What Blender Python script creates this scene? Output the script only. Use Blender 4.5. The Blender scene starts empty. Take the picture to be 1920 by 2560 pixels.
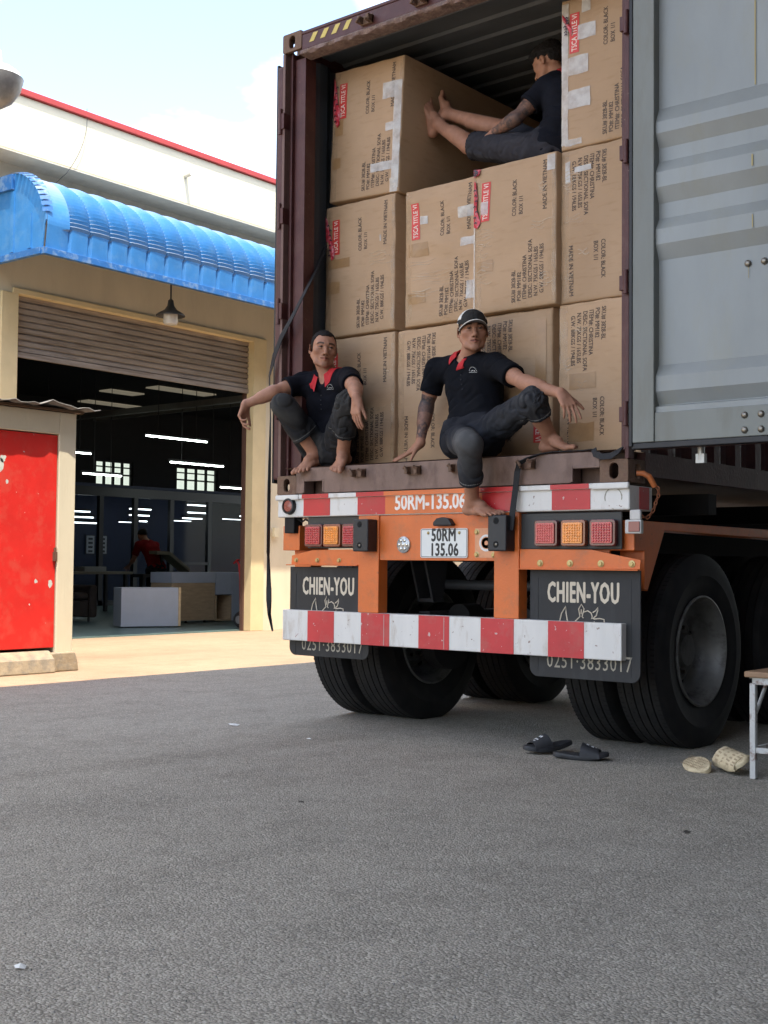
import bpy, bmesh, math, random
import numpy as np
from mathutils import Vector, Matrix, noise
from mathutils.bvhtree import BVHTree
R = math.radians
PI = math.pi
rng = random.Random(7)
# ------------------------------------------------------------------ camera
sc = bpy.context.scene
COL = sc.collection
cam_d = bpy.data.cameras.new('camera')
cam = bpy.data.objects.new('camera', cam_d)
COL.objects.link(cam)
cam_d.sensor_fit = 'VERTICAL'
cam_d.sensor_height = 24.0
cam_d.lens = 24.0 * 3144.49 / 2560.0
cam_d.clip_start = 0.05
cam_d.clip_end = 2000
_y, _p, _r = R(-39.74523535), R(2.36672981), R(0.53911083)
_f = Vector((math.sin(_y) * math.cos(_p), math.cos(_y) * math.cos(_p), math.sin(_p)))
_rt = Vector((math.cos(_y), -math.sin(_y), 0))
_up = _rt.cross(_f)
_rx = _rt * math.cos(_r) + _up * math.sin(_r)
_ux = -_rt * math.sin(_r) + _up * math.cos(_r)
M = Matrix((_rx, _ux, -_f)).transposed().to_4x4()
M.translation = Vector((5.49031731, -5.56309071, 0.98136227))
cam.matrix_world = M
sc.camera = cam
# ------------------------------------------------------------------ world, sun, exposure
SUN_DIR = Vector((1.0, -0.55, 2.9)).normalized()          # towards the sun
sun_el = math.asin(SUN_DIR.z)
sun_az = math.atan2(SUN_DIR.x, SUN_DIR.y)
wd = bpy.data.worlds.new('World')
sc.world = wd
wd.use_nodes = True
nt = wd.node_tree
nt.nodes.clear()
n_out = nt.nodes.new('ShaderNodeOutputWorld')
n_bg = nt.nodes.new('ShaderNodeBackground')
n_sky = nt.nodes.new('ShaderNodeTexSky')
n_sky.sky_type = 'NISHITA'
n_sky.sun_disc = False
n_sky.sun_elevation = sun_el
n_sky.sun_rotation = sun_az
n_sky.air_density = 1.0
n_sky.dust_density = 1.2
n_sky.ozone_density = 1.0
n_bg.inputs[1].default_value = 0.15
tc = nt.nodes.new('ShaderNodeTexCoord')
mp = nt.nodes.new('ShaderNodeMapping')
mp.inputs['Scale'].default_value = (1, 1, 2.2)
mp.inputs['Location'].default_value = (2.25, 0, 0)
nz = nt.nodes.new('ShaderNodeTexNoise')
nz.inputs['Scale'].default_value = 3.1
nz.inputs['Detail'].default_value = 7
nz.inputs['Roughness'].default_value = 0.52
cr = nt.nodes.new('ShaderNodeValToRGB')
cr.color_ramp.elements[0].position = 0.455
cr.color_ramp.elements[1].position = 0.76
mx = nt.nodes.new('ShaderNodeMix')
mx.data_type = 'RGBA'
mx.inputs['B'].default_value = (9.8, 9.1, 8.3, 1)
nt.links.new(tc.outputs['Generated'], mp.inputs['Vector'])
nt.links.new(mp.outputs[0], nz.inputs['Vector'])
nt.links.new(nz.outputs['Fac'], cr.inputs[0])
nt.links.new(cr.outputs[0], mx.inputs['Factor'])
nt.links.new(n_sky.outputs[0], mx.inputs['A'])
nt.links.new(mx.outputs['Result'], n_bg.inputs[0])
nt.links.new(n_bg.outputs[0], n_out.inputs[0])
sun_d = bpy.data.lights.new('sun', 'SUN')
sun_d.energy = 2.1
sun_d.angle = R(0.6)
sun_d.color = (1.0, 0.93, 0.80)
sun = bpy.data.objects.new('sun', sun_d)
COL.objects.link(sun)
sun.rotation_euler = SUN_DIR.to_track_quat('Z', 'Y').to_euler()
vs = sc.view_settings
vs.view_transform = 'Standard'
vs.look = 'None'
vs.exposure = 1.97
vs.gamma = 1.0
vs.use_curve_mapping = False

# ------------------------------------------------------------------ materials
MATS = {}
def mat(name, col, rough=0.6, metal=0.0, var=0.12, vscale=6.0, bump=0.0, bscale=60.0, col2=None, c2amt=0.0,
        c2scale=8.0, spec=0.5, emit=None, estr=0.0, trans=0.0, stretch=None, c2lo=0.5, c2hi=0.62, alpha=1.0, coat=0.0, chip=None, chipcut=0.66, chipscale=38):
    """procedural surface: base colour broken by two noises, optional second colour in patches, optional bump"""
    if name in MATS:
        return MATS[name]
    m = bpy.data.materials.new(name)
    m.use_nodes = True
    t = m.node_tree
    N, Lk = t.nodes, t.links
    b = N['Principled BSDF']
    tcn = N.new('ShaderNodeTexCoord')
    mpn = N.new('ShaderNodeMapping')
    if stretch:
        mpn.inputs['Scale'].default_value = stretch
    Lk.new(tcn.outputs['Object'], mpn.inputs[0])
    n1 = N.new('ShaderNodeTexNoise')
    n1.inputs['Scale'].default_value = vscale
    n1.inputs['Detail'].default_value = 6
    n1.inputs['Roughness'].default_value = 0.6
    Lk.new(mpn.outputs[0], n1.inputs['Vector'])
    mr = N.new('ShaderNodeMapRange')
    mr.inputs['From Min'].default_value = 0.25
    mr.inputs['From Max'].default_value = 0.75
    mr.inputs['To Min'].default_value = 1 - var
    mr.inputs['To Max'].default_value = 1 + var
    Lk.new(n1.outputs['Fac'], mr.inputs['Value'])
    vm = N.new('ShaderNodeVectorMath')
    vm.operation = 'SCALE'
    vm.inputs[0].default_value = col
    Lk.new(mr.outputs[0], vm.inputs['Scale'])
    last = vm.outputs[0]
    if col2 is not None:
        n2 = N.new('ShaderNodeTexNoise')
        n2.inputs['Scale'].default_value = c2scale
        n2.inputs['Detail'].default_value = 8
        n2.inputs['Roughness'].default_value = 0.68
        Lk.new(mpn.outputs[0], n2.inputs['Vector'])
        m2 = N.new('ShaderNodeMapRange')
        m2.inputs['From Min'].default_value = c2lo
        m2.inputs['From Max'].default_value = c2hi
        m2.inputs['To Max'].default_value = c2amt
        Lk.new(n2.outputs['Fac'], m2.inputs['Value'])
        mxn = N.new('ShaderNodeMix')
        mxn.data_type = 'RGBA'
        mxn.inputs['B'].default_value = (*col2, 1)
        Lk.new(m2.outputs[0], mxn.inputs['Factor'])
        Lk.new(last, mxn.inputs['A'])
        last = mxn.outputs['Result']
    if chip is not None:
        n4 = N.new('ShaderNodeTexNoise'); n4.inputs['Scale'].default_value = chipscale; n4.inputs['Detail'].default_value = 4; n4.inputs['Roughness'].default_value = 0.55
        Lk.new(tcn.outputs['Object'], n4.inputs['Vector'])
        m4 = N.new('ShaderNodeMapRange'); m4.inputs['From Min'].default_value = chipcut; m4.inputs['From Max'].default_value = chipcut + 0.025; m4.inputs['To Max'].default_value = 0.85
        Lk.new(n4.outputs['Fac'], m4.inputs['Value'])
        k4 = N.new('ShaderNodeMix'); k4.data_type = 'RGBA'; k4.inputs['B'].default_value = (*chip, 1); Lk.new(m4.outputs[0], k4.inputs['Factor']); Lk.new(last, k4.inputs['A']); last = k4.outputs['Result']
    Lk.new(last, b.inputs['Base Color'])
    b.inputs['Roughness'].default_value = rough
    b.inputs['Metallic'].default_value = metal
    b.inputs['Specular IOR Level'].default_value = spec
    b.inputs['Transmission Weight'].default_value = trans
    b.inputs['Coat Weight'].default_value = coat
    if alpha < 1:
        b.inputs['Alpha'].default_value = alpha
    if emit:
        b.inputs['Emission Color'].default_value = (*emit, 1)
        b.inputs['Emission Strength'].default_value = estr
    if bump:
        n3 = N.new('ShaderNodeTexNoise')
        n3.inputs['Scale'].default_value = bscale
        n3.inputs['Detail'].default_value = 5
        Lk.new(mpn.outputs[0], n3.inputs['Vector'])
        bp = N.new('ShaderNodeBump')
        bp.inputs['Strength'].default_value = bump
        bp.inputs['Distance'].default_value = 0.01
        Lk.new(n3.outputs['Fac'], bp.inputs['Height'])
        Lk.new(bp.outputs[0], b.inputs['Normal'])
    MATS[name] = m
    return m

# ------------------------------------------------------------------ object helpers
def tag(o, label=None, cat=None, group=None, kind=None):
    if label: o['label'] = label
    if cat: o['category'] = cat
    if group: o['group'] = group
    if kind: o['kind'] = kind
    return o
def thing(name, loc, label, cat, group=None, rz=0):
    o = bpy.data.objects.new(name, None)
    COL.objects.link(o)
    o.location = loc
    o.rotation_euler = (0, 0, rz)
    o.empty_display_size = 0.2
    return tag(o, label, cat, group)
def wloc(o):
    v = Vector((0, 0, 0))
    while o is not None:
        v = v + Vector(o.location)
        o = o.parent
    return v
def copy_tree(o, parent=None):
    c = o.copy()
    COL.objects.link(c)
    c.parent = parent
    for ch in list(o.children):
        copy_tree(ch, c)
    return c

class MB:
    """collects shapes in world coordinates and links them as one mesh object"""
    def __init__(s):
        s.v, s.f, s.s, s.mi = [], [], [], []
        s.cur = 0
        s.marks = []
    def mark(s):
        """what follows is a piece of its own: build() makes it an object of its own"""
        s.marks.append((len(s.v), len(s.f))); return s
    def add(s, vs_, fs, smooth=False):
        k = len(s.v)
        s.v += [tuple(p) for p in vs_]
        s.f += [tuple(i + k for i in f) for f in fs]
        s.s += [smooth] * len(fs)
        s.mi += [s.cur] * len(fs)
        return s
    def box(s, x0, x1, y0, y1, z0, z1, mtx=None):
        p = [(x0, y0, z0), (x1, y0, z0), (x1, y1, z0), (x0, y1, z0), (x0, y0, z1), (x1, y0, z1), (x1, y1, z1), (x0, y1, z1)]
        if mtx is not None: p = [tuple(mtx @ Vector(q)) for q in p]
        return s.add(p, [(0, 3, 2, 1), (4, 5, 6, 7), (0, 1, 5, 4), (1, 2, 6, 5), (2, 3, 7, 6), (3, 0, 4, 7)])
    def prism(s, poly, axis, a, b, mtx=None):
        """poly in the two other axes (cyclic order), extruded along axis from a to b"""
        n = len(poly)
        def mk(p, t):
            if axis == 'x': return (t, p[0], p[1])
            if axis == 'y': return (p[0], t, p[1])
            return (p[0], p[1], t)
        v = [mk(p, a) for p in poly] + [mk(p, b) for p in poly]
        if mtx is not None: v = [tuple(mtx @ Vector(q)) for q in v]
        fs = [tuple(range(n))[::-1], tuple(range(n, 2 * n))]
        fs += [(i, (i + 1) % n, n + (i + 1) % n, n + i) for i in range(n)]
        return s.add(v, fs)
    def sheet(s, prof, axis, a, b, thick=0.002, off=(0, 0, 0), seg=1):
        """open profile polyline swept along axis: a folded metal sheet with a front and a back"""
        n = len(prof)
        def mk(p, t):
            if axis == 'x': return Vector((t, p[0], p[1]))
            if axis == 'y': return Vector((p[0], t, p[1]))
            return Vector((p[0], p[1], t))
        ts = [a + (b - a) * i / seg for i in range(seg + 1)]
        v = [mk(p, t) for t in ts for p in prof]
        fs = [(j * n + i, j * n + i + 1, (j + 1) * n + i + 1, (j + 1) * n + i) for j in range(seg) for i in range(n - 1)]
        return s.add(v, fs)
    def tube(s, pts, r, seg=10, smooth=True, cap=True, closed=False):
        pts = [Vector(p) for p in pts]
        n = len(pts)
        rs = r if isinstance(r, (list, tuple)) else [r] * n
        v, fs = [], []
        up = None
        for i, p in enumerate(pts):
            if closed: d = pts[(i + 1) % n] - pts[i - 1]
            else: d = pts[min(i + 1, n - 1)] - pts[max(i - 1, 0)]
            d.normalize()
            if up is None:
                up = Vector((0, 0, 1)) if abs(d.z) < 0.9 else Vector((1, 0, 0))
            a = d.cross(up).normalized()
            up = a.cross(d).normalized()
            for k in range(seg):
                t = 2 * PI * k / seg
                v.append(p + a * math.cos(t) * rs[i] + up * math.sin(t) * rs[i])
        m = n if closed else n - 1
        for i in range(m):
            for k in range(seg):
                a0, a1 = i * seg + k, i * seg + (k + 1) % seg
                b0, b1 = ((i + 1) % n) * seg + k, ((i + 1) % n) * seg + (k + 1) % seg
                fs.append((a0, a1, b1, b0))
        s.add(v, fs, smooth)
        if cap and not closed:
            s.add([v[k] for k in range(seg)], [tuple(range(seg))[::-1]])
            s.add([v[(n - 1) * seg + k] for k in range(seg)], [tuple(range(seg))])
        return s
    def cyl(s, a, b, r, seg=16, r2=None):
        return s.tube([a, b], [r, r if r2 is None else r2], seg)
    def lathe(s, prof, axis='x', c=(0, 0, 0), seg=48, smooth=True, ang0=0, ang1=2 * PI):
        """prof: (radius, position along axis)"""
        v, fs = [], []
        n = len(prof)
        full = abs(ang1 - ang0 - 2 * PI) < 1e-6
        K = seg if full else seg + 1
        for k in range(K):
            t = ang0 + (ang1 - ang0) * k / seg
            for r_, h in prof:
                u, w = r_ * math.cos(t), r_ * math.sin(t)
                p = {'x': (h, u, w), 'y': (u, h, w), 'z': (u, w, h)}[axis]
                v.append((p[0] + c[0], p[1] + c[1], p[2] + c[2]))
        for k in range(seg):
            for i in range(n - 1):
                a0, b0 = k * n, ((k + 1) % K) * n
                fs.append((a0 + i, a0 + i + 1, b0 + i + 1, b0 + i))
        return s.add(v, fs, smooth)
    def strip(s, pts, wdir, w, t=0.002):
        """flat band along pts, width w in direction wdir, thickness t"""
        pts = [Vector(p) for p in pts]
        wd_ = wdir if isinstance(wdir, list) else [wdir] * len(pts)
        v, fs = [], []
        n = len(pts)
        for i, p in enumerate(pts):
            d = (pts[min(i + 1, n - 1)] - pts[max(i - 1, 0)]).normalized()
            a = Vector(wd_[i]); a = (a - d * a.dot(d)).normalized()
            nn = d.cross(a).normalized() * t * 0.5
            a = a * w * 0.5
            v += [p - a - nn, p + a - nn, p + a + nn, p - a + nn]
        for i in range(n - 1):
            for k in range(4):
                fs.append((4 * i + k, 4 * i + (k + 1) % 4, 4 * i + 4 + (k + 1) % 4, 4 * i + 4 + k))
        fs += [(3, 2, 1, 0), tuple(range(4 * n - 4, 4 * n))]
        return s.add(v, fs)
    def sphere(s, c, r, seg=16, rings=10, sc_=(1, 1, 1)):
        prof = [(max(1e-5, math.sin(PI * i / rings)), -math.cos(PI * i / rings)) for i in range(rings + 1)]
        t = MB().lathe(prof, 'z', (0, 0, 0), seg)
        return s.add([(c[0] + p[0] * r * sc_[0], c[1] + p[1] * r * sc_[1], c[2] + p[2] * r * sc_[2]) for p in t.v], t.f, True)
    def build(s, name, m, parent=None, bevel=0.0, segs=2, label=None, smooth_angle=None, recalc=True, merge=False):
        if s.marks:
            mk = s.marks + [(len(s.v), len(s.f))]; out = None
            for (v0, f0), (v1, f1) in zip(mk, mk[1:]):
                if f1 == f0: continue
                q = MB(); q.v = s.v[v0:v1]; q.f = [tuple(i - v0 for i in f) for f in s.f[f0:f1]]; q.s = s.s[f0:f1]; q.mi = s.mi[f0:f1]
                ob = q.build(name, m, parent, bevel, segs, label, smooth_angle, recalc, merge)
                out = out or ob
            return out
        me = bpy.data.meshes.new(name)
        o = bpy.data.objects.new(name, me)
        COL.objects.link(o)
        if parent is not None: o.parent = parent
        base = wloc(parent) if parent is not None else Vector((0, 0, 0))
        bx, by, bz = base
        me.from_pydata([(p[0] - bx, p[1] - by, p[2] - bz) for p in s.v], [], s.f)
        if recalc or merge:
            bm = bmesh.new(); bm.from_mesh(me)
            if merge: bmesh.ops.remove_doubles(bm, verts=bm.verts, dist=1e-5)
            if recalc: bmesh.ops.recalc_face_normals(bm, faces=bm.faces)
            bm.to_mesh(me); bm.free()
        if len(me.polygons) == len(s.s):
            me.polygons.foreach_set('use_smooth', s.s)
            if isinstance(m, (list, tuple)): me.polygons.foreach_set('material_index', s.mi)
        elif any(s.s): me.polygons.foreach_set('use_smooth', [True] * len(me.polygons))
        if any(s.s) and smooth_angle is None: smooth_angle = R(40)
        for mm in (m if isinstance(m, (list, tuple)) else [m]): me.materials.append(mm)
        if smooth_angle: me.set_sharp_from_angle(angle=smooth_angle)
        if bevel:
            md = o.modifiers.new('bevel', 'BEVEL')
            md.width = bevel; md.segments = segs; md.limit_method = 'ANGLE'; md.angle_limit = R(40)
            md.harden_normals = False
        if label: o['label'] = label
        me.update()
        return o
def rc(w, h, r, n=5, cx=0, cy=0):
    """rounded rectangle outline"""
    out = []
    for (sx, sy, a0) in ((1, 1, 0), (-1, 1, 90), (-1, -1, 180), (1, -1, 270)):
        for i in range(n + 1):
            a = R(a0 + 90 * i / n)
            out.append((cx + sx * (w / 2 - r) + r * math.cos(a), cy + sy * (h / 2 - r) + r * math.sin(a)))
    return out
# ------------------------------------------------------------------ lettering (flat meshes)
_TC = {}
def text_geo(txt, size=1.0, xs=1.0, bold=0.0, align='LEFT', spacing=1.0, res=2):
    key = (txt, xs, bold, align, spacing, res)
    if key not in _TC:
        cu = bpy.data.curves.new('tmp', 'FONT')
        cu.body = txt; cu.size = 1.0; cu.align_x = align; cu.offset = bold; cu.space_character = spacing
        cu.resolution_u = res; cu.fill_mode = 'FRONT'
        ob = bpy.data.objects.new('tmp', cu)
        me = bpy.data.meshes.new_from_object(ob)
        v = [(p.co.x * xs, p.co.y) for p in me.vertices]
        f = [tuple(p.vertices) for p in me.polygons]
        bpy.data.objects.remove(ob); bpy.data.meshes.remove(me); bpy.data.curves.remove(cu)
        _TC[key] = (v, f)
    v, f = _TC[key]
    return [(x * size, y * size) for x, y in v], f
def text_to(mb, txt, size, place, fat=0.0, light=False, **k):
    """place: function (x, y) -> world point; fat thickens the strokes with shifted copies, each a hair behind the last"""
    v, f = text_geo(txt, size, **k)
    sh = [(0, 0)] + ([(fat, 0), (-fat, 0), (0, fat), (0, -fat), (fat * .7, fat * .7), (-fat * .7, -fat * .7), (fat * .7, -fat * .7), (-fat * .7, fat * .7)] if fat else [])
    if light: sh = [(-fat, 0), (fat, 0), (0, fat)]
    for i, (dx, dy) in enumerate(sh):
        b_ = Vector((0, 0.00006 * i, 0))
        mb.add([Vector(place(x + dx, y + dy)) + b_ for x, y in v], f)
# ================================================================== setting: ground, road, sky side
def ground_mat(name, base, light, dark, agg, crack=None, rough=0.9, bumpd=0.008, big=0.35, aggs=0.5, speck=0.35):
    m = bpy.data.materials.new(name); m.use_nodes = True
    t = m.node_tree; N, Lk = t.nodes, t.links; b = N['Principled BSDF']
    b.inputs['Roughness'].default_value = rough
    b.inputs['Specular IOR Level'].default_value = 0.35
    tcn = N.new('ShaderNodeTexCoord')
    def noise_(s, d=5, r=0.6):
        n = N.new('ShaderNodeTexNoise'); n.inputs['Scale'].default_value = s; n.inputs['Detail'].default_value = d
        n.inputs['Roughness'].default_value = r; Lk.new(tcn.outputs['Object'], n.inputs['Vector']); return n
    def ramp(src, a, c):
        r = N.new('ShaderNodeMapRange'); r.inputs['From Min'].default_value = a; r.inputs['From Max'].default_value = c
        Lk.new(src, r.inputs['Value']); return r.outputs[0]
    def mixc(fac, A, B, amt=1.0):
        k = N.new('ShaderNodeMix'); k.data_type = 'RGBA'
        if amt != 1.0:
            mu = N.new('ShaderNodeMath'); mu.operation = 'MULTIPLY'; mu.inputs[1].default_value = amt; Lk.new(fac, mu.inputs[0]); fac = mu.outputs[0]
        Lk.new(fac, k.inputs['Factor'])
        for key, v in (('A', A), ('B', B)):
            if isinstance(v, tuple): k.inputs[key].default_value = (*v, 1)
            else: Lk.new(v, k.inputs[key])
        return k.outputs['Result']
    v1 = N.new('ShaderNodeTexVoronoi'); v1.inputs['Scale'].default_value = agg; Lk.new(tcn.outputs['Object'], v1.inputs['Vector'])
    v2 = N.new('ShaderNodeTexVoronoi'); v2.inputs['Scale'].default_value = agg * 0.43; Lk.new(tcn.outputs['Object'], v2.inputs['Vector'])
    c = mixc(ramp(noise_(0.7, 6).outputs['Fac'], 0.35, 0.65), base, light, big)
    c = mixc(ramp(noise_(5.0, 8, 0.7).outputs['Fac'], 0.45, 0.7), c, dark, 0.35)
    mpt = N.new('ShaderNodeMapping'); mpt.inputs['Scale'].default_value = (1.0, 0.12, 1); mpt.inputs['Rotation'].default_value = (0, 0, R(6)); Lk.new(tcn.outputs['Object'], mpt.inputs[0])
    nt_ = N.new('ShaderNodeTexNoise'); nt_.inputs['Scale'].default_value = 2.3; nt_.inputs['Detail'].default_value = 4; Lk.new(mpt.outputs[0], nt_.inputs['Vector'])
    c = mixc(ramp(nt_.outputs['Fac'], 0.50, 0.72), c, dark, 0.30)
    c = mixc(ramp(noise_(1.7, 3, 0.5).outputs['Fac'], 0.58, 0.66), c, dark, 0.22)
    c = mixc(ramp(v1.outputs['Distance'], 0.25, 0.75), c, dark, aggs)
    sep = N.new('ShaderNodeSeparateColor'); Lk.new(v1.outputs['Color'], sep.inputs[0])
    c = mixc(ramp(sep.outputs[0], 0.60, 1.0), c, light, speck * 1.5)
    c = mixc(ramp(sep.outputs[2], 0.70, 1.0), c, dark, speck * 1.3)
    sep2 = N.new('ShaderNodeSeparateColor'); Lk.new(v2.outputs['Color'], sep2.inputs[0])
    c = mixc(ramp(sep2.outputs[1], 0.95, 1.0), c, tuple(min(1, q * 1.5) for q in light), speck * 0.35)
    Lk.new(c, b.inputs['Base Color'])
    ad = N.new('ShaderNodeMath'); ad.operation = 'ADD'; Lk.new(v1.outputs['Distance'], ad.inputs[0])
    mu = N.new('ShaderNodeMath'); mu.operation = 'MULTIPLY'; mu.inputs[1].default_value = 0.7
    Lk.new(noise_(agg * 1.1, 6, 0.8).outputs['Fac'], mu.inputs[0]); Lk.new(mu.outputs[0], ad.inputs[1])
    bp = N.new('ShaderNodeBump'); bp.inputs['Strength'].default_value = 0.75; bp.inputs['Distance'].default_value = bumpd
    bp.invert = True
    Lk.new(ad.outputs[0], bp.inputs['Height']); Lk.new(bp.outputs[0], b.inputs['Normal'])
    return m
m_asph = ground_mat('asphalt', (0.330, 0.305, 0.252), (0.50, 0.465, 0.39), (0.105, 0.097, 0.080), 125, speck=0.42)
m_conc = ground_mat('concrete_apron', (0.34, 0.235, 0.150), (0.43, 0.31, 0.205), (0.21, 0.145, 0.09), 60, bumpd=0.004, aggs=0.10, speck=0.15, big=0.7)
m_soil = ground_mat('bare_soil', (0.36, 0.27, 0.18), (0.44, 0.34, 0.24), (0.22, 0.16, 0.11), 30, bumpd=0.02)
m_floor = mat('painted_floor', (0.10, 0.16, 0.15), 0.35, var=0.25, vscale=2.0, col2=(0.16, 0.2, 0.18), c2amt=0.5, c2scale=3)
m_cream = mat('cream_plaster', (0.66, 0.58, 0.42), 0.85, var=0.08, vscale=2.2, stretch=(1.2, 1.2, 0.35), bump=0.25, bscale=30, col2=(0.50, 0.42, 0.28), c2amt=0.35, c2scale=1.4, c2lo=0.52, c2hi=0.75)
m_creamlt = mat('cream_parapet', (0.74, 0.68, 0.50), 0.85, var=0.04, vscale=1.5, bump=0.15, bscale=30)
m_redcap = mat('red_coping_paint', (0.42, 0.045, 0.04), 0.6, var=0.12, vscale=3)
m_blue = mat('blue_sheet_metal', (0.030, 0.190, 0.46), 0.58, 0.0, var=0.13, vscale=5, col2=(0.11, 0.26, 0.45), c2amt=0.5, c2scale=6, c2lo=0.5, c2hi=0.7, bump=0.1, bscale=25)
def dusty_top(m, dust, lo=0.35, hi=0.95, amt=0.8):
    t = m.node_tree; N, Lk = t.nodes, t.links; b = N['Principled BSDF']
    src = b.inputs['Base Color'].links[0].from_socket
    g = N.new('ShaderNodeNewGeometry'); sp = N.new('ShaderNodeSeparateXYZ'); Lk.new(g.outputs['True Normal'], sp.inputs[0])
    ab = N.new('ShaderNodeMath'); ab.operation = 'ABSOLUTE'; Lk.new(sp.outputs[2], ab.inputs[0])
    r = N.new('ShaderNodeMapRange'); r.inputs['From Min'].default_value = lo; r.inputs['From Max'].default_value = hi; r.inputs['To Max'].default_value = amt; Lk.new(ab.outputs[0], r.inputs['Value'])
    k = N.new('ShaderNodeMix'); k.data_type = 'RGBA'; k.inputs['B'].default_value = (*dust, 1); Lk.new(r.outputs[0], k.inputs['Factor']); Lk.new(src, k.inputs['A']); Lk.new(k.outputs['Result'], b.inputs['Base Color'])
dusty_top(m_blue, (0.30, 0.31, 0.30))
m_bluetrim = mat('blue_trim_metal', (0.02, 0.12, 0.34), 0.4, var=0.1, vscale=6, col2=(0.25, 0.35, 0.45), c2amt=0.5, c2scale=9)
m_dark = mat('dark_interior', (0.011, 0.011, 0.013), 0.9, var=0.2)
m_steeldk = mat('dark_steel', (0.045, 0.045, 0.048), 0.55, 0.3, var=0.2)

def quad(name, pts, m, z, kind='structure', label=None):
    mb = MB(); mb.add([(x, y, z) for x, y in pts], [tuple(range(len(pts)))])
    o = mb.build(name, m, recalc=False); o['kind'] = kind
    return o
quad('ground', [(-300, -300), (300, -300), (300, 400), (-300, 400)], m_soil, -0.004)
edge = [(-3.02 + 0.06 * noise.noise(Vector((0, y * 0.9, 3))) + 0.035 * noise.noise(Vector((0, y * 6, 9))), y) for y in [(-7.0 + 0.15 * i) for i in range(293)]]
quad('road', [(13, -7.0)] + [(13, 36.8)] + edge[::-1], m_asph, 0.004)
quad('concrete_apron', [(x, y) for x, y in edge] + [(-7.62, 36.8), (-7.62, -7.0)], m_conc, 0.0)

# ================================================================== warehouse
WM = Matrix.Translation((-7.5, 3.1, 0)) @ Matrix.Rotation(R(1.5), 4, 'Z') @ Matrix.Translation((7.5, -3.1, 0))
def xf(mb, m=WM):
    mb.v = [tuple(m @ Vector(p)) for p in mb.v]; return mb
ware = thing('warehouse_building', (-7.5, 3.1, 0), 'cream warehouse with a red roof edge, blue awning and half raised shutter', 'building')
mb = MB()
mb.box(-7.62, -7.5, -9, 3.13, 0, 5.95).box(-7.62, -7.5, 7.17, 22, 0, 5.95).box(-7.62, -7.5, 3.13, 7.17, 4.19, 5.95)
xf(mb).build('wall', m_cream, ware)
mb = MB(); mb.box(-7.46, -7.02, -9, 22, 5.72, 6.39); mb.box(-7.6, -7.46, -9, 22, 5.95, 6.39)
xf(mb).build('parapet', m_creamlt, ware, bevel=0.01)
mb = MB(); mb.box(-7.65, -6.98, -9, 22, 6.392, 6.465)
xf(mb).build('coping', m_redcap, ware, bevel=0.006)
mb = MB(); mb.box(-7.5, -7.015, -9, 22, 5.70, 5.716); mb.box(-7.497, -7.44, -9, 22, 5.45, 5.70)
xf(mb).build('eave_gutter', mat('beige_eave', (0.62, 0.56, 0.44), 0.8), ware)
mb = MB(); mb.box(-7.63, -7.465, 7.165, 7.43, 0, 4.252).box(-7.63, -7.47, 3.06, 7.165, 4.185, 4.25).box(-7.63, -7.47, 2.9, 3.135, 0, 4.185)
xf(mb).build('door_surround', mat('cream_trim', (0.66, 0.54, 0.31), 0.8, var=0.08, vscale=4, bump=0.2), ware, bevel=0.006)
# cable hanging over the parapet, rain spout
mb = MB()
mb.tube([(-7.0 + 0.03 * math.sin(t * 3), 3.72 - 0.30 * t * t + 0.02 * t, 6.5 - 0.86 * t) for t in [i / 8 for i in range(9)]] + [(-7.42, 3.28, 5.3)], 0.0035, 6)
xf(mb).build('loose_cable', m_steeldk, ware)
mb = MB(); mb.tube([(-7.05, 5.36, 6.08), (-6.90, 5.36, 6.10)], 0.03, 10)
xf(mb).build('rain_spout', mat('spout_plastic', (0.62, 0.58, 0.48), 0.6), ware)
# roller shutter, half up
mb = MB(); prof = []
z = 3.5; k = 0
while z < 4.2:
    prof += [(-7.60, z), (-7.575, z + 0.012), (-7.575, z + 0.058), (-7.60, z + 0.07)]; z += 0.078
mb2 = MB()
mb2.sheet([(x, zz) for x, zz in prof], 'y', 3.13, 7.17)
mb2.box(-7.62, -7.565, 3.13, 7.17, 3.44, 3.5)
sh = xf(mb2).build('roller_shutter', mat('shutter_slats', (0.32, 0.275, 0.235), 0.5, 0.1, var=0.25, vscale=3, stretch=(1, 0.5, 6), col2=(0.12, 0.09, 0.07), c2amt=0.5, c2scale=2.5), ware, recalc=False)
mb = MB(); mb.mark().box(-7.66, -7.60, 3.10, 3.15, 0, 4.18).mark().box(-7.66, -7.60, 7.135, 7.168, 0, 4.18)
xf(mb).build('shutter_rail', mat('rail_brown', (0.10, 0.05, 0.035), 0.6), ware)
# ---- curved blue awning
def awn_pt(a, y, crimp=True, r0=0.0):
    """a: 0 bottom front .. 1 at the wall"""
    y0, per = 2.98, 0.292
    ph = ((y - y0) % per) / per
    bul = (0.050 * math.sqrt(max(0, 1 - (2 * ph - 1) ** 2)) if y >= y0 else 0.06)
    if a < 0.22:
        t = a / 0.22
        return (-6.34 + bul * 0.55 * t - 0.02 * (abs((ph * 3) % 1 - 0.5) > 0.35), y, 4.47 + 0.27 * t)
    if a < 0.86:
        t = (a - 0.22) / 0.64 * PI / 2
        n_ = 22
        cr_ = 0.026 * (((a - 0.22) / 0.64 * n_) % 1) if (crimp and y >= y0) else 0
        rr = 1 + 0.0
        return (-7.02 + (0.68 + bul * (0.55 + .45 * math.sin(t)) + cr_) * math.cos(t), y, 4.74 + (0.62 + bul * (0.55 + .45 * math.sin(t)) + cr_) * math.sin(t))
    t = (a - 0.86) / 0.14
    return (-7.02 - 0.46 * t, y, 5.36 + bul * (1 - t * 0.5))
aa = [i * 0.022 for i in range(11)]
for i in range(22):
    for q in (0.02, 0.76):
        aa.append(0.22 + 0.64 * (i + q) / 22)
aa = sorted(set([round(x, 5) for x in aa] + [0.86, 0.93, 1.0]))
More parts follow.
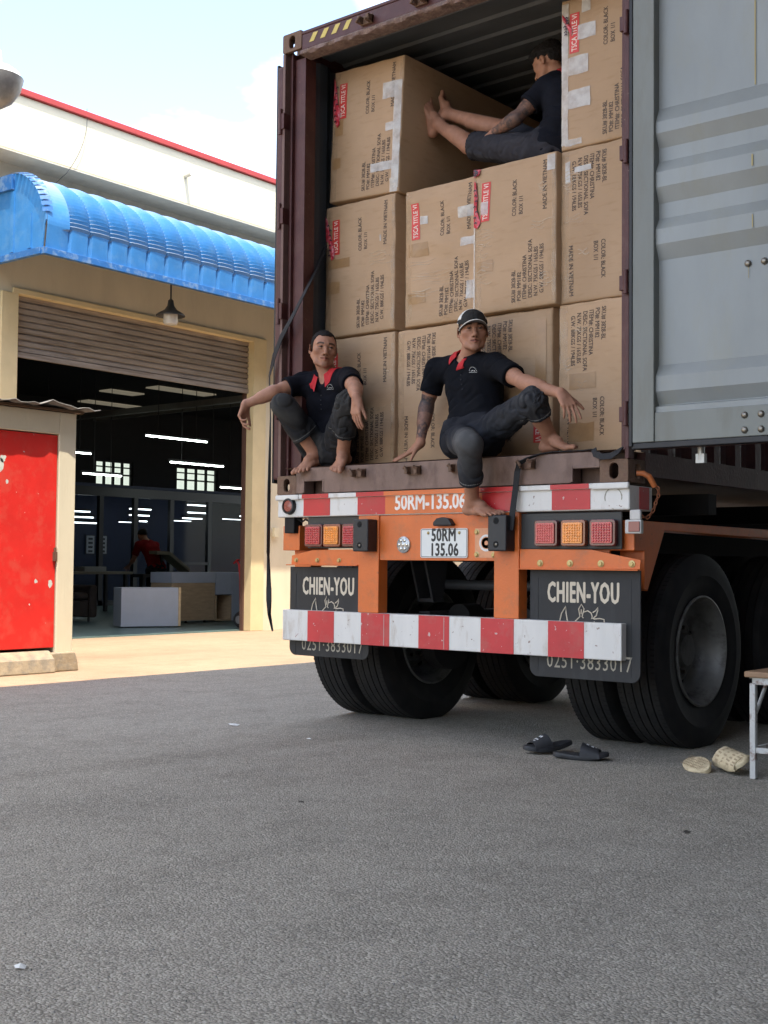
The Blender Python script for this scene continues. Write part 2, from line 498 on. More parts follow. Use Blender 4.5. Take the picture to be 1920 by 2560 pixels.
ys = [2.66, 2.75, 2.86, 2.97]
y = 2.98
while y < 14.5:
    for q in (0.0, 0.04, 0.12, 0.25, 0.4, 0.5, 0.6, 0.75, 0.88, 0.96): ys.append(y + q * 0.292)
    y += 0.292
mb = MB()
n_ = len(aa)
vv = [awn_pt(a, yy) for yy in ys for a in aa]
mb.add(vv, [(j * n_ + i, j * n_ + i + 1, (j + 1) * n_ + i + 1, (j + 1) * n_ + i) for j in range(len(ys) - 1) for i in range(n_ - 1)])
aw = xf(mb).build('awning', m_blue, ware, recalc=False)
gp = [awn_pt(a, 2.0)[::2] for a in [i / 24 for i in range(25)]] + [(-7.48, 4.47)]
mb = MB(); mb.prism(gp, 'y', 2.64, 2.655)
for xx in (-7.3, -6.95, -6.62): mb.box(xx, xx + 0.06, 2.625, 2.64, 4.5, 5.2 if xx < -6.7 else 4.9)
xf(mb).build('awning_end', m_blue, aw)
mb = MB(); mb.box(-6.36, -6.30, 2.62, 14.5, 4.40, 4.475).box(-7.48, -6.36, 2.60, 2.66, 4.40, 4.475)
mb.box(-7.48, -6.9, 2.60, 2.70, 5.22, 5.40)
for k in range(12):
    a0 = 0.30 + 0.045 * k
    p, q = awn_pt(a0, 2.0), awn_pt(a0 + 0.03, 2.0)
    mb.add([(p[0], 2.60, p[2]), (q[0], 2.60, q[2]), (q[0] + .03, 2.72, q[2] + .03), (p[0] + .03, 2.72, p[2] + .03)], [(0, 1, 2, 3)])
xf(mb).build('awning_trim', m_bluetrim, aw, bevel=0.004)
# ---- inside of the hall
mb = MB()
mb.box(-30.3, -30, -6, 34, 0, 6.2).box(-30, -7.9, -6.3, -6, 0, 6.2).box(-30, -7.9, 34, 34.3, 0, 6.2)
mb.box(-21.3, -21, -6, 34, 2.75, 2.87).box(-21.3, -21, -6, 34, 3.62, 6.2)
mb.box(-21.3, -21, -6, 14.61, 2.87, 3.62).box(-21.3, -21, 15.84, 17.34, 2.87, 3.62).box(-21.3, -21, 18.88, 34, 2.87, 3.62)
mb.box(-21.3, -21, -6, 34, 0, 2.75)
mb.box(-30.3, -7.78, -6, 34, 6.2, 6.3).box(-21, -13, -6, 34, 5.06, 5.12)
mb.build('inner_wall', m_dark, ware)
mb = MB(); mb.box(-30, -7.76, -6, 34, -0.05, 0.012)
mb.build('hall_floor', m_floor, ware)
m_glow = mat('window_daylight', (0.8, 0.85, 0.8), 0.5, emit=(0.80, 0.90, 0.78), estr=0.24)
for y0, y1 in ((14.61, 15.84), (17.34, 18.88)):
    w = MB()
    w.box(-21.12, -21.02, y0, y1, 2.87, 2.91).box(-21.12, -21.02, y0, y1, 3.58, 3.62)
    for k in range(5):
        yy = y0 + (y1 - y0 - 0.05) * k / 4
        w.box(-21.10, -21.03, yy, yy + 0.05, 2.91, 3.58)
    w.box(-21.10, -21.03, y0, y1, 3.24, 3.28).box(-21.10, -21.03, y0, y1, 3.44, 3.47)
    fo = w.build('window', m_dark, ware)
    MB().box(-21.2, -21.16, y0, y1, 2.87, 3.62).build('pane', m_glow, fo)
mb = MB()
for yy in range(-4, 34, 6): mb.mark().box(-30, -7.8, yy + 2.6, yy + 2.75, 5.2, 5.45)
for xx in range(-29, -8, 2): mb.mark().box(xx, xx + 0.08, -6, 34, 5.9, 6.0)
mb.mark().box(-21, -8, 10.0, 10.12, 3.86, 3.97).mark().box(-21, -8, 14.5, 14.6, 4.6, 4.7)
mb.build('roof_beam', mat('beam_grey', (0.16, 0.15, 0.13), 0.7), ware)
for (x0, x1, y0, y1) in ((-15.9, -15.4, 12.2, 14.4), (-17.45, -17.0, 13.3, 15.1), (-18.8, -18.35, 13.0, 14.0), (-20.85, -20.4, 13.9, 15.6), (-14.6, -14.1, 12.9, 15.2)):
    MB().box(x0, x1, y0, y1, 5.02, 5.05).build('skylight', mat('skylight_sheet', (0.5, 0.45, 0.35), 0.8, emit=(0.75, 0.66, 0.48), estr=0.05), ware)
# glazed office at the back of the hall
off = thing('office_partition', (-17, 13, 0), 'dark framed glass office partition at the back of the hall', 'partition')
mb = MB()
for yy in (9.6, 11.66, 12.62, 13.68, 14.86, 16.2, 17.6): mb.box(-17.05, -16.95, yy, yy + 0.11, 0, 2.45)
mb.box(-17.06, -16.94, 9, 20, 2.42, 2.62).box(-17.05, -16.95, 9, 20, 0.0, 0.12).box(-17.05, -16.95, 13.8, 14.9, 0.92, 0.98)
mb.build('frame', mat('black_frame', (0.008, 0.008, 0.01), 0.4), off)
mb = MB(); mb.box(-17.005, -16.995, 9, 20, 0.12, 2.42)
mb.build('glass', mat('office_glass', (0.02, 0.03, 0.05), 0.05, var=0.0, spec=0.25, alpha=0.22), off)
mb = MB(); mb.box(-19.62, -19.55, 9, 21, 0, 2.6).box(-19.5, -17.1, 9, 21, 2.62, 2.7)
mb.build('back_wall', mat('navy_wall', (0.010, 0.020, 0.060), 0.6, var=0.2), off)
m_tube = mat('lit_tube', (1, 1, 1), 0.5, emit=(0.88, 1.0, 0.93), estr=6.0)
m_reflglow = mat('lamp_reflection_glow', (1, 1, 1), 0.5, emit=(0.80, 0.92, 1.0), estr=2.6)  # glow for lamp reflections in the office glass, modelled as lit tubes
def tube_lamp(x, y0, y1, z, label, hang=True, m=None, g='fluorescent tubes hanging in the hall', w=0.022):
    t = thing('fluorescent_lamp', (x, (y0 + y1) / 2, z), label, 'ceiling lamp', g)
    a = MB().cyl((x, y0 + 0.03, z), (x, y1 - 0.03, z), w * 0.6, 8).build('tube', m or m_tube, t)
    b = MB().box(x - 0.03, x + 0.03, y0, y1, z + w, z + w + 0.04)
    if hang:
        for yy in (y0 + 0.3, y1 - 0.3): b.cyl((x, yy, z + 0.06), (x, yy, z + 2.6), 0.008, 5)
    b.build('housing', m_steeldk, t)
    return t
tube_lamp(-12, 8.82, 10.32, 3.22, 'brightest and longest fluorescent tube, hanging nearest the shutter')
tube_lamp(-12.6, 9.9, 11.3, 2.85, 'lit tube hanging in front of the right barred window')
tube_lamp(-15, 9.71, 10.72, 2.72, 'lit tube hanging in front of the left barred window')
tube_lamp(-15, 13.4, 14.6, 2.64, 'lit tube hanging beside the right edge of the doorway')
tube_lamp(-15, 8.6, 9.95, 3.12, 'short lit tube half hidden behind the red door shed, above the others')
rows = [(12.0, 12.6, 2.13, 'upper'), (12.0, 12.7, 2.0, 'middle'), (12.05, 12.8, 1.87, 'lower'), (13.7, 14.42, 2.25, 'upper'), (13.7, 14.37, 2.10, 'middle'),
        (13.7, 14.3, 1.96, 'lower'), (15.53, 16.35, 2.42, 'upper'), (15.54, 16.21, 2.23, 'middle'), (15.38, 16.08, 2.08, 'lower'), (17.4, 17.85, 2.36, 'upper'),
        (17.35, 17.84, 2.2, 'lower')]
pl = ['left edge', 'second column from the left', 'third column from the left', 'right edge']
for y0, y1, z, w in rows:
    c_ = pl[0] if y0 < 13 else pl[1] if y0 < 15 else pl[2] if y0 < 17 else pl[3]
    tube_lamp(-18.5, y0, y1, z, w + ' glowing bar standing in for a lamp reflection in the office glass, at its ' + c_, False, m_reflglow, 'lamp reflections in the office glass, built as glowing bars', 0.022)
for y0, y1, z, w in ((13.15, 13.76, 1.93, 'left'), (14.78, 15.45, 2.015, 'middle'), (16.45, 17.24, 2.11, 'right')):
    tube_lamp(-18.2, y0, y1, z - .02, w + ' one of the three thin dim bars standing in for lamp reflections low in the office glass', False, m_reflglow, 'thin dim lamp reflections low in the office glass, built as glowing bars', 0.010)
for y0, y1, n_, lb in ((13.25, 13.48, 4, 'left framed notice with dark blocks on the navy office wall'), (13.6, 13.85, 4, 'right framed notice with a dark border on the navy office wall')):
    t = thing('framed_notice', (-19.5, y0, 1.17), lb, 'notice', 'notices on the office wall')
    MB().box(-19.54, -19.51, y0 - .02, y1 + .02, 1.15, 1.62).build('frame', m_steeldk, t)
    pn = MB().box(-19.515, -19.505, y0, y1, 1.17, 1.60).build('paper', mat('notice_paper', (0.45, 0.47, 0.5), 0.7), t)
    pr = MB()
    for k in range(n_): pr.mark().box(-19.504, -19.503, y0 + .05, y1 - .05, 1.2 + k * .1, 1.25 + k * .1)
    pr.build('printed_block', m_steeldk, pn)
# ---- furniture panels and things just inside the door
m_wboard = mat('white_melamine', (0.42, 0.46, 0.52), 0.45, var=0.05)
m_ply = mat('plywood', (0.44, 0.32, 0.19), 0.6, var=0.2, vscale=5, stretch=(1, 1, 5), bump=0.05)
RB = Matrix.Translation((-9.2, 6.13, 0)) @ Matrix.Rotation(R(-24), 4, 'Z') @ Matrix.Translation((9.2, -6.13, 0))
t = thing('white_panel_box', (-9.6, 6.4, 0), 'low white cupboard with a bare wood side on the hall floor', 'cupboard')
mb = MB().box(-9.65, -9.2, 6.13, 6.99, 0.03, 0.60); xf(mb, RB).build('front_panel', m_wboard, t, bevel=0.003)
mb = MB().box(-9.65, -9.2, 6.992, 7.03, 0.03, 0.602); xf(mb, RB).build('side_panel', mat('pine_side', (0.56, 0.42, 0.24), 0.6, var=0.15, stretch=(1, 1, 4)), t, bevel=0.003)
t = thing('plywood_cabinet', (-9.7, 8, 0), 'long unfinished plywood counter with a white top strip', 'cabinet')
MB().box(-10.2, -9.7, 7.51, 8.43, 0.05, 0.65).build('front_panel', m_ply, t, bevel=0.003)
MB().box(-10.2, -9.695, 7.50, 8.44, 0.652, 0.82).build('top_strip', m_wboard, t, bevel=0.003)
mb = MB()
for yy in (7.6, 7.9, 8.3): mb.mark().cyl((-9.8, yy, 0.012), (-9.8, yy, 0.05), 0.02, 8)
mb.build('foot', m_steeldk, t)
t = thing('white_cabinet', (-9.7, 8.8, 0), 'white cabinet with an open wooden niche beside the plywood counter', 'cabinet')
MB().box(-10.2, -9.7, 8.45, 8.80, 0.46, 0.82).build('door', m_wboard, t, bevel=0.003)
MB().box(-10.2, -9.7, 8.815, 9.3, 0.03, 0.82).build('panel', m_wboard, t, bevel=0.003)
mb = MB().box(-10.2, -10.15, 8.45, 8.8, 0.03, 0.44).box(-10.15, -9.7, 8.45, 8.47, 0.03, 0.44).box(-10.15, -9.7, 8.78, 8.80, 0.03, 0.44).box(-10.15, -9.7, 8.47, 8.78, 0.03, 0.05)
mb.build('niche', m_ply, t)
class MB2(MB):
    def build(s, *a, **k):
        s.v = [(p[0] - 0.6, p[1] + 0.85, p[2]) for p in s.v]; return MB.build(s, *a, **k)
t = thing('sofa', (-11.3, 6.4, 0), 'dark brown sofa in the shadow behind the red door shed', 'sofa')
m_sofa = mat('dark_sofa_fabric', (0.05, 0.038, 0.03), 0.8, var=0.3)
MB2().box(-11.2, -10.42, 4.72, 6.08, 0.10, 0.36).build('base', m_sofa, t, bevel=0.02)
for y0, y1 in ((4.74, 5.38), (5.40, 6.06)): MB2().box(-11.0, -10.40, y0, y1, 0.365, 0.48).build('cushion', m_sofa, t, bevel=0.04, segs=4)
MB2().box(-11.35, -11.02, 4.6, 6.2, 0.10, 0.80).build('backrest', m_sofa, t, bevel=0.05, segs=4)
for y0 in (4.58, 6.10): MB2().box(-11.2, -10.4, y0, y0 + 0.14, 0.08, 0.60).build('armrest', m_sofa, t, bevel=0.04, segs=4)
for (xx, yy) in ((-11.2, 4.66), (-10.5, 4.66), (-11.2, 6.14), (-10.5, 6.14)): MB2().cyl((xx, yy, 0.012), (xx, yy, 0.1), 0.02, 8).build('leg', m_steeldk, t)
t = thing('hand_truck', (-8.2, 7.6, 0), 'red two wheeled hand truck standing by the door jamb', 'hand truck')
m_htred = mat('hand_truck_red', (0.40, 0.02, 0.02), 0.45)
mb = MB()
for yy in (7.62, 7.74): mb.tube([(-8.25, yy, 0.12), (-8.27, yy, 0.75), (-8.30, yy, 0.95), (-8.34, yy, 1.0)], 0.016, 8)
for zz in (0.2, 0.4, 0.6, 0.8): mb.cyl((-8.26, 7.62, zz), (-8.26, 7.74, zz), 0.012, 6)
mb.tube([(-8.34, 7.55, 0.97), (-8.34, 7.62, 1.02), (-8.34, 7.74, 1.02), (-8.34, 7.79, 0.97)], 0.015, 8)
mb.build('frame', m_htred, t)
for yy in (7.55, 7.80):
    w = MB().lathe([(0.06, yy - 0.025), (0.105, yy - 0.025), (0.12, yy), (0.105, yy + 0.025), (0.06, yy + 0.025)], 'y', (-8.2, 0, 0.13), 24).build('wheel', mat('small_tyre', (0.02, 0.02, 0.02), 0.8), t)
    MB().lathe([(0.001, yy - 0.03), (0.06, yy - 0.028), (0.06, yy + 0.028), (0.001, yy + 0.03)], 'y', (-8.2, 0, 0.13), 16).build('rim', mat('small_rim', (0.4, 0.4, 0.4), 0.4, 0.5), w)
t = thing('work_bench', (-14, 9.7, 0), 'dim bench with boards and tools left of the worker', 'bench')
MB().box(-14.4, -13.6, 8.3, 9.9, 0.74, 0.79).build('top', mat('bench_board', (0.25, 0.22, 0.17), 0.7), t, bevel=0.003)
for (xx, yy) in ((-14.3, 8.4), (-13.7, 8.4), (-14.3, 9.8), (-13.7, 9.8)): MB().box(xx - .03, xx + .03, yy - .03, yy + .03, 0.012, 0.74).build('leg', m_steeldk, t)
MB().box(-14.2, -13.9, 9.0, 9.5, 0.79, 0.88).build('tool_tray', mat('tray_grey', (0.3, 0.3, 0.3), 0.6), t)
t = thing('slanted_board', (-13, 10, 0), 'pale board sloping down from the hands of the worker', 'board')
tag(t, cat='board')
MB().prism([(9.3, 1.18), (9.62, 1.17), (10.1, 0.86), (10.1, 0.80), (9.6, 1.11), (9.3, 1.12)], 'x', -12.5, -12.2).build('panel', mat('pale_board', (0.30, 0.26, 0.18), 0.6), t)
MB().box(-12.5, -12.2, 9.0, 10.2, 0.70, 0.76).build('rest', m_steeldk, t)
for yy in (9.1, 10.1): MB().box(-12.4, -12.3, yy - .03, yy + .03, 0.012, 0.70).build('leg', m_steeldk, t)
MB().box(-12.38, -12.32, 9.5, 9.56, 0.76, 1.12).build('prop', m_steeldk, t)
# ---- pendant lamp under the awning
t = thing('pendant_lamp', (-6.9, 5.01, 4.02), 'dark enamel pendant lamp with a glass jar hanging under the blue awning', 'lamp')
m_enam = mat('dark_enamel', (0.055, 0.052, 0.05), 0.4)
MB().cyl((-6.9, 5.01, 4.3), (-6.9, 5.01, 5.38), 0.011, 8).build('rod', m_enam, t)
MB().lathe([(0.012, 4.36), (0.035, 4.34), (0.045, 4.27), (0.085, 4.215), (0.165, 4.17), (0.185, 4.15), (0.185, 4.135), (0.16, 4.155), (0.07, 4.19)], 'z', (-6.9, 5.01, 0), 36).build('lamp_shade', m_enam, t)
MB().lathe([(0.09, 4.18), (0.094, 4.06), (0.08, 4.03), (0.001, 4.02)], 'z', (-6.9, 5.01, 0), 28).build('glass_jar', mat('milky_glass', (0.62, 0.60, 0.55), 0.25, var=0.05), t)
# ---- switch box on the right of the door
mb = MB().box(-7.47, -7.42, 7.60, 7.70, 1.36, 1.50); 
o = xf(mb).build('switch_box', mat('ivory_plastic', (0.7, 0.62, 0.42), 0.5), ware, bevel=0.006)
# ================================================================== shed with the red door
shed = thing('shed', (-3.9, 1.37, 0), 'small cream plastered shed with a peeling red metal door', 'shed')
mb = MB()
mb.box(-6.2, -3.9, 1.19, 1.37, 0, 2.31).box(-6.2, -3.9, -1.2, -0.3, 0, 2.31).box(-3.98, -3.9, -0.3, 1.19, 2.11, 2.31).box(-6.2, -6.0, -0.3, 1.19, 0, 2.31)
mb.build('wall', m_cream, shed, bevel=0.008)
mb = MB()
mb.prism([(-3.97, 0), (-3.80, 0), (-3.82, 0.12), (-3.90, 0.19), (-3.97, 0.19)], 'y', -1.2, 1.13)
mb.prism([(1.10, 0), (1.42, 0), (1.40, 0.1), (1.375, 0.17), (1.12, 0.17)], 'x', -3.98, -3.86)
mb.build('plinth', mat('worn_plinth', (0.34, 0.27, 0.18), 0.9, var=0.25, vscale=9, bump=0.6, bscale=20, col2=(0.2, 0.18, 0.15), c2amt=0.6), shed, bevel=0.012)
m_red = mat('sun_bleached_red', (0.66, 0.022, 0.015), 0.5, var=0.10, vscale=4, col2=(0.62, 0.07, 0.045), c2amt=0.6, c2scale=5, bump=0.05, chip=(0.50, 0.50, 0.45), chipcut=0.735, chipscale=22)
d = MB().box(-3.95, -3.915, -0.29, 1.18, 0.215, 2.10).build('door', m_red, shed, bevel=0.003)
mb = MB()
def blob(cy, cz, r, seed, x=-3.9148):
    mb.mark()
    n_ = 18
    mb.add([(x, cy + r * (1 + 0.5 * noise.noise(Vector((math.cos(k / n_ * 2 * PI) * 1.5, math.sin(k / n_ * 2 * PI) * 1.5, seed)))) * math.cos(k / n_ * 2 * PI),
             cz + r * 1.3 * (1 + 0.6 * noise.noise(Vector((math.cos(k / n_ * 2 * PI) * 1.5, math.sin(k / n_ * 2 * PI) * 1.5, seed + 5)))) * math.sin(k / n_ * 2 * PI)) for k in range(n_)], [tuple(range(n_))])
for cy, cz, r_, sd in ((0.60, 1.80, 0.040, 1), (0.625, 1.86, 0.028, 2), (0.67, 1.66, 0.014, 3), (0.98, 0.80, 0.015, 4), (1.13, 0.78, 0.024, 5),
                       (0.92, 0.60, 0.006, 7)): blob(cy, cz, r_, sd)
mb.build('peeled_paint', mat('grey_primer', (0.55, 0.56, 0.50), 0.8), d)
MB().box(-3.915, -3.89, 1.15, 1.185, 0.98, 1.06).cyl((-3.90, 1.165, 1.0), (-3.90, 1.165, 1.10), 0.012, 8).build('latch', mat('rusty_latch', (0.16, 0.08, 0.05), 0.8, 0.3), d)
mb = MB(); n1, n2 = 44, 6
for j in range(n2 + 1):
    for i in range(n1 + 1):
        yy = -1.3 + 2.83 * i / n1; xx = -3.76 - 2.5 * j / n2
        lift = 0.05 * max(0, 1 - abs(yy - 1.05) / 0.13) * (j == 0)
        mb.v.append((xx + 0.015 * noise.noise(Vector((yy * 9, 0, 1))), yy, 2.352 + 0.011 * math.sin(yy * 2 * PI / 0.19) + 0.10 * (0.5 - j / n2) * 0 + lift + 0.008 * noise.noise(Vector((yy * 7, j, 4)))))
mb.f = [(j * (n1 + 1) + i, j * (n1 + 1) + i + 1, (j + 1) * (n1 + 1) + i + 1, (j + 1) * (n1 + 1) + i) for j in range(n2) for i in range(n1)]
mb.s = [True] * len(mb.f); mb.mi = [0] * len(mb.f)
o = mb.build('roof', mat('fibre_cement', (0.22, 0.205, 0.185), 0.9, var=0.3, vscale=7, bump=0.3, col2=(0.10, 0.09, 0.08), c2amt=0.7, c2scale=5), shed, recalc=False)
md = o.modifiers.new('solid', 'SOLIDIFY'); md.thickness = 0.008
MB().box(-6.1, -3.86, -1.2, 1.42, 2.315, 2.335).build('roof_batten', mat('old_batten', (0.10, 0.06, 0.035), 0.9), shed)
# ---- street lamp at the top left
lx, ly, lz = -4.5, 0.84, 5.36
t = thing('street_lamp', (-3.4, -0.9, 0), 'bowl shaped grey street lamp hanging over the red door shed', 'street lamp')
m_lampg = mat('weathered_aluminium', (0.30, 0.29, 0.27), 0.45, 0.35, var=0.35, vscale=9)
MB().tube([(-3.4, -0.9, 0), (-3.4, -0.9, 5.3), (-3.55, -0.7, 5.75), (-4.1, 0.2, 5.85), (lx, ly, 5.62)], [0.06, 0.045, 0.035, 0.03, 0.03], 12).build('pole', m_lampg, t)
MB().lathe([(0.001, -0.26), (0.07, -0.25), (0.16, -0.19), (0.225, -0.09), (0.25, 0.0), (0.255, 0.02), (0.235, 0.02)], 'z', (lx, ly, lz), 40).build('bowl', m_lampg, t)
MB().lathe([(0.235, 0.015), (0.22, 0.07), (0.17, 0.11), (0.06, 0.16), (0.05, 0.28), (0.001, 0.28)], 'z', (lx, ly, lz), 40).build('cap', mat('pale_cap', (0.75, 0.74, 0.70), 0.35), t)
# ================================================================== roof over the loading bay (above and behind the camera)
bay = thing('loading_bay', (12, 0, 0), 'factory loading bay roof over the trailer', 'canopy')
m_roof = mat('bay_roof_sheet', (0.10, 0.10, 0.10), 0.8, var=0.1)
CE = -3.02 + 7.6 * SUN_DIR.x / SUN_DIR.z
MB().box(CE, 13, -5.8, 30, 7.6, 7.7).build('roof', m_roof, bay)
MB().box(7.6, 7.9, -17, 30, 0, 7.6).build('wall', mat('light_block_wall', (0.07, 0.07, 0.075), 0.9), bay)  # unseen wall, set close, dark and long to block light from the right
for yy in (-5.6, 29): MB().box(12.2, 12.5, yy, yy + 0.3, 0, 7.6).build('post', m_steeldk, bay)
# ================================================================== container
m_mar = mat('maroon_container_paint', (0.070, 0.0175, 0.015), 0.55, 0.0, var=0.3, vscale=7, chip=(0.16, 0.10, 0.07), chipcut=0.70, col2=(0.085, 0.045, 0.034), c2amt=0.6, c2scale=7, c2lo=0.52, c2hi=0.7, bump=0.2, bscale=50)
m_rail = mat('worn_maroon_sill', (0.185, 0.115, 0.088), 0.6, 0.0, var=0.25, vscale=6, col2=(0.10, 0.055, 0.04), c2amt=0.75, c2scale=9, c2lo=0.48, c2hi=0.66, bump=0.35, bscale=40, stretch=(1.2, 1, 0.6))
m_cast = mat('rusty_casting', (0.16, 0.095, 0.06), 0.75, 0.1, var=0.3, vscale=14, col2=(0.10, 0.045, 0.03), c2amt=0.7, c2scale=14, bump=0.5, bscale=60)
m_liner = mat('interior_grey_paint', (0.095, 0.105, 0.112), 0.5, 0.0, var=0.15, vscale=4, col2=(0.09, 0.095, 0.10), c2amt=0.5, c2scale=5, bump=0.05)
m_door = mat('grey_door_paint', (0.25, 0.268, 0.265), 0.42, 0.0, var=0.16, vscale=2.4, col2=(0.25, 0.25, 0.20), c2amt=0.75, c2scale=3.5, c2lo=0.50, c2hi=0.72, stretch=(1, 1, 0.35), bump=0.05, bscale=20)
m_stile = mat('dusty_door_stile', (0.175, 0.185, 0.168), 0.5, 0.0, var=0.12, vscale=3, col2=(0.15, 0.15, 0.125), c2amt=0.7, c2scale=5, stretch=(1, 1, 0.25), bump=0.05)
m_rub = mat('black_rubber', (0.012, 0.012, 0.014), 0.55, var=0.2)
m_bolt = mat('bolt_steel', (0.20, 0.18, 0.15), 0.35, 0.8, var=0.3, vscale=40)
ct = thing('shipping_container', (0, 0, 1.4), 'dark maroon shipping container with its rear doors open, packed with cartons', 'container')
def plate_hole(mb, cx, cz, w, h, ow, oh, axis, a, b, n=6):
    """rounded plate with an oval hole, outline in the two axes other than `axis`, extruded a..b"""
    out = rc(w, h, 0.012, n, cx, cz); inn = rc(ow, oh, min(ow, oh) / 2 - 0.001, n, cx, cz)
    N_ = len(out)
    def mk(p, t): return (p[0], t, p[1]) if axis == 'y' else (t, p[0], p[1])
    v = [mk(p, a) for p in out] + [mk(p, a) for p in inn] + [mk(p, b) for p in out] + [mk(p, b) for p in inn]
    f = []
    for i in range(N_):
        j = (i + 1) % N_
        f += [(i, j, N_ + j, N_ + i), (2 * N_ + i, 3 * N_ + i, 3 * N_ + j, 2 * N_ + j), (i, 2 * N_ + i, 2 * N_ + j, j), (N_ + i, N_ + j, 3 * N_ + j, 3 * N_ + i)]
    mb.add(v, f)
def casting(x0, y0, z0, back=False):
    mb = MB()
    cz = z0 + 0.059
    ys0, ys1 = (y0, y0 + 0.178)
    ya, yb = (ys0, ys0 + 0.025) if not back else (ys1 - 0.025, ys1)
    plate_hole(mb, x0 + 0.081, cz, 0.162, 0.118, 0.05, 0.08, 'y', ya, yb)
    xs = x0 + 0.137 if x0 > 1 else x0
    yc0, yc1 = (ys0 + 0.024, ys1) if not back else (ys0, ys1 - 0.024)
    plate_hole(mb, (yc0 + yc1) / 2, cz, yc1 - yc0, 0.117, 0.055, 0.08, 'x', xs, xs + 0.025)
    xi = x0 + 0.002 if x0 > 1 else x0 + 0.150
    if not (z0 > 3 and x0 < 1) : mb.box(xi, xi + 0.010, yc0, yc1, z0, z0 + 0.118)
    else: mb.box(xi, xi + 0.010, yc0, yc1, z0, z0 + 0.118)
    xl, xr = (x0 + 0.012, xs) if x0 > 1 else (xs + 0.025, xi)
    zt = z0 + 0.106 if z0 > 3 else z0
    mb.box(xl, xr, yc0, yc1, zt, zt + 0.012)
    mb.build('corner_casting', m_cast, ct, bevel=0.003)
for x0 in (0, 2.276):
    for z0 in (1.40, 4.178):
        casting(x0, 0, z0); casting(x0, 12.014, z0, True)
# posts
ZA, ZB = 1.518, 4.178
mb = MB()
lip = []
for k in range(41):
    zz_ = ZA + (ZB - ZA) * k / 40
    lip.append(zz_)
mb2 = MB().box(0.0, 0.022, 0.004, 0.06, ZA, ZB)
mb.box(0.022, 0.036, 0.05, 0.07, ZA, ZB).box(0.036, 0.062, 0.07, 0.10, ZA, ZB).box(0.055, 0.062, 0.03, 0.07, ZA, ZB)
mb.box(0.062, 0.150, 0.055, 0.15, 1.567, 4.14)
cpo = mb.build('corner_post', m_mar, ct, bevel=0.003, label='left rear post')
mb2.build('post_lip', mat('worn_post_lip', (0.15, 0.082, 0.066), 0.6, var=0.25, vscale=9, col2=(0.08, 0.04, 0.04), c2amt=0.7, c2scale=9), cpo, bevel=0.003)
mb = MB()
for zz_ in (1.9, 2.5, 3.1, 3.7): mb.mark().box(-0.012, 0.024, -0.006, 0.05, zz_, zz_ + 0.10).cyl((-0.01, 0.0, zz_ - 0.03), (-0.01, 0.0, zz_ + 0.13), 0.013, 10)
mb.build('hinge', m_mar, ct, bevel=0.002)
mb = MB(); mb.box(2.416, 2.438, 0.004, 0.06, ZA, ZB).box(2.40, 2.416, 0.03, 0.10, 1.567, 4.14).box(2.36, 2.40, 0.07, 0.15, 1.567, 4.14)
mb.build('corner_post', m_mar, ct, bevel=0.003, label='right rear post')
mb = MB()
for zz_ in (1.70, 2.36, 3.02, 3.68): mb.mark().box(2.392, 2.44, -0.012, 0.01, zz_, zz_ + 0.075).cyl((2.43, -0.012, zz_ - 0.02), (2.43, -0.012, zz_ + 0.10), 0.014, 10)
mb.build('hinge', m_mar, ct, bevel=0.002)
# header with its beaten lower edge
mb = MB()
mb.box(0.162, 2.276, 0.004, 0.09, 4.165, 4.262).box(0.162, 2.276, 0.0, 0.05, 4.262, 4.282)
hd = mb.build('header', m_mar, ct, bevel=0.004)
mb = MB(); nx = 150
pr = [(0.09, 4.165), (0.02, 4.168), (-0.006, 4.160), (-0.016, 4.148), (-0.012, 4.134), (0.0, 4.126), (0.09, 4.128)]
for i in range(nx + 1):
    x = 0.162 + (2.276 - 0.162) * i / nx
    for k, (yy, zz_) in enumerate(pr):
        d_ = 0.010 * noise.noise(Vector((x * 14, k * 0.7, 2))) + 0.006 * noise.noise(Vector((x * 45, k, 5)))
        mb.v.append((x, yy + (d_ if 0 < k < 6 else 0), zz_ + (d_ * 0.8 if 0 < k < 6 else 0)))
L_ = len(pr)
mb.f = [(i * L_ + k, (i + 1) * L_ + k, (i + 1) * L_ + k + 1, i * L_ + k + 1) for i in range(nx) for k in range(L_ - 1)]
mb.s = [True] * len(mb.f); mb.mi = [0] * len(mb.f)
mb.build('header_gutter', mat('beaten_rail', (0.17, 0.11, 0.095), 0.75, 0, var=0.45, vscale=16, col2=(0.30, 0.22, 0.17), c2amt=0.6, c2scale=30, bump=0.8, bscale=70), hd, recalc=False)
mb = MB()
for k in range(4):
    x = 0.225 + 0.092 * k
    mb.mark().add([(x + 0.0, 0.0015, 4.198), (x + 0.04, 0.0015, 4.198), (x + 0.075, 0.0015, 4.25), (x + 0.035, 0.0015, 4.25)], [(0, 1, 2, 3)])
mb.build('chevron_marking', mat('faded_yellow', (0.58, 0.46, 0.12), 0.6, var=0.2, vscale=30), hd)
mb = MB()
def keeper(mb, x, z, s=1):
    mb.mark()
    mb.box(x - 0.045, x - 0.022, -0.045, 0.004, z - 0.022, z + 0.02).box(x + 0.022, x + 0.045, -0.045, 0.004, z - 0.022, z + 0.02)
    mb.box(x - 0.045, x + 0.045, -0.012, 0.004, z - 0.026, z + 0.026)
    mb.tube([(x - 0.045, -0.045, z + 0.012 * s), (x - 0.03, -0.06, z + 0.018 * s), (x - 0.018, -0.052, z - 0.01 * s)], 0.009, 6)
    mb.tube([(x + 0.045, -0.04, z + 0.008 * s), (x + 0.028, -0.058, z + 0.02 * s)], 0.009, 6)
for x in (0.70, 1.11, 1.53, 1.94): keeper(mb, x, 4.205, -1)
mb.build('cam_keeper', m_cast, hd, bevel=0.003)
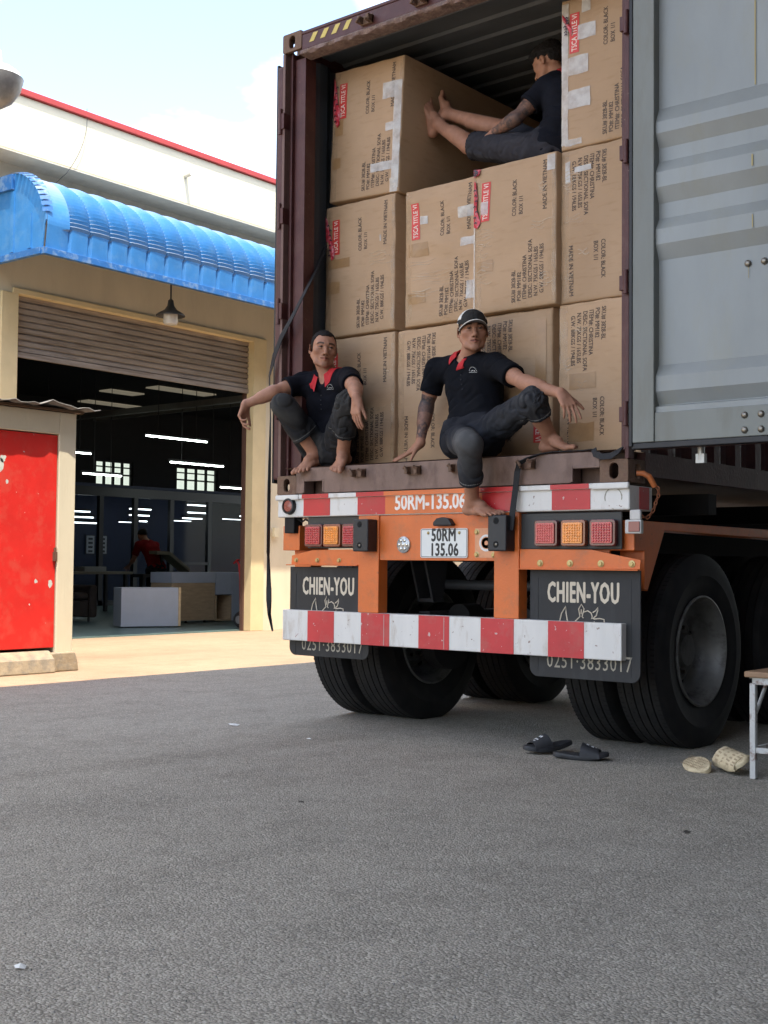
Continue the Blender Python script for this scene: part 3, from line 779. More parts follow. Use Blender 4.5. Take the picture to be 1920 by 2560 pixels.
# sill
mb = MB()
mb.prism([(0.162, 1.405), (0.218, 1.405), (0.218, 1.487), (0.392, 1.487), (0.392, 1.405), (2.108, 1.405), (2.108, 1.487), (2.276, 1.487), (2.276, 1.560), (0.162, 1.560)], 'y', 0.0, 0.10)
mb.box(0.20, 2.276, 0.13, 0.14, 1.405, 1.50)
mb.prism([(0.05, 1.556), (0.10, 1.560), (0.10, 1.568), (0.0, 1.566)], 'x', 0.062, 2.40)
mb.box(0.218, 0.232, -0.003, 0.02, 1.41, 1.49).box(0.380, 0.394, -0.003, 0.02, 1.41, 1.49).box(0.232, 0.380, -0.003, 0.02, 1.478, 1.49)
mb.box(2.106, 2.120, -0.003, 0.02, 1.41, 1.49).box(2.120, 2.276, -0.003, 0.02, 1.478, 1.49)
sl = mb.build('sill', m_rail, ct, bevel=0.003)
mb = MB()
for x in (0.68, 1.09, 1.40, 1.85): keeper(mb, x, 1.512)
mb.build('cam_keeper', m_cast, sl, bevel=0.003)
# side walls, roof, floor, front
def corr(z0, z1, x, sgn, y0=0.15, y1=12.05, per=0.278, dep=0.036):
    pts = []; y = y0
    while y < y1:
        pts += [(x, y), (x, min(y + 0.07, y1)), (x + sgn * dep, min(y + 0.14, y1)), (x + sgn * dep, min(y + 0.21, y1))]; y += per
    return pts
mb = MB(); mb.mark().sheet(corr(0, 0, 0.012, 1), 'z', 1.56, 4.2).mark().sheet(corr(0, 0, 2.434, -1, dep=0.026), 'z', 1.56, 4.2)
mb.build('side_wall', m_mar, ct, recalc=False)
mb = MB(); mb.mark().sheet(corr(0, 0, 0.018, 1), 'z', 1.56, 4.2).mark().sheet(corr(0, 0, 2.429, -1, dep=0.026), 'z', 1.56, 4.2)
mb.build('wall_liner', m_liner, ct, recalc=False)
mb = MB(); mb.mark().box(0.0, 0.06, 0.178, 12.014, 4.2, 4.26).mark().box(2.378, 2.438, 0.178, 12.014, 4.2, 4.26)
mb.mark().box(0.0, 0.05, 0.178, 12.014, 1.405, 1.56).mark().box(2.388, 2.438, 0.178, 12.014, 1.44, 1.56)
mb.build('side_rail', m_mar, ct)
mb = MB(); pts = []; y = 0.09
while y < 12.1:
    pts += [(y, 4.236), (y + 0.09, 4.236), (y + 0.105, 4.252), (y + 0.194, 4.252)]; y += 0.209
mb.sheet(pts, 'x', 0.05, 2.388); mb.build('roof', m_liner, ct, recalc=False)
mb = MB(); mb.sheet([(a, b + 0.008) for a, b in pts], 'x', 0.05, 2.388); mb.build('roof_skin', m_mar, ct, recalc=False)
MB().box(0.05, 2.388, 0.10, 12.1, 1.53, 1.565).build('floor', mat('container_plywood', (0.11, 0.065, 0.04), 0.7, var=0.2, stretch=(6, 1, 1)), ct)
MB().box(0.03, 2.41, 12.1, 12.15, 1.42, 4.28).build('front_wall', m_mar, ct)
# right hand door, swung open in line with the rear face, its inside towards the viewer
dr = MB()
dr.box(2.470, 2.587, -0.018, 0.05, 1.590, 4.165).box(3.52, 3.63, -0.018, 0.05, 1.590, 4.165)
dr.box(2.587, 3.52, -0.010, 0.05, 1.590, 1.734).box(2.587, 3.52, -0.010, 0.05, 4.03, 4.165)
door = dr.build('door', m_stile, ct, bevel=0.004, label='grey right hand door swung fully open')
deep, proud = 0.036, 0.002
PF = [(proud, 1.7345), (proud, 1.762), (deep, 1.772), (deep, 1.775), (proud, 1.838), (proud, 1.912), (deep, 1.971), (deep, 2.490),
      (proud, 2.565), (proud, 2.640), (deep, 2.699), (deep, 2.774), (proud, 2.849), (proud, 2.924), (deep, 2.984), (deep, 3.051), (proud, 3.119), (proud, 3.175), (deep, 3.250), (deep, 3.80), (proud, 3.87), (proud, 3.94), (deep, 4.0), (deep, 4.03)]
mb = MB(); n_ = len(PF); NX = 14; xs_ = [2.587 + 0.933 * i / NX for i in range(NX + 1)]
for i, x in enumerate(xs_):
    for k, (yy, zz_) in enumerate(PF):
        e_ = min(1, min(x - 2.587, 3.52 - x) / 0.05 + 0.0)
        mb.v.append((x, yy + 0.004 * noise.noise(Vector((x * 3, zz_ * 3, 1))) * e_, zz_))
mb.f = [(i * n_ + k, (i + 1) * n_ + k, (i + 1) * n_ + k + 1, i * n_ + k + 1) for i in range(NX) for k in range(n_ - 1)]
mb.s = [False] * len(mb.f); mb.mi = [0] * len(mb.f)
mb.build('door_panel', m_door, door, recalc=False)
mb = MB()
for x in (3.05, 3.13):
    for zz_ in (1.62, 1.69, 2.41, 3.185): mb.mark().sphere((x, (-0.012 if zz_ < 1.73 else 0.030), zz_), 0.0165, 12, 8, (1, 0.6, 1))
mb.build('bolt', m_bolt, door)
mb = MB(); mb.box(3.086, 3.094, 0.0305, 0.031, 2.2, 3.0).box(3.08, 3.086, 0.0305, 0.0308, 1.985, 2.37)
mb.add([(3.083, -0.0005, 2.87), (3.088, -0.0005, 2.87), (3.091, 0.0275, 3.19), (3.085, 0.0275, 3.19)], [(0, 1, 2, 3)])
mb = MB()
for x0, x1, z0, z1 in ((3.083, 3.091, 2.86, 2.915), (3.085, 3.090, 2.57, 2.63)): mb.mark().box(x0, x1, proud - 0.005, proud - 0.0045, z0, z1)
for x0, x1, z0, z1 in ((3.086, 3.092, 3.255, 3.78), (3.052, 3.054, 2.34, 2.395)): mb.mark().box(x0, x1, deep - 0.006, deep - 0.0055, z0, z1)
mb.build('rust_streak', mat('rust_streak', (0.36, 0.30, 0.14), 0.7), door)
mb = MB(); mb.box(2.452, 2.470, -0.022, 0.04, 1.572, 4.18).box(2.462, 3.64, -0.012, 0.045, 1.560, 1.588)
mb.build('door_gasket', m_rub, door, bevel=0.003)
MB().box(2.47, 3.64, 0.052, 0.07, 1.56, 4.18).build('outer_skin', m_mar, door)
mb = MB()
for x in (2.78, 3.33): mb.mark().cyl((x, 0.10, 1.50), (x, 0.10, 4.24), 0.017, 12).box(x - 0.03, x + 0.03, 0.07, 0.13, 1.62, 1.70).box(x - .03, x + .03, 0.07, 0.13, 4.05, 4.12).box(x - 0.022, x + 0.022, 0.085, 0.115, 1.485, 1.53)
mb.build('locking_bar', mat('galvanised_bar', (0.42, 0.42, 0.40), 0.45, 0.6), door)
mb = MB(); mb.cyl((3.335, 0.05, 1.47), (3.335, 0.05, 1.56), 0.022, 10).box(3.30, 3.37, 0.02, 0.08, 1.48, 1.50)
mb.build('locking_cam', mat('pale_cam', (0.45, 0.42, 0.36), 0.6), door, bevel=0.004)
# left hand door folded back along the side
mb = MB(); mb.box(-0.070, -0.018, 0.03, 1.20, 1.50, 4.12)
ld = mb.build('door', m_mar, ct, bevel=0.012, label='left hand door folded back against the container side')
mb = MB(); mb.box(-0.088, -0.070, 0.04, 1.19, 1.48, 4.14); mb.build('door_gasket', m_rub, ld, bevel=0.004)
mb = MB(); mb.mark().cyl((-0.012, 0.34, 1.46), (-0.012, 0.34, 4.2), 0.015, 10).mark().cyl((-0.012, 0.9, 1.46), (-0.012, 0.9, 4.2), 0.015, 10)
mb.build('locking_bar', m_mar, ld)

# ================================================================== trailer
m_or = mat('orange_chassis_paint', (0.64, 0.145, 0.026), 0.42, 0.0, var=0.12, chip=(0.20, 0.08, 0.045), chipcut=0.70, vscale=4, col2=(0.33, 0.13, 0.055), c2amt=0.7, c2scale=7, c2lo=0.52, c2hi=0.72, bump=0.12, bscale=90)
m_wh = mat('dirty_white_stripe', (0.66, 0.64, 0.60), 0.5, 0.0, var=0.06, chip=(0.22, 0.13, 0.09), chipcut=0.685, vscale=5, col2=(0.40, 0.32, 0.24), c2amt=0.75, c2scale=7, c2lo=0.54, c2hi=0.74, stretch=(2.2, 1, 0.6), bump=0.1, bscale=60)
m_rs = mat('red_stripe', (0.48, 0.016, 0.020), 0.4, 0.0, var=0.14, chip=(0.55, 0.45, 0.42), chipcut=0.70, vscale=5, col2=(0.38, 0.05, 0.04), c2amt=0.5, c2scale=7)
m_rs2 = mat('faded_red_stripe', (0.52, 0.030, 0.035), 0.45, 0.0, var=0.16, chip=(0.55, 0.45, 0.42), chipcut=0.68, vscale=5, col2=(0.42, 0.10, 0.08), c2amt=0.5, c2scale=6)
m_chas = mat('grimy_underframe', (0.010, 0.009, 0.009), 0.75, 0.2, var=0.3, vscale=8)
m_blk = mat('black_mud_flap', (0.0135, 0.014, 0.0155), 0.6, 0.0, var=0.15, vscale=5, col2=(0.026, 0.027, 0.029), c2amt=0.6, c2scale=5, stretch=(2, 1, 0.5), bump=0.1, bscale=80)
t_ = m_blk.node_tree; b_ = t_.nodes['Principled BSDF']; src_ = b_.inputs['Base Color'].links[0].from_socket
tc_ = t_.nodes.new('ShaderNodeTexCoord'); sx_ = t_.nodes.new('ShaderNodeSeparateXYZ'); t_.links.new(tc_.outputs['Object'], sx_.inputs[0])
nn_ = t_.nodes.new('ShaderNodeTexNoise'); nn_.inputs['Scale'].default_value = 7; nn_.inputs['Detail'].default_value = 7; t_.links.new(tc_.outputs['Object'], nn_.inputs['Vector'])
ma_ = t_.nodes.new('ShaderNodeMath'); ma_.operation = 'MULTIPLY_ADD'; ma_.inputs[1].default_value = 0.25; t_.links.new(nn_.outputs['Fac'], ma_.inputs[0]); t_.links.new(sx_.outputs[2], ma_.inputs[2])
mr_ = t_.nodes.new('ShaderNodeMapRange'); mr_.inputs['From Min'].default_value = 0.36; mr_.inputs['From Max'].default_value = 0.24; mr_.inputs['To Max'].default_value = 0.75; t_.links.new(ma_.outputs[0], mr_.inputs['Value'])
mk_ = t_.nodes.new('ShaderNodeMix'); mk_.data_type = 'RGBA'; mk_.inputs['B'].default_value = (0.085, 0.085, 0.082, 1); t_.links.new(mr_.outputs[0], mk_.inputs['Factor']); t_.links.new(src_, mk_.inputs['A']); t_.links.new(mk_.outputs['Result'], b_.inputs['Base Color'])
m_lett = mat('cream_lettering', (0.60, 0.52, 0.40), 0.6, var=0.08, vscale=30)
tr = thing('semi_trailer', (1.22, 0.3, 0), 'orange skeletal semi trailer with red and white striped bumpers', 'trailer')
# upper rear beam
mb = MB()
mb.box(0.008, 2.445, 0.0, 0.24, 1.262, 1.385).box(0.004, 0.20, -0.022, 0.0, 1.366, 1.3985).box(2.24, 2.450, -0.022, 0.0, 1.366, 1.3985)
ub = mb.build('rear_beam', m_wh, tr, bevel=0.008, segs=3)
mb = MB(); mb.box(0.20, 2.24, -0.016, 0.0, 1.372, 1.3985); mb.build('top_lip', m_wh, ub, bevel=0.003)
up = [(0.229, 0.445, m_rs), (0.664, 0.875, m_rs), (0.875, 1.555, m_or), (1.555, 1.772, m_rs), (1.996, 2.224, m_rs)]
for a, b, m_ in up:
    mb = MB(); mb.box(a, b, -0.0025, 0.0, 1.268, 1.371).box(a, b, -0.0185, -0.016, 1.373, 1.398)
    mb.build('stripe', m_, ub)
MB().box(2.4455, 2.448, 0.10, 0.20, 1.268, 1.380).build('stripe', m_rs, ub)
mb = MB(); text_to(mb, '50RM-135.06', 0.118, lambda x, y: (0.945 + x, -0.0035, 1.292 + y * 1.03), xs=0.80, fat=0.0028, spacing=0.98)
mb.build('stencilled_number', mat('white_stencil', (0.78, 0.72, 0.66), 0.6), ub, recalc=False)
mb = MB(); mb.lathe([(0.001, -0.024), (0.034, -0.022), (0.036, -0.006)], 'y', (0.115, 0, 1.330), 30)
l1 = mb.build('reflector', mat('deep_red_reflector', (0.20, 0.012, 0.014), 0.2, coat=0.5), ub)
mb = MB(); mb.lathe([(0.036, -0.006), (0.038, -0.026), (0.048, -0.024), (0.052, -0.001)], 'y', (0.115, 0, 1.330), 30); mb.build('rim', m_rub, l1)
mb = MB(); mb.lathe([(0.046, -0.0005), (0.046, -0.002), (0.050, -0.002), (0.050, -0.0005)], 'y', (2.355, 0, 1.325), 30, ang0=R(-15), ang1=R(200)); mb.build('glue_mark', mat('glue_ring', (0.30, 0.28, 0.22), 0.8), ub)
# posts, cross plate, lower bumper
for a, b in ((0.670, 0.825), (1.632, 1.791)):
    MB().box(a, b, 0.002, 0.085, 0.698, 1.262).build('bumper_post', m_or, tr, bevel=0.004)
mb = MB(); mb.box(0.825, 1.632, 0.012, 0.03, 1.003, 1.262).box(0.825, 1.632, 0.030, 0.09, 1.003, 1.018); cp = mb.build('cross_plate', m_or, tr, bevel=0.003)
mb = MB(); mb.box(0.067, 2.405, -0.006, 0.09, 0.512, 0.697); lb = mb.build('bumper', m_wh, tr, bevel=0.005)
w_ = (2.405 - 0.067) / 11
for k in range(1, 11, 2): MB().box(0.067 + k * w_, 0.067 + (k + 1) * w_, -0.0085, -0.006, 0.5125, 0.6965).build('stripe', m_rs2, lb)
mb = MB(); 
for x in (0.875, 1.305): mb.mark().box(x, x + 0.005, -0.0092, -0.0086, 0.515, 0.69)
mb.mark().add([(0.175, -0.0068, 0.535), (0.20, -0.0068, 0.556), (0.205, -0.0068, 0.556), (0.18, -0.0068, 0.532)], [(0, 1, 2, 3)])
mb.build('scratch', mat('scratch_mark', (0.45, 0.30, 0.28), 0.8), lb)
# licence plate
mb = MB(); mb.prism(rc(0.325, 0.163, 0.012, 4, 1.292, 1.100), 'y', 0.004, 0.012)
pl_ = mb.build('licence_plate', mat('plate_white', (0.68, 0.69, 0.66), 0.4, var=0.03), cp)
tag(pl_)
mb = MB()
text_to(mb, '50RM', 0.098, lambda x, y: (1.292 + x, 0.0032, 1.112 + y), xs=0.72, fat=0.0028, align='CENTER', spacing=1.04)
text_to(mb, '135.06', 0.098, lambda x, y: (1.296 + x, 0.0032, 1.031 + y), xs=0.72, fat=0.0028, align='CENTER', spacing=1.04)
o1 = rc(0.317, 0.155, 0.010, 4, 1.292, 1.100); o2 = rc(0.311, 0.149, 0.008, 4, 1.292, 1.100); n_ = len(o1)
mb.add([(p[0], 0.0034, p[1]) for p in o1] + [(p[0], 0.0034, p[1]) for p in o2], [(i, (i + 1) % n_, n_ + (i + 1) % n_, n_ + i) for i in range(n_)])
mb.build('plate_characters', mat('plate_black', (0.02, 0.02, 0.02), 0.5), pl_, recalc=False)
mb = MB()
for x in (1.185, 1.40): mb.mark().sphere((x, 0.003, 1.157), 0.009, 10, 6, (1, .6, 1))
mb.build('plate_bolt', mat('brass_bolt', (0.42, 0.32, 0.14), 0.4, 0.7), pl_)
mb = MB(); mb.prism([(1.24, 1.195), (1.368, 1.195), (1.368, 1.205), (1.345, 1.235), (1.30, 1.243), (1.262, 1.236), (1.24, 1.215)], 'y', -0.030, 0.012); mb.build('plate_lamp', m_rub, cp, bevel=0.006)
mb = MB(); mb.lathe([(0.001, -0.002), (0.040, -0.001), (0.047, 0.004), (0.047, 0.012)], 'y', (1.005, 0, 1.092), 32)
rv = mb.build('reversing_lamp', mat('clear_lens', (0.42, 0.42, 0.40), 0.15, 0.3, coat=0.6, var=0.5, vscale=60), cp)
mb = MB()
for k in range(7):
    a = k * PI / 3; rr = 0.0 if k == 6 else 0.027
    mb.mark().sphere((1.005 + rr * math.cos(a), -0.0015, 1.092 + rr * math.sin(a)), 0.011, 12, 6, (1, 0.3, 1))
mb.build('led', mat('led_chrome', (0.5, 0.5, 0.48), 0.1, 0.8), rv)
mb = MB(); mb.lathe([(0.034, 0.0095), (0.046, 0.0095), (0.046, 0.012), (0.034, 0.012)], 'y', (1.575, 0, 1.10), 32)
mb.build('round_sticker', mat('white_sticker', (0.68, 0.66, 0.62), 0.6, var=0.12, vscale=40), cp)
mb = MB(); text_to(mb, 'MT', 0.03, lambda x, y: (1.575 + x, 0.0100, 1.09 + y), align='CENTER')
mb = MB(); mb.lathe([(0.012, 0.0105), (0.030, 0.0105), (0.030, 0.012), (0.012, 0.012)], 'y', (1.575, 0, 1.10), 28); mb.build('round_sticker', mat('orange_sticker', (0.68, 0.32, 0.12), 0.6, var=0.2, vscale=60), cp)
mb = MB()
for x, z_ in ((1.513, 1.160), (1.513, 1.038), (1.625, 1.036)): mb.mark().lathe([(0.001, 0.000), (0.009, 0.000), (0.010, 0.006), (0.016, 0.008), (0.016, 0.012)], 'y', (x, 0, z_), 12, smooth=False)
mb.build('bolt', mat('brass_bolt', (0.42, 0.32, 0.14), 0.4, 0.7), cp)
mb = MB(); mb.box(1.50, 1.632, 0.0105, 0.012, 1.02, 1.18); mb.build('clear_label', mat('scuffed_label', (0.62, 0.27, 0.13), 0.35, var=0.15, vscale=30), cp)
# rubber stop blocks
for x0, x1, z0, z1 in ((0.700, 0.815, 1.052, 1.238), (1.650, 1.768, 1.055, 1.245)):
    mb = MB(); mb.box(x0, x1, -0.085, 0.002, z0, z1); bk = mb.build('rubber_buffer', mat('buffer_rubber', (0.014, 0.015, 0.018), 0.5, var=0.2), tr, bevel=0.007, segs=3)
    mb = MB()
    for zz_ in (z0 + 0.035, z1 - 0.030): mb.mark().lathe([(0.018, -0.0855), (0.012, -0.0865), (0.001, -0.0868)], 'y', ((x0 + x1) / 2 - 0.005, 0, zz_), 18)
    mb.build('bolt_recess', mat('recess_black', (0.004, 0.004, 0.004), 0.9), bk)
    mb = MB()
    for zz_ in (z0 + 0.035,): mb.sphere(((x0 + x1) / 2 - 0.003, -0.0868, zz_), 0.008, 10, 6, (1, .4, 1))
    mb.build('bolt', m_bolt, bk)
# tail lamps
m_lred = mat('tail_lamp_red', (0.42, 0.012, 0.018), 0.22, coat=0.7, var=0.3, vscale=70)
m_lpink = mat('faded_red_lens', (0.55, 0.075, 0.065), 0.3, coat=0.4, var=0.15, vscale=50)
m_lamb = mat('amber_lens', (0.78, 0.24, 0.015), 0.22, coat=0.7, var=0.3, vscale=70)
m_lrim = mat('lens_rim_red', (0.11, 0.012, 0.010), 0.25, coat=0.5)
def tail(xs, zb, ms):
    for (a, b), m_ in zip(xs, ms):
        cx, w_ = (a + b) / 2, b - a
        mb = MB(); mb.prism(rc(w_, 0.135, 0.016, 4, cx, zb + 0.0675), 'y', -0.014, 0.02)
        hs = mb.build('tail_lamp', m_lrim if m_ is not m_lamb else mat('lens_rim_amber', (0.22, 0.05, 0.012), 0.25, coat=0.5), tr, bevel=0.004)
        mb = MB(); mb.prism(rc(w_ - 0.028, 0.107, 0.008, 3, cx, zb + 0.0675), 'y', -0.022, -0.0135)
        ln = mb.build('lens', m_, hs, bevel=0.003)
        ng = 7; mb = MB()
        for i in range(ng):
            for j in range(ng):
                x = cx + (i + 0.5 - ng / 2) * (w_ - 0.040) / ng; z_ = zb + 0.0675 + (j + 0.5 - ng / 2) * 0.094 / ng
                mb.sphere((x, -0.022, z_), 0.0066, 6, 4, (1, .5, 1))
        mb.build('lens_facet', m_, hs)
tail(((1.895, 2.035), (2.057, 2.201), (2.226, 2.372)), 1.081, (m_lpink, m_lamb, m_lred))
tail(((0.250, 0.394), (0.401, 0.540), (0.552, 0.666)), 1.081, (m_lred, m_lamb, m_lred))
MB().box(1.791, 2.39, 0.022, 0.035, 1.066, 1.255).build('lamp_plate', mat('dark_lamp_plate', (0.025, 0.025, 0.024), 0.5), tr, bevel=0.004)
MB().box(0.245, 0.670, 0.022, 0.035, 1.072, 1.262).build('lamp_plate', mat('dark_lamp_plate', (0.025, 0.025, 0.024), 0.5), tr, bevel=0.004)
# flap brackets and flaps
mb = MB(); mb.prism([(1.791, 0.963), (2.498, 0.966), (2.502, 1.012), (2.225, 1.064), (1.791, 1.067)], 'y', 0.010, 0.018).box(1.791, 2.498, -0.012, 0.018, 0.959, 0.965)
fb = mb.build('flap_bracket', m_or, tr, bevel=0.002)
mb = MB(); mb.prism([(0.120, 0.975), (0.670, 0.972), (0.670, 1.066), (0.300, 1.062), (0.125, 1.028)], 'y', 0.010, 0.018).box(0.095, 0.670, -0.012, 0.018, 0.968, 0.974)
fb2 = mb.build('flap_bracket', m_or, tr, bevel=0.002)
mb = MB(); 
for x in (1.92, 2.10, 2.28, 2.455): mb.mark().lathe([(0.001, -0.002), (0.010, -0.002), (0.011, 0.005), (0.018, 0.006), (0.018, 0.010)], 'y', (x, 0, 0.993), 14, smooth=False)
mb.build('bolt', mat('brass_bolt', (0.42, 0.32, 0.14), 0.4, 0.7), fb)
mb = MB()
for x in (0.165, 0.34, 0.515): mb.mark().lathe([(0.001, -0.002), (0.009, -0.002), (0.010, 0.005), (0.014, 0.006), (0.014, 0.010)], 'y', (x, 0, 1.000), 14, smooth=False)
mb.build('bolt', mat('brass_bolt', (0.42, 0.32, 0.14), 0.4, 0.7), fb2)
def flap(x0, x1, zb):
    w_ = x1 - x0; poly = [(x0, 0.96), (x0, zb + 0.05)]
    poly += [(x0 + 0.05 - 0.05 * math.cos(R(a)), zb + 0.05 - 0.05 * math.sin(R(a))) for a in range(15, 91, 15)]
    poly += [(x1 - 0.05 + 0.05 * math.sin(R(a)), zb + 0.05 - 0.05 * math.cos(R(a))) for a in range(0, 91, 15)] + [(x1, 0.96)]
    mb = MB(); mb.prism(poly, 'y', 0.042, 0.052)
    f_ = mb.build('mud_flap', m_blk, tr, bevel=0.002)
    s_ = w_ / 0.648
    # a thin embossed frame line
    mb = MB(); a0, a1, b0, b1 = x0 + 0.05, x1 - 0.05, 0.43, 0.918
    for (xa, xb, za, zb_) in ((a0, a1, b1, b1 + 0.003), (a0, a0 + 0.003, b0, b1), (a1 - 0.003, a1, b0, b1)): mb.box(xa, xb, 0.0405, 0.042, za, zb_)
    mb.build('embossed_border', m_blk, f_)
    mb = MB()
    text_to(mb, 'CHIEN-YOU', 0.150, lambda x, y: (x0 + 0.108 * s_ + x * s_, 0.0412, 0.795 + y * 0.98), xs=0.475, fat=0.0035, spacing=1.13)
    mb.build('lettering', m_lett, f_, recalc=False)
    mb = MB()
    text_to(mb, '0251·3833017', 0.115, lambda x, y: (x0 + 0.105 * s_ + x * s_, 0.0412, 0.455 + y * 0.95), xs=0.70, bold=0.0, spacing=1.08)
    mb.build('phone_number', mat('worn_lettering', (0.36, 0.32, 0.25), 0.7, var=0.25, vscale=20), f_, recalc=False)
    # horned beast line drawing, half hidden by the bumper
    cx = x0 + 0.325 * s_; mb = MB()
    def ln_(pts, w=0.0065):
        mb.strip([(cx + p[0] * s_, 0.0412, p[1]) for p in pts], (0, 0, 1) if False else (0.7, 0, 0.714), w, 0.0008) if False else mb.tube([(cx + p[0] * s_, 0.0415, p[1]) for p in pts], w / 2, 6)
    ln_([(-0.145, 0.68), (-0.13, 0.735), (-0.105, 0.772), (-0.103, 0.74), (-0.095, 0.70), (-0.07, 0.672)])
    ln_([(-0.075, 0.67), (-0.045, 0.70), (-0.02, 0.722), (-0.028, 0.76), (-0.012, 0.785), (0.004, 0.762), (-0.008, 0.722), (0.0, 0.715)])
    ln_([(-0.012, 0.76), (-0.014, 0.735)])
    ln_([(0.0, 0.745), (0.025, 0.753), (0.045, 0.742), (0.052, 0.725), (0.048, 0.712), (0.057, 0.715), (0.075, 0.73), (0.083, 0.755), (0.085, 0.772), (0.072, 0.755), (0.055, 0.745)])
    ln_([(0.060, 0.712), (0.095, 0.716), (0.120, 0.712), (0.122, 0.67)])
    ln_([(0.062, 0.70), (0.070, 0.67)])
    ln_([(-0.10, 0.66), (-0.06, 0.64), (-0.02, 0.60), (0.03, 0.58), (0.09, 0.60), (0.12, 0.66)])
    mb.build('emblem', m_lett, f_)
    return f_
flap(1.836, 2.484, 0.402); flap(0.082, 0.722, 0.420)
# side wings over the wheels
for sgn, x0, x1 in ((1, 2.30, 2.44), (-1, 0.0, 0.14)):
    mb = MB(); mb.prism([(0.06, 1.212), (3.7, 1.205), (3.7, 1.135), (0.385, 1.168), (0.20, 0.856), (0.165, 0.868), (0.165, 1.06), (0.06, 1.06)], 'x', x0, x1)
    mb.build('wheel_guard', m_or, tr, bevel=0.004)
mb = MB(); mb.box(1.80, 2.30, 0.06, 0.075, 0.98, 1.212); mb.build('guard_plate', m_or, tr)
mb = MB(); mb.box(2.418, 2.508, 0.002, 0.03, 1.143, 1.212).box(2.44, 2.50, 0.01, 0.03, 1.212, 1.262)
sm = mb.build('marker_lamp', mat('marker_white', (0.5, 0.48, 0.45), 0.4), tr, bevel=0.005)
MB().box(2.440, 2.502, -0.003, 0.002, 1.152, 1.203).build('lens', mat('marker_red', (0.22, 0.035, 0.025), 0.3, coat=0.4), sm, bevel=0.003)
mb = MB(); mb.box(0.048, 0.130, 0.02, 0.10, 1.165, 1.262); sm = mb.build('marker_lamp', m_chas, tr, bevel=0.005)
MB().box(0.040, 0.048, 0.03, 0.09, 1.17, 1.215).build('lens', mat('marker_white', (0.5, 0.48, 0.45), 0.4), sm)
mb = MB(); mb.tube([(0.13, 0.05, 1.255), (0.17, 0.05, 1.235), (0.21, 0.04, 1.25), (0.25, 0.03, 1.235)], 0.006, 6); mb.build('lamp_cable', m_rub, tr)
# twist lock safety pin on its chain
mb = MB(); mb.tube([(2.445, 0.075, 1.447), (2.475, 0.085, 1.446), (2.50, 0.10, 1.43), (2.515, 0.115, 1.395), (2.52, 0.12, 1.378)], [0.013, 0.014, 0.015, 0.015, 0.013], 12)
tl = mb.build('lock_pin', mat('orange_pin', (0.48, 0.13, 0.03), 0.55, var=0.25, vscale=30, col2=(0.2, 0.09, 0.05), c2amt=0.5, c2scale=30), tr)
m_chain = mat('rusty_chain', (0.28, 0.10, 0.045), 0.8, 0.2, var=0.3, vscale=60)
mb = MB(); cpts = [Vector(p) for p in ((2.525, 0.122, 1.385), (2.540, 0.125, 1.365), (2.538, 0.125, 1.335), (2.528, 0.12, 1.305), (2.522, 0.118, 1.28), (2.512, 0.11, 1.25), (2.495, 0.10, 1.228), (2.470, 0.09, 1.225), (2.45, 0.085, 1.245))]
tot = 0; pp = []
for i in range(len(cpts) - 1):
    for k in range(6): pp.append(cpts[i].lerp(cpts[i + 1], k / 6))
last = None; side = 0
for p in pp:
    if last is None or (p - last).length > 0.0165:
        d_ = (p - last).normalized() if last is not None else Vector((0.3, 0, -1)).normalized()
        a_ = d_.cross(Vector((0, 1, 0))).normalized() if side else d_.cross(d_.cross(Vector((0, 1, 0)))).normalized()
        side = 1 - side
        loop = []
        for k in range(10):
            t_ = 2 * PI * k / 10
            loop.append(p + d_ * (0.0125 * math.cos(t_)) + a_ * (0.0075 * math.sin(t_)))
        mb.tube(loop, 0.0028, 5, closed=True)
        last = p
mb.build('chain', m_chain, tl)
# main beams, axles, springs
mb = MB()
for xa in (0.76, 1.62):
    mb.mark().box(xa, xa + 0.12, 0.24, 12.0, 1.36, 1.385).box(xa, xa + 0.12, 0.24, 12.0, 1.00, 1.02).box(xa + 0.055, xa + 0.067, 0.24, 12.0, 1.02, 1.36)
for yy in (0.9, 2.4, 4.0, 5.6, 7.2, 8.8): mb.mark().box(0.0, 2.44, yy, yy + 0.10, 1.27, 1.385)
mb.mark().box(0.62, 1.80, 0.12, 0.28, 1.20, 1.36)
mb.build('frame_beam', m_chas, tr)
mb = MB(); mb.mark().tube([(0.75, 0.62, 0.86), (1.75, 0.62, 0.86)], 0.03, 12); mb.mark().tube([(0.87, 1.6, 0.80), (1.75, 1.6, 0.80)], 0.03, 12)
mb.build('torque_bar', mat('dusty_steel', (0.05, 0.053, 0.06), 0.6, 0.3), tr)
for xc in (0.80, 1.66):
    mb = MB()
    mb.prism([(0.40, 1.0), (0.62, 1.0), (0.58, 0.78), (0.48, 0.76)], 'x', xc - 0.06, xc - 0.045).prism([(0.40, 1.0), (0.62, 1.0), (0.58, 0.78), (0.48, 0.76)], 'x', xc + 0.045, xc + 0.06)
    mb.box(xc - 0.06, xc + 0.06, 0.48, 0.58, 0.755, 0.775)
    for k in range(5): mb.box(xc - 0.04, xc + 0.04, 0.55 - 0.05 * k + 0.12, 1.30 - 0.1 * (4 - k) * 0.6, 0.62 + 0.016 * k, 0.634 + 0.016 * k)
    mb.build('spring_hanger', mat('dusty_steel', (0.05, 0.053, 0.06), 0.6, 0.3), tr)
m_tyre = bpy.data.materials.new('tyre_rubber'); m_tyre.use_nodes = True
t_ = m_tyre.node_tree; b_ = t_.nodes['Principled BSDF']
b_.inputs['Roughness'].default_value = 0.75; b_.inputs['Specular IOR Level'].default_value = 0.35
n1 = t_.nodes.new('ShaderNodeTexNoise'); n1.inputs['Scale'].default_value = 9; n1.inputs['Detail'].default_value = 6
r1 = t_.nodes.new('ShaderNodeValToRGB'); r1.color_ramp.elements[0].color = (0.009, 0.009, 0.010, 1); r1.color_ramp.elements[1].color = (0.020, 0.019, 0.018, 1)
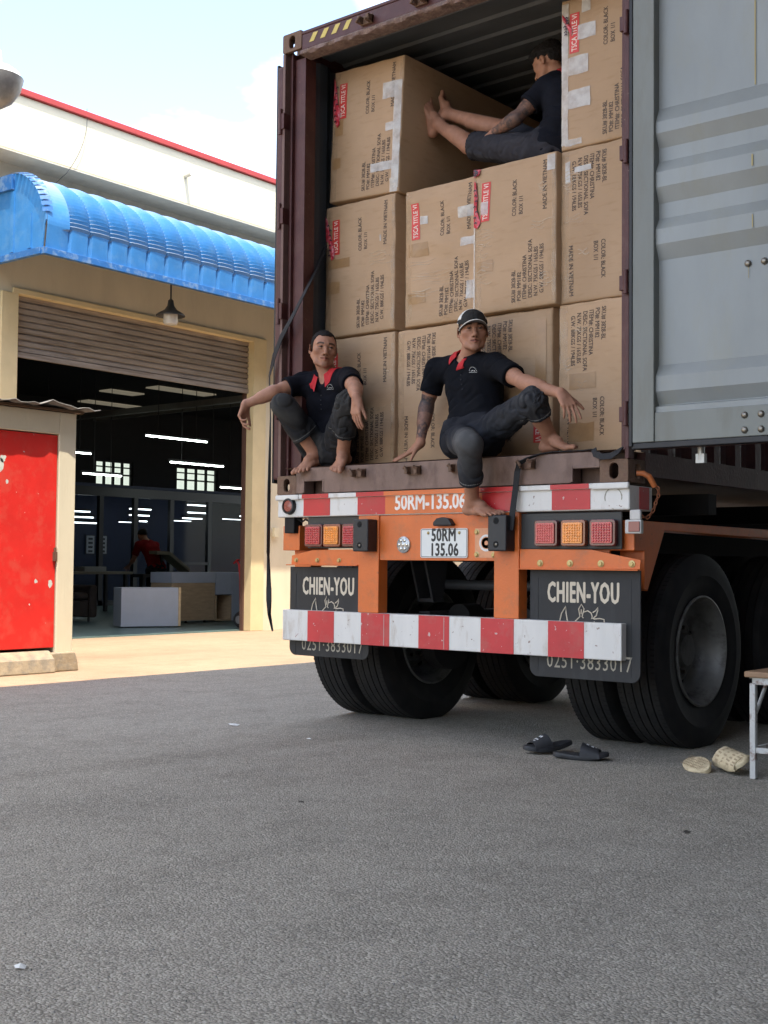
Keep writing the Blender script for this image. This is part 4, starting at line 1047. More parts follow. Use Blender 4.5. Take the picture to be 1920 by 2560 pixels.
r1.color_ramp.elements[0].position = 0.35; r1.color_ramp.elements[1].position = 0.7
tc_ = t_.nodes.new('ShaderNodeTexCoord'); t_.links.new(tc_.outputs['Object'], n1.inputs['Vector'])
t_.links.new(n1.outputs['Fac'], r1.inputs[0]); t_.links.new(r1.outputs[0], b_.inputs['Base Color'])
m_rim = mat('grey_steel_rim', (0.17, 0.168, 0.155), 0.5, 0.3, var=0.25, vscale=10, col2=(0.05, 0.042, 0.035), c2amt=0.6, c2scale=9)
def wheel(x0, x1, yc, zc, outer, vis=True):
    """x0..x1 tyre width; outer = -1/+1 side the dish faces"""
    w_ = x1 - x0; cx = (x0 + x1) / 2
    Rr = 0.530
    pr_ = [(0.290, -0.36), (0.298, -0.42), (0.33, -0.455), (0.37, -0.485), (0.405, -0.50), (0.41, -0.507), (0.418, -0.50), (0.455, -0.495), (0.490, -0.470), (0.508, -0.445), (0.522, -0.42)]
    tread = []
    edges = [-0.41, -0.262, -0.087, 0.087, 0.262, 0.41]
    for k in range(5):
        a, b = edges[k], edges[k + 1]
        tread += [(Rr - 0.004 * abs((a + b)) ** 2, a + 0.006), (Rr - 0.004 * abs((a + b)) ** 2, b - 0.024)]
        if k < 4: tread += [(Rr - 0.014, b - 0.020), (Rr - 0.014, b + 0.002)]
    pr_ = pr_ + [(0.528, -0.41)] + tread + [(0.528, 0.41)] + [(r_, -h) for r_, h in pr_[::-1]]
    prof = [(r_, cx + h * w_) for r_, h in pr_]
    zc0 = zc; zc = zc - 0.008
    # shoulder lugs
    wp = bpy.data.objects.new('wheel', None); COL.objects.link(wp); wp.parent = tr
    base = Vector((cx, yc, zc)); wp.location = base - wloc(tr); wp.empty_display_size = 0.1
    mb = MB(); mb.lathe(prof, 'x', (0, yc, zc), 128)
    mb.v = [(p[0] + (0.012 * (1 if p[0] > cx else -1) * max(0, 1 - (p[2]) / 0.12) * (1 if abs(p[0] - cx) > 0.4 * w_ else 0)), p[1], max(p[2], 0.0065)) for p in mb.v]
    if vis:
        mb.cur = 1
        for k in range(110):
            a = 2 * PI * k / 110
            for s_ in (-1, 1):
                for (h0, h1) in ((0.33, 0.415), (0.10, 0.135) if k % 2 else (0.165, 0.205)):
                    p0, p1 = cx + s_ * h0 * w_, cx + s_ * h1 * w_
                    ca, sa = math.cos(a), math.sin(a)
                    t1 = 0.0045
                    q = [(min(p0, p1), (Rr + 0.0008), -t1), (max(p0, p1), (Rr + 0.0008), -t1), (max(p0, p1), (Rr + 0.0008), t1), (min(p0, p1), (Rr + 0.0008), t1)]
                    mb.add([(x_, yc + r_ * ca - t_2 * sa, zc + r_ * sa + t_2 * ca) for x_, r_, t_2 in q], [(0, 1, 2, 3)])
    mb.build('tyre', [m_tyre, mat('sipe_black', (0.004, 0.004, 0.004), 0.9)], wp, smooth_angle=R(35), recalc=False)
    s_ = outer
    xo = cx + s_ * 0.125
    mb = MB()
    mb.lathe([(0.286, xo - s_ * 0.015), (0.302, xo), (0.302, xo + s_ * 0.008), (0.293, xo + s_ * 0.010), (0.284, xo - s_ * 0.004), (0.270, xo - s_ * 0.03), (0.262, xo - s_ * 0.10), (0.255, xo - s_ * 0.125),
              (0.235, xo - s_ * 0.150), (0.225, xo - s_ * 0.158), (0.200, xo - s_ * 0.160), (0.165, xo - s_ * 0.140), (0.150, xo - s_ * 0.142), (0.10, xo - s_ * 0.142), (0.098, xo - s_ * 0.11), (0.085, xo - s_ * 0.08), (0.05, xo - s_ * 0.075), (0.001, xo - s_ * 0.075)], 'x', (0, yc, zc), 72)
    mb.lathe([(0.302, xo), (0.286, xo - s_ * 0.03), (0.27, cx), (0.286, cx - s_ * 0.11), (0.30, cx - s_ * 0.125)], 'x', (0, yc, zc), 48)
    rm = mb.build('rim', m_rim, wp, smooth_angle=R(32), recalc=False)
    mb = MB()
    for k in range(10):
        a = 2 * PI * k / 10
        mb.cyl((xo - s_ * 0.143, yc + 0.128 * math.cos(a), zc + 0.128 * math.sin(a)), (xo - s_ * 0.115, yc + 0.128 * math.cos(a), zc + 0.128 * math.sin(a)), 0.013, 6)
    mb.build('wheel_nut', m_bolt, wp)
    mb = MB()
    for k in range(8):
        a = 2 * PI * (k + 0.5) / 8; c_ = (xo - s_ * 0.1575, yc + 0.190 * math.cos(a), zc + 0.190 * math.sin(a))
        mb.sphere(c_, 0.026, 14, 8, (0.12, 1, 1))
    mb.build('hand_hole', mat('recess_black', (0.004, 0.004, 0.004), 0.9), wp)
    return wp
for ax, yc in enumerate((0.835, 2.145)):
    for x0, x1, s_ in ((2.165, 2.445, 1), (1.850, 2.130, -1), (0.0, 0.28, -1), (0.315, 0.595, 1)):
        wheel(x0, x1, yc, 0.532, s_, vis=(ax == 0 or x0 in (0.0, 0.315)))
    mb = MB(); mb.cyl((0.3, yc, 0.532), (2.14, yc, 0.532), 0.075, 16)
    for xx in (0.64, 1.70): mb.lathe([(0.001, xx), (0.21, xx), (0.21, xx + 0.1), (0.001, xx + 0.1)], 'x', (0, yc, 0.532), 28)
    for xx in (0.95, 1.40): mb.cyl((xx, yc - 0.22, 0.66), (xx, yc - 0.05, 0.66), 0.085, 16)
    mb.build('axle', m_chas, tr)
# landing legs far forward
for xx in (0.75, 1.6): MB().box(xx, xx + 0.12, 9.0, 9.12, 0.1, 1.0).box(xx - 0.05, xx + 0.17, 8.95, 9.17, 0.004, 0.1).build('landing_leg', m_chas, tr)
# ================================================================== cartons
def carton_mat():
    m = bpy.data.materials.new('cardboard'); m.use_nodes = True
    t = m.node_tree; N, Lk = t.nodes, t.links; b = N['Principled BSDF']
    b.inputs['Roughness'].default_value = 0.62; b.inputs['Specular IOR Level'].default_value = 0.3
    tcn = N.new('ShaderNodeTexCoord'); inf = N.new('ShaderNodeObjectInfo')
    def noise_(s, sc3=(1, 1, 1), d=5):
        mp_ = N.new('ShaderNodeMapping'); mp_.inputs['Scale'].default_value = sc3; Lk.new(tcn.outputs['Object'], mp_.inputs[0])
        Lk.new(inf.outputs['Location'], mp_.inputs['Location'])
        n = N.new('ShaderNodeTexNoise'); n.inputs['Scale'].default_value = s; n.inputs['Detail'].default_value = d; Lk.new(mp_.outputs[0], n.inputs['Vector']); return n.outputs['Fac']
    def mixc(f, A, B, lo, hi, amt):
        r = N.new('ShaderNodeMapRange'); r.inputs['From Min'].default_value = lo; r.inputs['From Max'].default_value = hi; r.inputs['To Max'].default_value = amt
        Lk.new(f, r.inputs['Value']); k = N.new('ShaderNodeMix'); k.data_type = 'RGBA'; Lk.new(r.outputs[0], k.inputs['Factor'])
        for key, v in (('A', A), ('B', B)):
            if isinstance(v, tuple): k.inputs[key].default_value = (*v, 1)
            else: Lk.new(v, k.inputs[key])
        return k.outputs['Result']
    c = mixc(noise_(2.2, d=3), (0.465, 0.308, 0.185), (0.395, 0.256, 0.146), 0.3, 0.7, 1.0)
    c = mixc(noise_(9, (1, 1, 5)), c, (0.30, 0.175, 0.08), 0.55, 0.75, 0.35)
    c = mixc(noise_(30, (1, 1, 1), 8), c, (0.50, 0.33, 0.18), 0.58, 0.75, 0.25)
    vr = N.new('ShaderNodeMapRange'); vr.inputs['To Min'].default_value = 0.90; vr.inputs['To Max'].default_value = 1.10; Lk.new(inf.outputs['Random'], vr.inputs['Value'])
    vs2 = N.new('ShaderNodeVectorMath'); vs2.operation = 'SCALE'; Lk.new(c, vs2.inputs[0]); Lk.new(vr.outputs[0], vs2.inputs['Scale'])
    Lk.new(vs2.outputs[0], b.inputs['Base Color'])
    mth = N.new('ShaderNodeMath'); mth.operation = 'MULTIPLY_ADD'; mth.inputs[1].default_value = 1.0
    Lk.new(noise_(3.5, (1, 1, 3.0), 3), mth.inputs[0]); mq = N.new('ShaderNodeMath'); mq.operation = 'MULTIPLY'; mq.inputs[1].default_value = 0.12; Lk.new(noise_(30, (1, 1, 0.5), 3), mq.inputs[0]); Lk.new(mq.outputs[0], mth.inputs[2])
    bp = N.new('ShaderNodeBump'); bp.inputs['Strength'].default_value = 0.35; bp.inputs['Distance'].default_value = 0.012
    Lk.new(mth.outputs[0], bp.inputs['Height']); Lk.new(bp.outputs[0], b.inputs['Normal'])
    return m
m_card = carton_mat()
m_ink = mat('brown_black_print', (0.085, 0.060, 0.045), 0.7, var=0.35, vscale=80)
m_lab = mat('red_label', (0.60, 0.045, 0.035), 0.5, var=0.12, vscale=20)
m_labw = mat('white_label_print', (0.76, 0.66, 0.56), 0.6, var=0.15, vscale=50)
def tape_mat(name, col, alpha):
    m = bpy.data.materials.new(name); m.use_nodes = True
    t = m.node_tree; N, Lk = t.nodes, t.links; b = N['Principled BSDF']
    b.inputs['Roughness'].default_value = 0.22; b.inputs['Specular IOR Level'].default_value = 0.7
    tcn = N.new('ShaderNodeTexCoord'); n = N.new('ShaderNodeTexNoise'); n.inputs['Scale'].default_value = 11; n.inputs['Detail'].default_value = 4; n.inputs['Roughness'].default_value = 0.55
    Lk.new(tcn.outputs['Object'], n.inputs['Vector'])
    r = N.new('ShaderNodeMapRange'); r.inputs['From Min'].default_value = 0.35; r.inputs['From Max'].default_value = 0.65
    r.inputs['To Min'].default_value = max(0, alpha - 0.18); r.inputs['To Max'].default_value = min(1, alpha + 0.15)
    Lk.new(n.outputs['Fac'], r.inputs['Value']); Lk.new(r.outputs[0], b.inputs['Alpha'])
    b.inputs['Base Color'].default_value = (*col, 1)
    bp = N.new('ShaderNodeBump'); bp.inputs['Strength'].default_value = 0.7; bp.inputs['Distance'].default_value = 0.004
    Lk.new(n.outputs['Fac'], bp.inputs['Height']); Lk.new(bp.outputs[0], b.inputs['Normal'])
    return m
m_tape = tape_mat('clear_tape_wrinkled', (0.66, 0.62, 0.56), 0.60)
m_tape2 = tape_mat('thin_clear_tape', (0.56, 0.42, 0.26), 0.22)
m_tape3 = tape_mat('tape_crease', (0.70, 0.56, 0.38), 0.55)
m_tape4 = mat('brown_tape_patch', (0.345, 0.200, 0.090), 0.35, var=0.15, vscale=15)
m_redt = mat('torn_red_tape', (0.50, 0.022, 0.04), 0.3, var=0.3, vscale=40, col2=(0.72, 0.45, 0.45), c2amt=0.5, c2scale=30, bump=0.5)
m_dkt = mat('dark_tape_print', (0.05, 0.02, 0.03), 0.4)
LINES = [('SKU# 3828-BL', 0.500, 0.045), ('PO#: MM182', 0.568, 0.050), ('ITEM#: CHRISTINA', 0.636, 0.058), ('DESC: SECTIONAL SOFA', 0.704, 0.062), ('N.W. 75KGS / 165LBS', 0.772, 0.068), ('G.W. 88KGS / 194LBS', 0.840, 0.082)]
def carton(name_label, x0, x1, yf, z0, z1, seed, up=True, depth=2.05, tilt=0.0, label=True, tapes=(), creases=(), crush=0.0, patches=(), torn=(), group='sofa cartons stacked in the container mouth', hidden_print=False, lab_tilt=0.0):
    w, h = x1 - x0, z1 - z0
    cx, cz = (x0 + x1) / 2, (z0 + z1) / 2
    T = Matrix.Translation((cx, yf, cz)) @ Matrix.Rotation(tilt, 4, 'Y') @ Matrix.Translation((-cx, -yf, -cz))
    def dy(u, v):
        e = min(1.0, min(u, 1 - u, v, 1 - v) / 0.10)
        e = e * e * (3 - 2 * e)
        return -0.010 * e * (0.6 + 0.9 * noise.noise(Vector((u * 2.2, v * 2.6, seed * 3.1)))) + crush * e * noise.noise(Vector((u * 3.0, v * 9.0, seed * 1.7 + 4)))
    def P(u, v, off=0.0018):
        return T @ Vector((x0 + w * u, yf + dy(u, v) - off, z0 + h * v))
    t = thing('carton', (cx, yf + depth / 2, z0), name_label, 'carton', group)
    mb = MB(); NU, NV, ND = 22, 30, 6
    def edge_r(u, v, a):   # rounded vertical and horizontal edges
        return Vector((0, 0, 0))
    b_ = 0.010
    us = [0, b_ * 0.35 / w, b_ / w] + [i / NU for i in range(1, NU)] + [1 - b_ / w, 1 - b_ * 0.35 / w, 1]
    vs_ = [0, b_ * 0.35 / h, b_ / h] + [i / NV for i in range(1, NV)] + [1 - b_ / h, 1 - b_ * 0.35 / h, 1]
    def rr(d):   # setback of the front near an edge
        return b_ * (1 - math.sqrt(max(0, 1 - (1 - min(d, b_) / b_) ** 2))) if d < b_ else 0
    g = {}
    for i, u in enumerate(us):
        for j, v in enumerate(vs_):
            d = min(u * w, (1 - u) * w, v * h, (1 - v) * h)
            xx = x0 + w * u + 0.007 * noise.noise(Vector((v * 5, seed, 7))) * (1 if u < 0.01 or u > 0.99 else 0)
            zz_ = z0 + h * v + 0.006 * noise.noise(Vector((u * 5, seed, 17))) * (1 if v > 0.99 else 0)
            g[i, j] = len(mb.v); mb.v.append(tuple(T @ Vector((xx, yf + dy(u, v) + rr(d), zz_))))
    A_, B_ = len(us), len(vs_)
    mb.f += [(g[i, j], g[i + 1, j], g[i + 1, j + 1], g[i, j + 1]) for i in range(A_ - 1) for j in range(B_ - 1)]
    # sides as bulging sheets
    def side(loop, fn):
        base = [mb.v[k] for k in loop]; prev = loop
        for q in range(1, ND + 1):
            t_ = q / ND; cur = []
            for k, p in zip(loop, base):
                cur.append(len(mb.v)); mb.v.append((p[0], p[1] + depth * t_, p[2]))
            for a in range(len(loop) - 1): mb.f.append((prev[a], prev[a + 1], cur[a + 1], cur[a]))
            prev = cur
        return prev
    loop = [g[i, 0] for i in range(A_)] + [g[A_ - 1, j] for j in range(1, B_)] + [g[i, B_ - 1] for i in range(A_ - 2, -1, -1)] + [g[0, j] for j in range(B_ - 2, 0, -1)] + [g[0, 0]]
    last = side(loop, None)
    mb.f.append(tuple(last[:-1]))
    mb.s = [True] * len(mb.f); mb.mi = [0] * len(mb.f)
    body = mb.build('body', m_card, t, smooth_angle=R(45))
    # print
    def place(u0, v0, flip=False):
        if up and not flip: return lambda x, y: P(u0 - (y) / w, v0 + x / h)
        return lambda x, y: P(1 - u0 + y / w, 1 - v0 - x / h)
    mb = MB(); lh = 0.0375; mb.mark()
    for s_, u, v in LINES: text_to(mb, s_, lh, place(u + 0.012 / w, v), xs=0.80, fat=0.0007, light=True, res=2)
    mb.mark(); text_to(mb, 'COLOR: BLACK', lh, place(0.515 + 0.02, 0.62), xs=0.80, fat=0.0007, light=True)
    text_to(mb, 'BOX 1/1', lh, place(0.595 + 0.02, 0.625), xs=0.80, fat=0.0007, light=True)
    mb.mark(); text_to(mb, 'MADE IN VIETNAM', lh * 1.02, place(0.875 + 0.02, 0.63), xs=0.86, fat=0.0007, light=True)
    mb.build('printed_text', m_ink, t, recalc=False)
    if label:
        lu, lv, lw, ll = 0.105, 0.625, 0.108, 0.265
        sh = lambda a: a
        def PL(u, v, off):
            uu = lu + u * lw + lab_tilt * (v - 0.5) * ll; vv_ = lv + v * ll
            return P(uu, vv_, off) if up else P(1 - uu, 1 - vv_, off)
        mb = MB(); K = 8
        for k in range(K + 1): mb.v += [tuple(PL(0, k / K, 0.0024)), tuple(PL(1, k / K, 0.0024))]
        mb.f = [(2 * k, 2 * k + 1, 2 * k + 3, 2 * k + 2) for k in range(K)]; mb.s = [False] * K; mb.mi = [0] * K
        lo = mb.build('label', m_lab, t)
        mb = MB(); v2, f2 = text_geo('TSCA TITLE VI', 1.0, xs=0.72, bold=0.012)
        wt = max(x for x, y in v2)
        mb.add([PL(0.76 - y * 0.78, 0.04 + x / wt * 0.92, 0.0030) for x, y in v2], f2)
        mb.build('lettering', m_labw, lo, recalc=False)
    def patch(name, mt, items, off):
        mb = MB()
        for (ua, va, ub, vb) in items:
            mb.mark()
            nU, nV = max(1, int(abs(ub - ua) * w / 0.03)), max(1, int(abs(vb - va) * h / 0.03))
            k0 = len(mb.v)
            for i in range(nU + 1):
                for j in range(nV + 1):
                    ju = 0.006 * noise.noise(Vector((ua * 31 + i, vb * 17 + j * 1.3, seed))); jv = 0.006 * noise.noise(Vector((ua * 11 + i * 1.1, vb * 7 + j, seed + 3)))
                    mb.v.append(tuple(P(min(0.998, max(0.002, ua + (ub - ua) * i / nU + ju)), min(0.998, max(0.002, va + (vb - va) * j / nV + jv)), off)))
            for i in range(nU):
                for j in range(nV): mb.f.append((k0 + i * (nV + 1) + j, k0 + (i + 1) * (nV + 1) + j, k0 + (i + 1) * (nV + 1) + j + 1, k0 + i * (nV + 1) + j + 1))
        mb.s = [False] * len(mb.f); mb.mi = [0] * len(mb.f)
        if mb.f: return mb.build(name, mt, t, recalc=False)
    patch('packing_tape', m_tape, tapes, 0.0045)
    patch('tape_patch', m_tape4, patches, 0.0020)
    if creases:
        r2 = random.Random(seed); mb = MB()
        for (u, v, n_, ln) in creases:
            mb.mark()
            for k in range(n_):
                v_ = v + 0.022 * (k - n_ / 2) + r2.uniform(-.004, .004); u_ = u + r2.uniform(-.02, .02); L2 = ln * r2.uniform(0.6, 1.1)
                pts = [P(min(0.99, max(0.01, u_ + L2 * q / 5)), min(.99, max(.01, v_ + 0.012 * math.sin(q * 1.3 + k) * r2.uniform(0.3, 1))), 0.0040) for q in range(6)]
                mb.strip(pts, (0, 0, 1), 0.0012 + 0.0022 * r2.random(), 0.0008)
        mb.build('tape_crease', m_tape3, t)
    # thin clear tape round the mouth edges
    sd = [(0.955, 0.02, 0.998, 0.98), (0.002, 0.02, 0.10, 0.98)] if up else [(0.002, 0.02, 0.10, 0.98)]
    patch('edge_tape', m_tape2, sd, 0.0015)
    if torn:
        mb = MB(); mb2 = MB()
        for pts in torn:
            mb.mark()
            q = [P(min(.995, max(.004, u)), min(.995, max(.004, v)), 0.006 + 0.006 * (k % 2)) for k, (u, v) in enumerate(pts)]
            c_ = sum(q, Vector()) / len(q); k0 = len(mb.v)
            mb.v += [tuple(p) for p in q] + [tuple(c_ + Vector((0, -0.006, 0)))]
            mb.f += [(k0 + k, k0 + (k + 1) % len(q), k0 + len(q)) for k in range(len(q))]
            u_, v_ = pts[0]
            r2 = random.Random(seed); mb2.mark()
            for k in range(7):
                uu = sum(p[0] for p in pts) / len(pts) + r2.uniform(-.02, .02); vv2 = min(p[1] for p in pts) + (k + 1) * (max(p[1] for p in pts) - min(p[1] for p in pts)) / 9
                mb2.strip([P(max(.01, uu - .018), vv2, 0.014), P(max(.02, uu), vv2 + .008, 0.0145), P(max(.03, uu + .016), vv2 - .002, 0.014)], (0, 0, 1), 0.008, 0.0008)
        mb.s = [False] * len(mb.f); mb.mi = [0] * len(mb.f)
        tt = mb.build('torn_tape', m_redt, t, recalc=False); mb2.build('tape_print', m_dkt, tt)
    return t
Z1, Z2, Z3 = 1.567, 2.415, 3.262
LFT_TORN = [[(0.01, 0.74), (0.055, 0.73), (0.10, 0.585), (0.145, 0.60), (0.15, 0.66), (0.085, 0.78), (0.03, 0.905), (0.008, 0.93)]]
carton('bottom carton behind the crouching bareheaded man, leftmost of the bottom row', 0.085, 0.665, 0.330, Z1, Z1 + 0.835, 1, True, creases=((0.86, 0.72, 4, 0.10), (0.6, 0.45, 2, 0.3)), label=True)
carton('bottom carton behind the capped man\'s tattooed arm, its print running downward', 0.685, 1.245, 0.335, Z1, Z1 + 0.830, 2, False, crush=0.006, creases=((0.55, 0.3, 3, 0.2),))
carton('bottom carton behind the capped man\'s chest and raised knee', 1.250, 1.800, 0.315, Z1, Z1 + 0.838, 3, False, creases=((0.78, 0.50, 4, 0.16), (0.65, 0.42, 3, 0.2)), patches=((0.80, 0.5, 0.93, 0.93),))
carton('bottom carton in the right corner, beside the capped man\'s dangling hand', 1.835, 2.394, 0.325, Z1, Z1 + 0.845, 4, False, label=False, creases=((0.22, 0.47, 3, 0.10), (0.05, 0.62, 4, 0.10), (0.18, 0.84, 2, 0.18)), patches=((0.12, 0.44, 0.42, 0.54), (0.12, 0.10, 0.40, 0.22)))
carton('middle carton at the far left, next to the black strap', 0.085, 0.658, 0.330, Z2, Z2 + 0.842, 5, True, torn=LFT_TORN, tapes=((0.80, 0.66, 0.82, 0.71),), patches=((0.04, 0.52, 0.36, 0.59), (0.03, 0.33, 0.22, 0.42)), creases=((0.66, 0.55, 5, 0.30), (0.62, 0.27, 4, 0.20)))
carton('crumpled middle carton right above the capped man\'s head, left of the torn red tape', 0.728, 1.283, 0.345, Z2, Z2 + 0.835, 6, True, crush=0.016, depth=2.0, tapes=((0.73, 0.72, 0.985, 0.80), (0.76, 0.52, 0.99, 0.58), (0.84, 0.14, 0.99, 0.27), (0.22, 0.73, 0.32, 0.79)), patches=((0.06, 0.50, 0.33, 0.60), (0.05, 0.16, 0.30, 0.24)), creases=((0.08, 0.46, 2, 0.35), (0.10, 0.36, 3, 0.5), (0.1, 0.24, 3, 0.4), (0.3, 0.3, 2, 0.4)), lab_tilt=-0.06)
carton('middle carton with torn pink and red tape on its left edge', 1.283, 1.838, 0.285, Z2, Z2 + 0.848, 7, True, torn=[[(0.005, 0.60), (0.06, 0.585), (0.10, 0.62), (0.05, 0.70), (0.06, 0.80), (0.04, 0.90), (0.005, 0.92)], [(0.005, 0.94), (0.08, 0.95), (0.09, 0.99), (0.005, 0.995)]], tapes=((0.10, 0.67, 0.19, 0.76), (0.90, 0.88, 0.99, 0.985), (0.0, 0.02, 0.022, 0.9)), creases=((0.06, 0.52, 6, 0.22), (0.05, 0.44, 5, 0.14), (0.05, 0.28, 7, 0.20), (0.72, 0.55, 3, 0.22), (0.82, 0.18, 5, 0.12), (0.8, 0.78, 4, 0.12)), patches=((0.04, 0.28, 0.25, 0.36),), lab_tilt=0.06)
carton('middle carton in the right hand column, its print running downward', 1.842, 2.394, 0.325, Z2, Z2 + 0.848, 8, False, label=False, tapes=((0.17, 0.84, 0.36, 0.875), (0.06, 0.78, 0.12, 0.92)), creases=((0.05, 0.80, 7, 0.16), (0.08, 0.55, 3, 0.26), (0.05, 0.30, 5, 0.10), (0.22, 0.33, 2, 0.12), (0.06, 0.2, 4, 0.08)))
carton('top left carton under the roof, bare soles pressed against its side', 0.128, 0.702, 0.330, Z3 + 0.012, Z3 + 0.853, 9, True, tilt=R(2.6), torn=[[(0.01, 0.70), (0.04, 0.62), (0.085, 0.565), (0.125, 0.58), (0.13, 0.68), (0.095, 0.75), (0.07, 0.83), (0.03, 0.93), (0.008, 0.95)]],
       tapes=((0.73, 0.70, 0.95, 0.82), (0.79, 0.46, 0.96, 0.52), (0.60, 0.17, 0.97, 0.235), (0.90, 0.03, 0.99, 0.82), (0.88, 0.0, 0.98, 0.10)), creases=((0.01, 0.60, 4, 0.05), (0.02, 0.45, 3, 0.05)), patches=((0.05, 0.50, 0.17, 0.62), (0.03, 0.25, 0.15, 0.33)))
carton('topmost carton in the right hand corner, with wide strips of white tape', 1.842, 2.394, 0.325, Z3 + 0.005, Z3 + 0.850, 10, True, tapes=((0.01, 0.03, 0.09, 0.97), (0.09, 0.48, 0.32, 0.60), (0.09, 0.26, 0.34, 0.38), (0.20, 0.70, 0.40, 0.80), (0.24, 0.88, 0.34, 0.96), (0.05, 0.02, 0.24, 0.06)), torn=[[(0.02, 0.86), (0.05, 0.84), (0.13, 0.735), (0.14, 0.78), (0.06, 0.87), (0.02, 0.90)]])
# second rank deeper inside, only partly in sight above the gap
carton('carton deeper inside the container, behind the seated man', 1.842, 2.394, 2.45, Z3, Z3 + 0.845, 11, True, depth=2.0, label=False, group='cartons deeper inside the container')

# ================================================================== black lashing straps
m_web = mat('black_webbing', (0.012, 0.012, 0.014), 0.75, var=0.3, vscale=60)
t = MB(); 
t.strip([(0.105, 0.30, 3.00), (0.165, 0.15, 2.81), (0.185, 0.03, 2.645), (0.12, -0.014, 2.49), (0.045, -0.022, 2.385), (-0.02, -0.02, 2.27), (-0.080, 0.0, 2.15), (-0.095, 0.03, 1.9), (-0.098, 0.03, 1.6), (-0.10, 0.03, 1.40), (-0.105, 0.035, 1.05), (-0.10, 0.04, 0.82), (-0.088, 0.03, 0.75), (-0.098, 0.045, 0.66), (-0.082, 0.06, 0.555)], [(0.9, 0.1, 0.4), (0.9, 0.1, 0.4), (0.9, 0, 0.4), (0.9, 0, 0.4), (0.9, 0, 0.4), (0.9, -.1, 0.3), (0.8, -.5, 0.1), (0.6, -.8, 0), (0.3, -.9, 0), (0.2, -1, 0), (0.2, -1, 0), (0.9, .5, 0), (0.8, 0.5, 0), (0.2, -1, 0), (0.5, -0.8, 0)], 0.034, 0.004)
tag(t.build('lashing_strap', m_web, None), 'long black strap crossing the left container post and hanging nearly to the ground', 'strap')
t = MB()
t.strip([(1.768, -0.045, 1.165), (1.776, -0.040, 1.25), (1.792, -0.035, 1.38), (1.806, -0.04, 1.47), (1.826, -0.050, 1.515), (1.865, -0.035, 1.540), (1.93, -0.010, 1.562), (1.99, 0.02, 1.572), (2.06, 0.04, 1.574), (2.15, 0.06, 1.575), (2.21, 0.05, 1.577), (2.245, -0.003, 1.570), (2.262, -0.018, 1.545), (2.30, -0.022, 1.530), (2.35, -0.018, 1.532), (2.385, -0.010, 1.552), (2.41, 0.0, 1.575)],
        [(1, 0.2, 0)] * 4 + [(0.6, 0.8, 0), (0.2, 1, 0), (0, 1, 0), (0, 1, 0), (0, 1, 0), (0, 1, 0), (0, 1, 0), (0, .7, .7), (0, .2, 1), (0, .2, 1), (0, .2, 1), (0, .5, .8), (0, 1, 0.3)], 0.032, 0.004)
tag(t.build('lashing_strap', m_web, None), 'short black strap under the bare foot, hanging down to the orange post', 'strap')

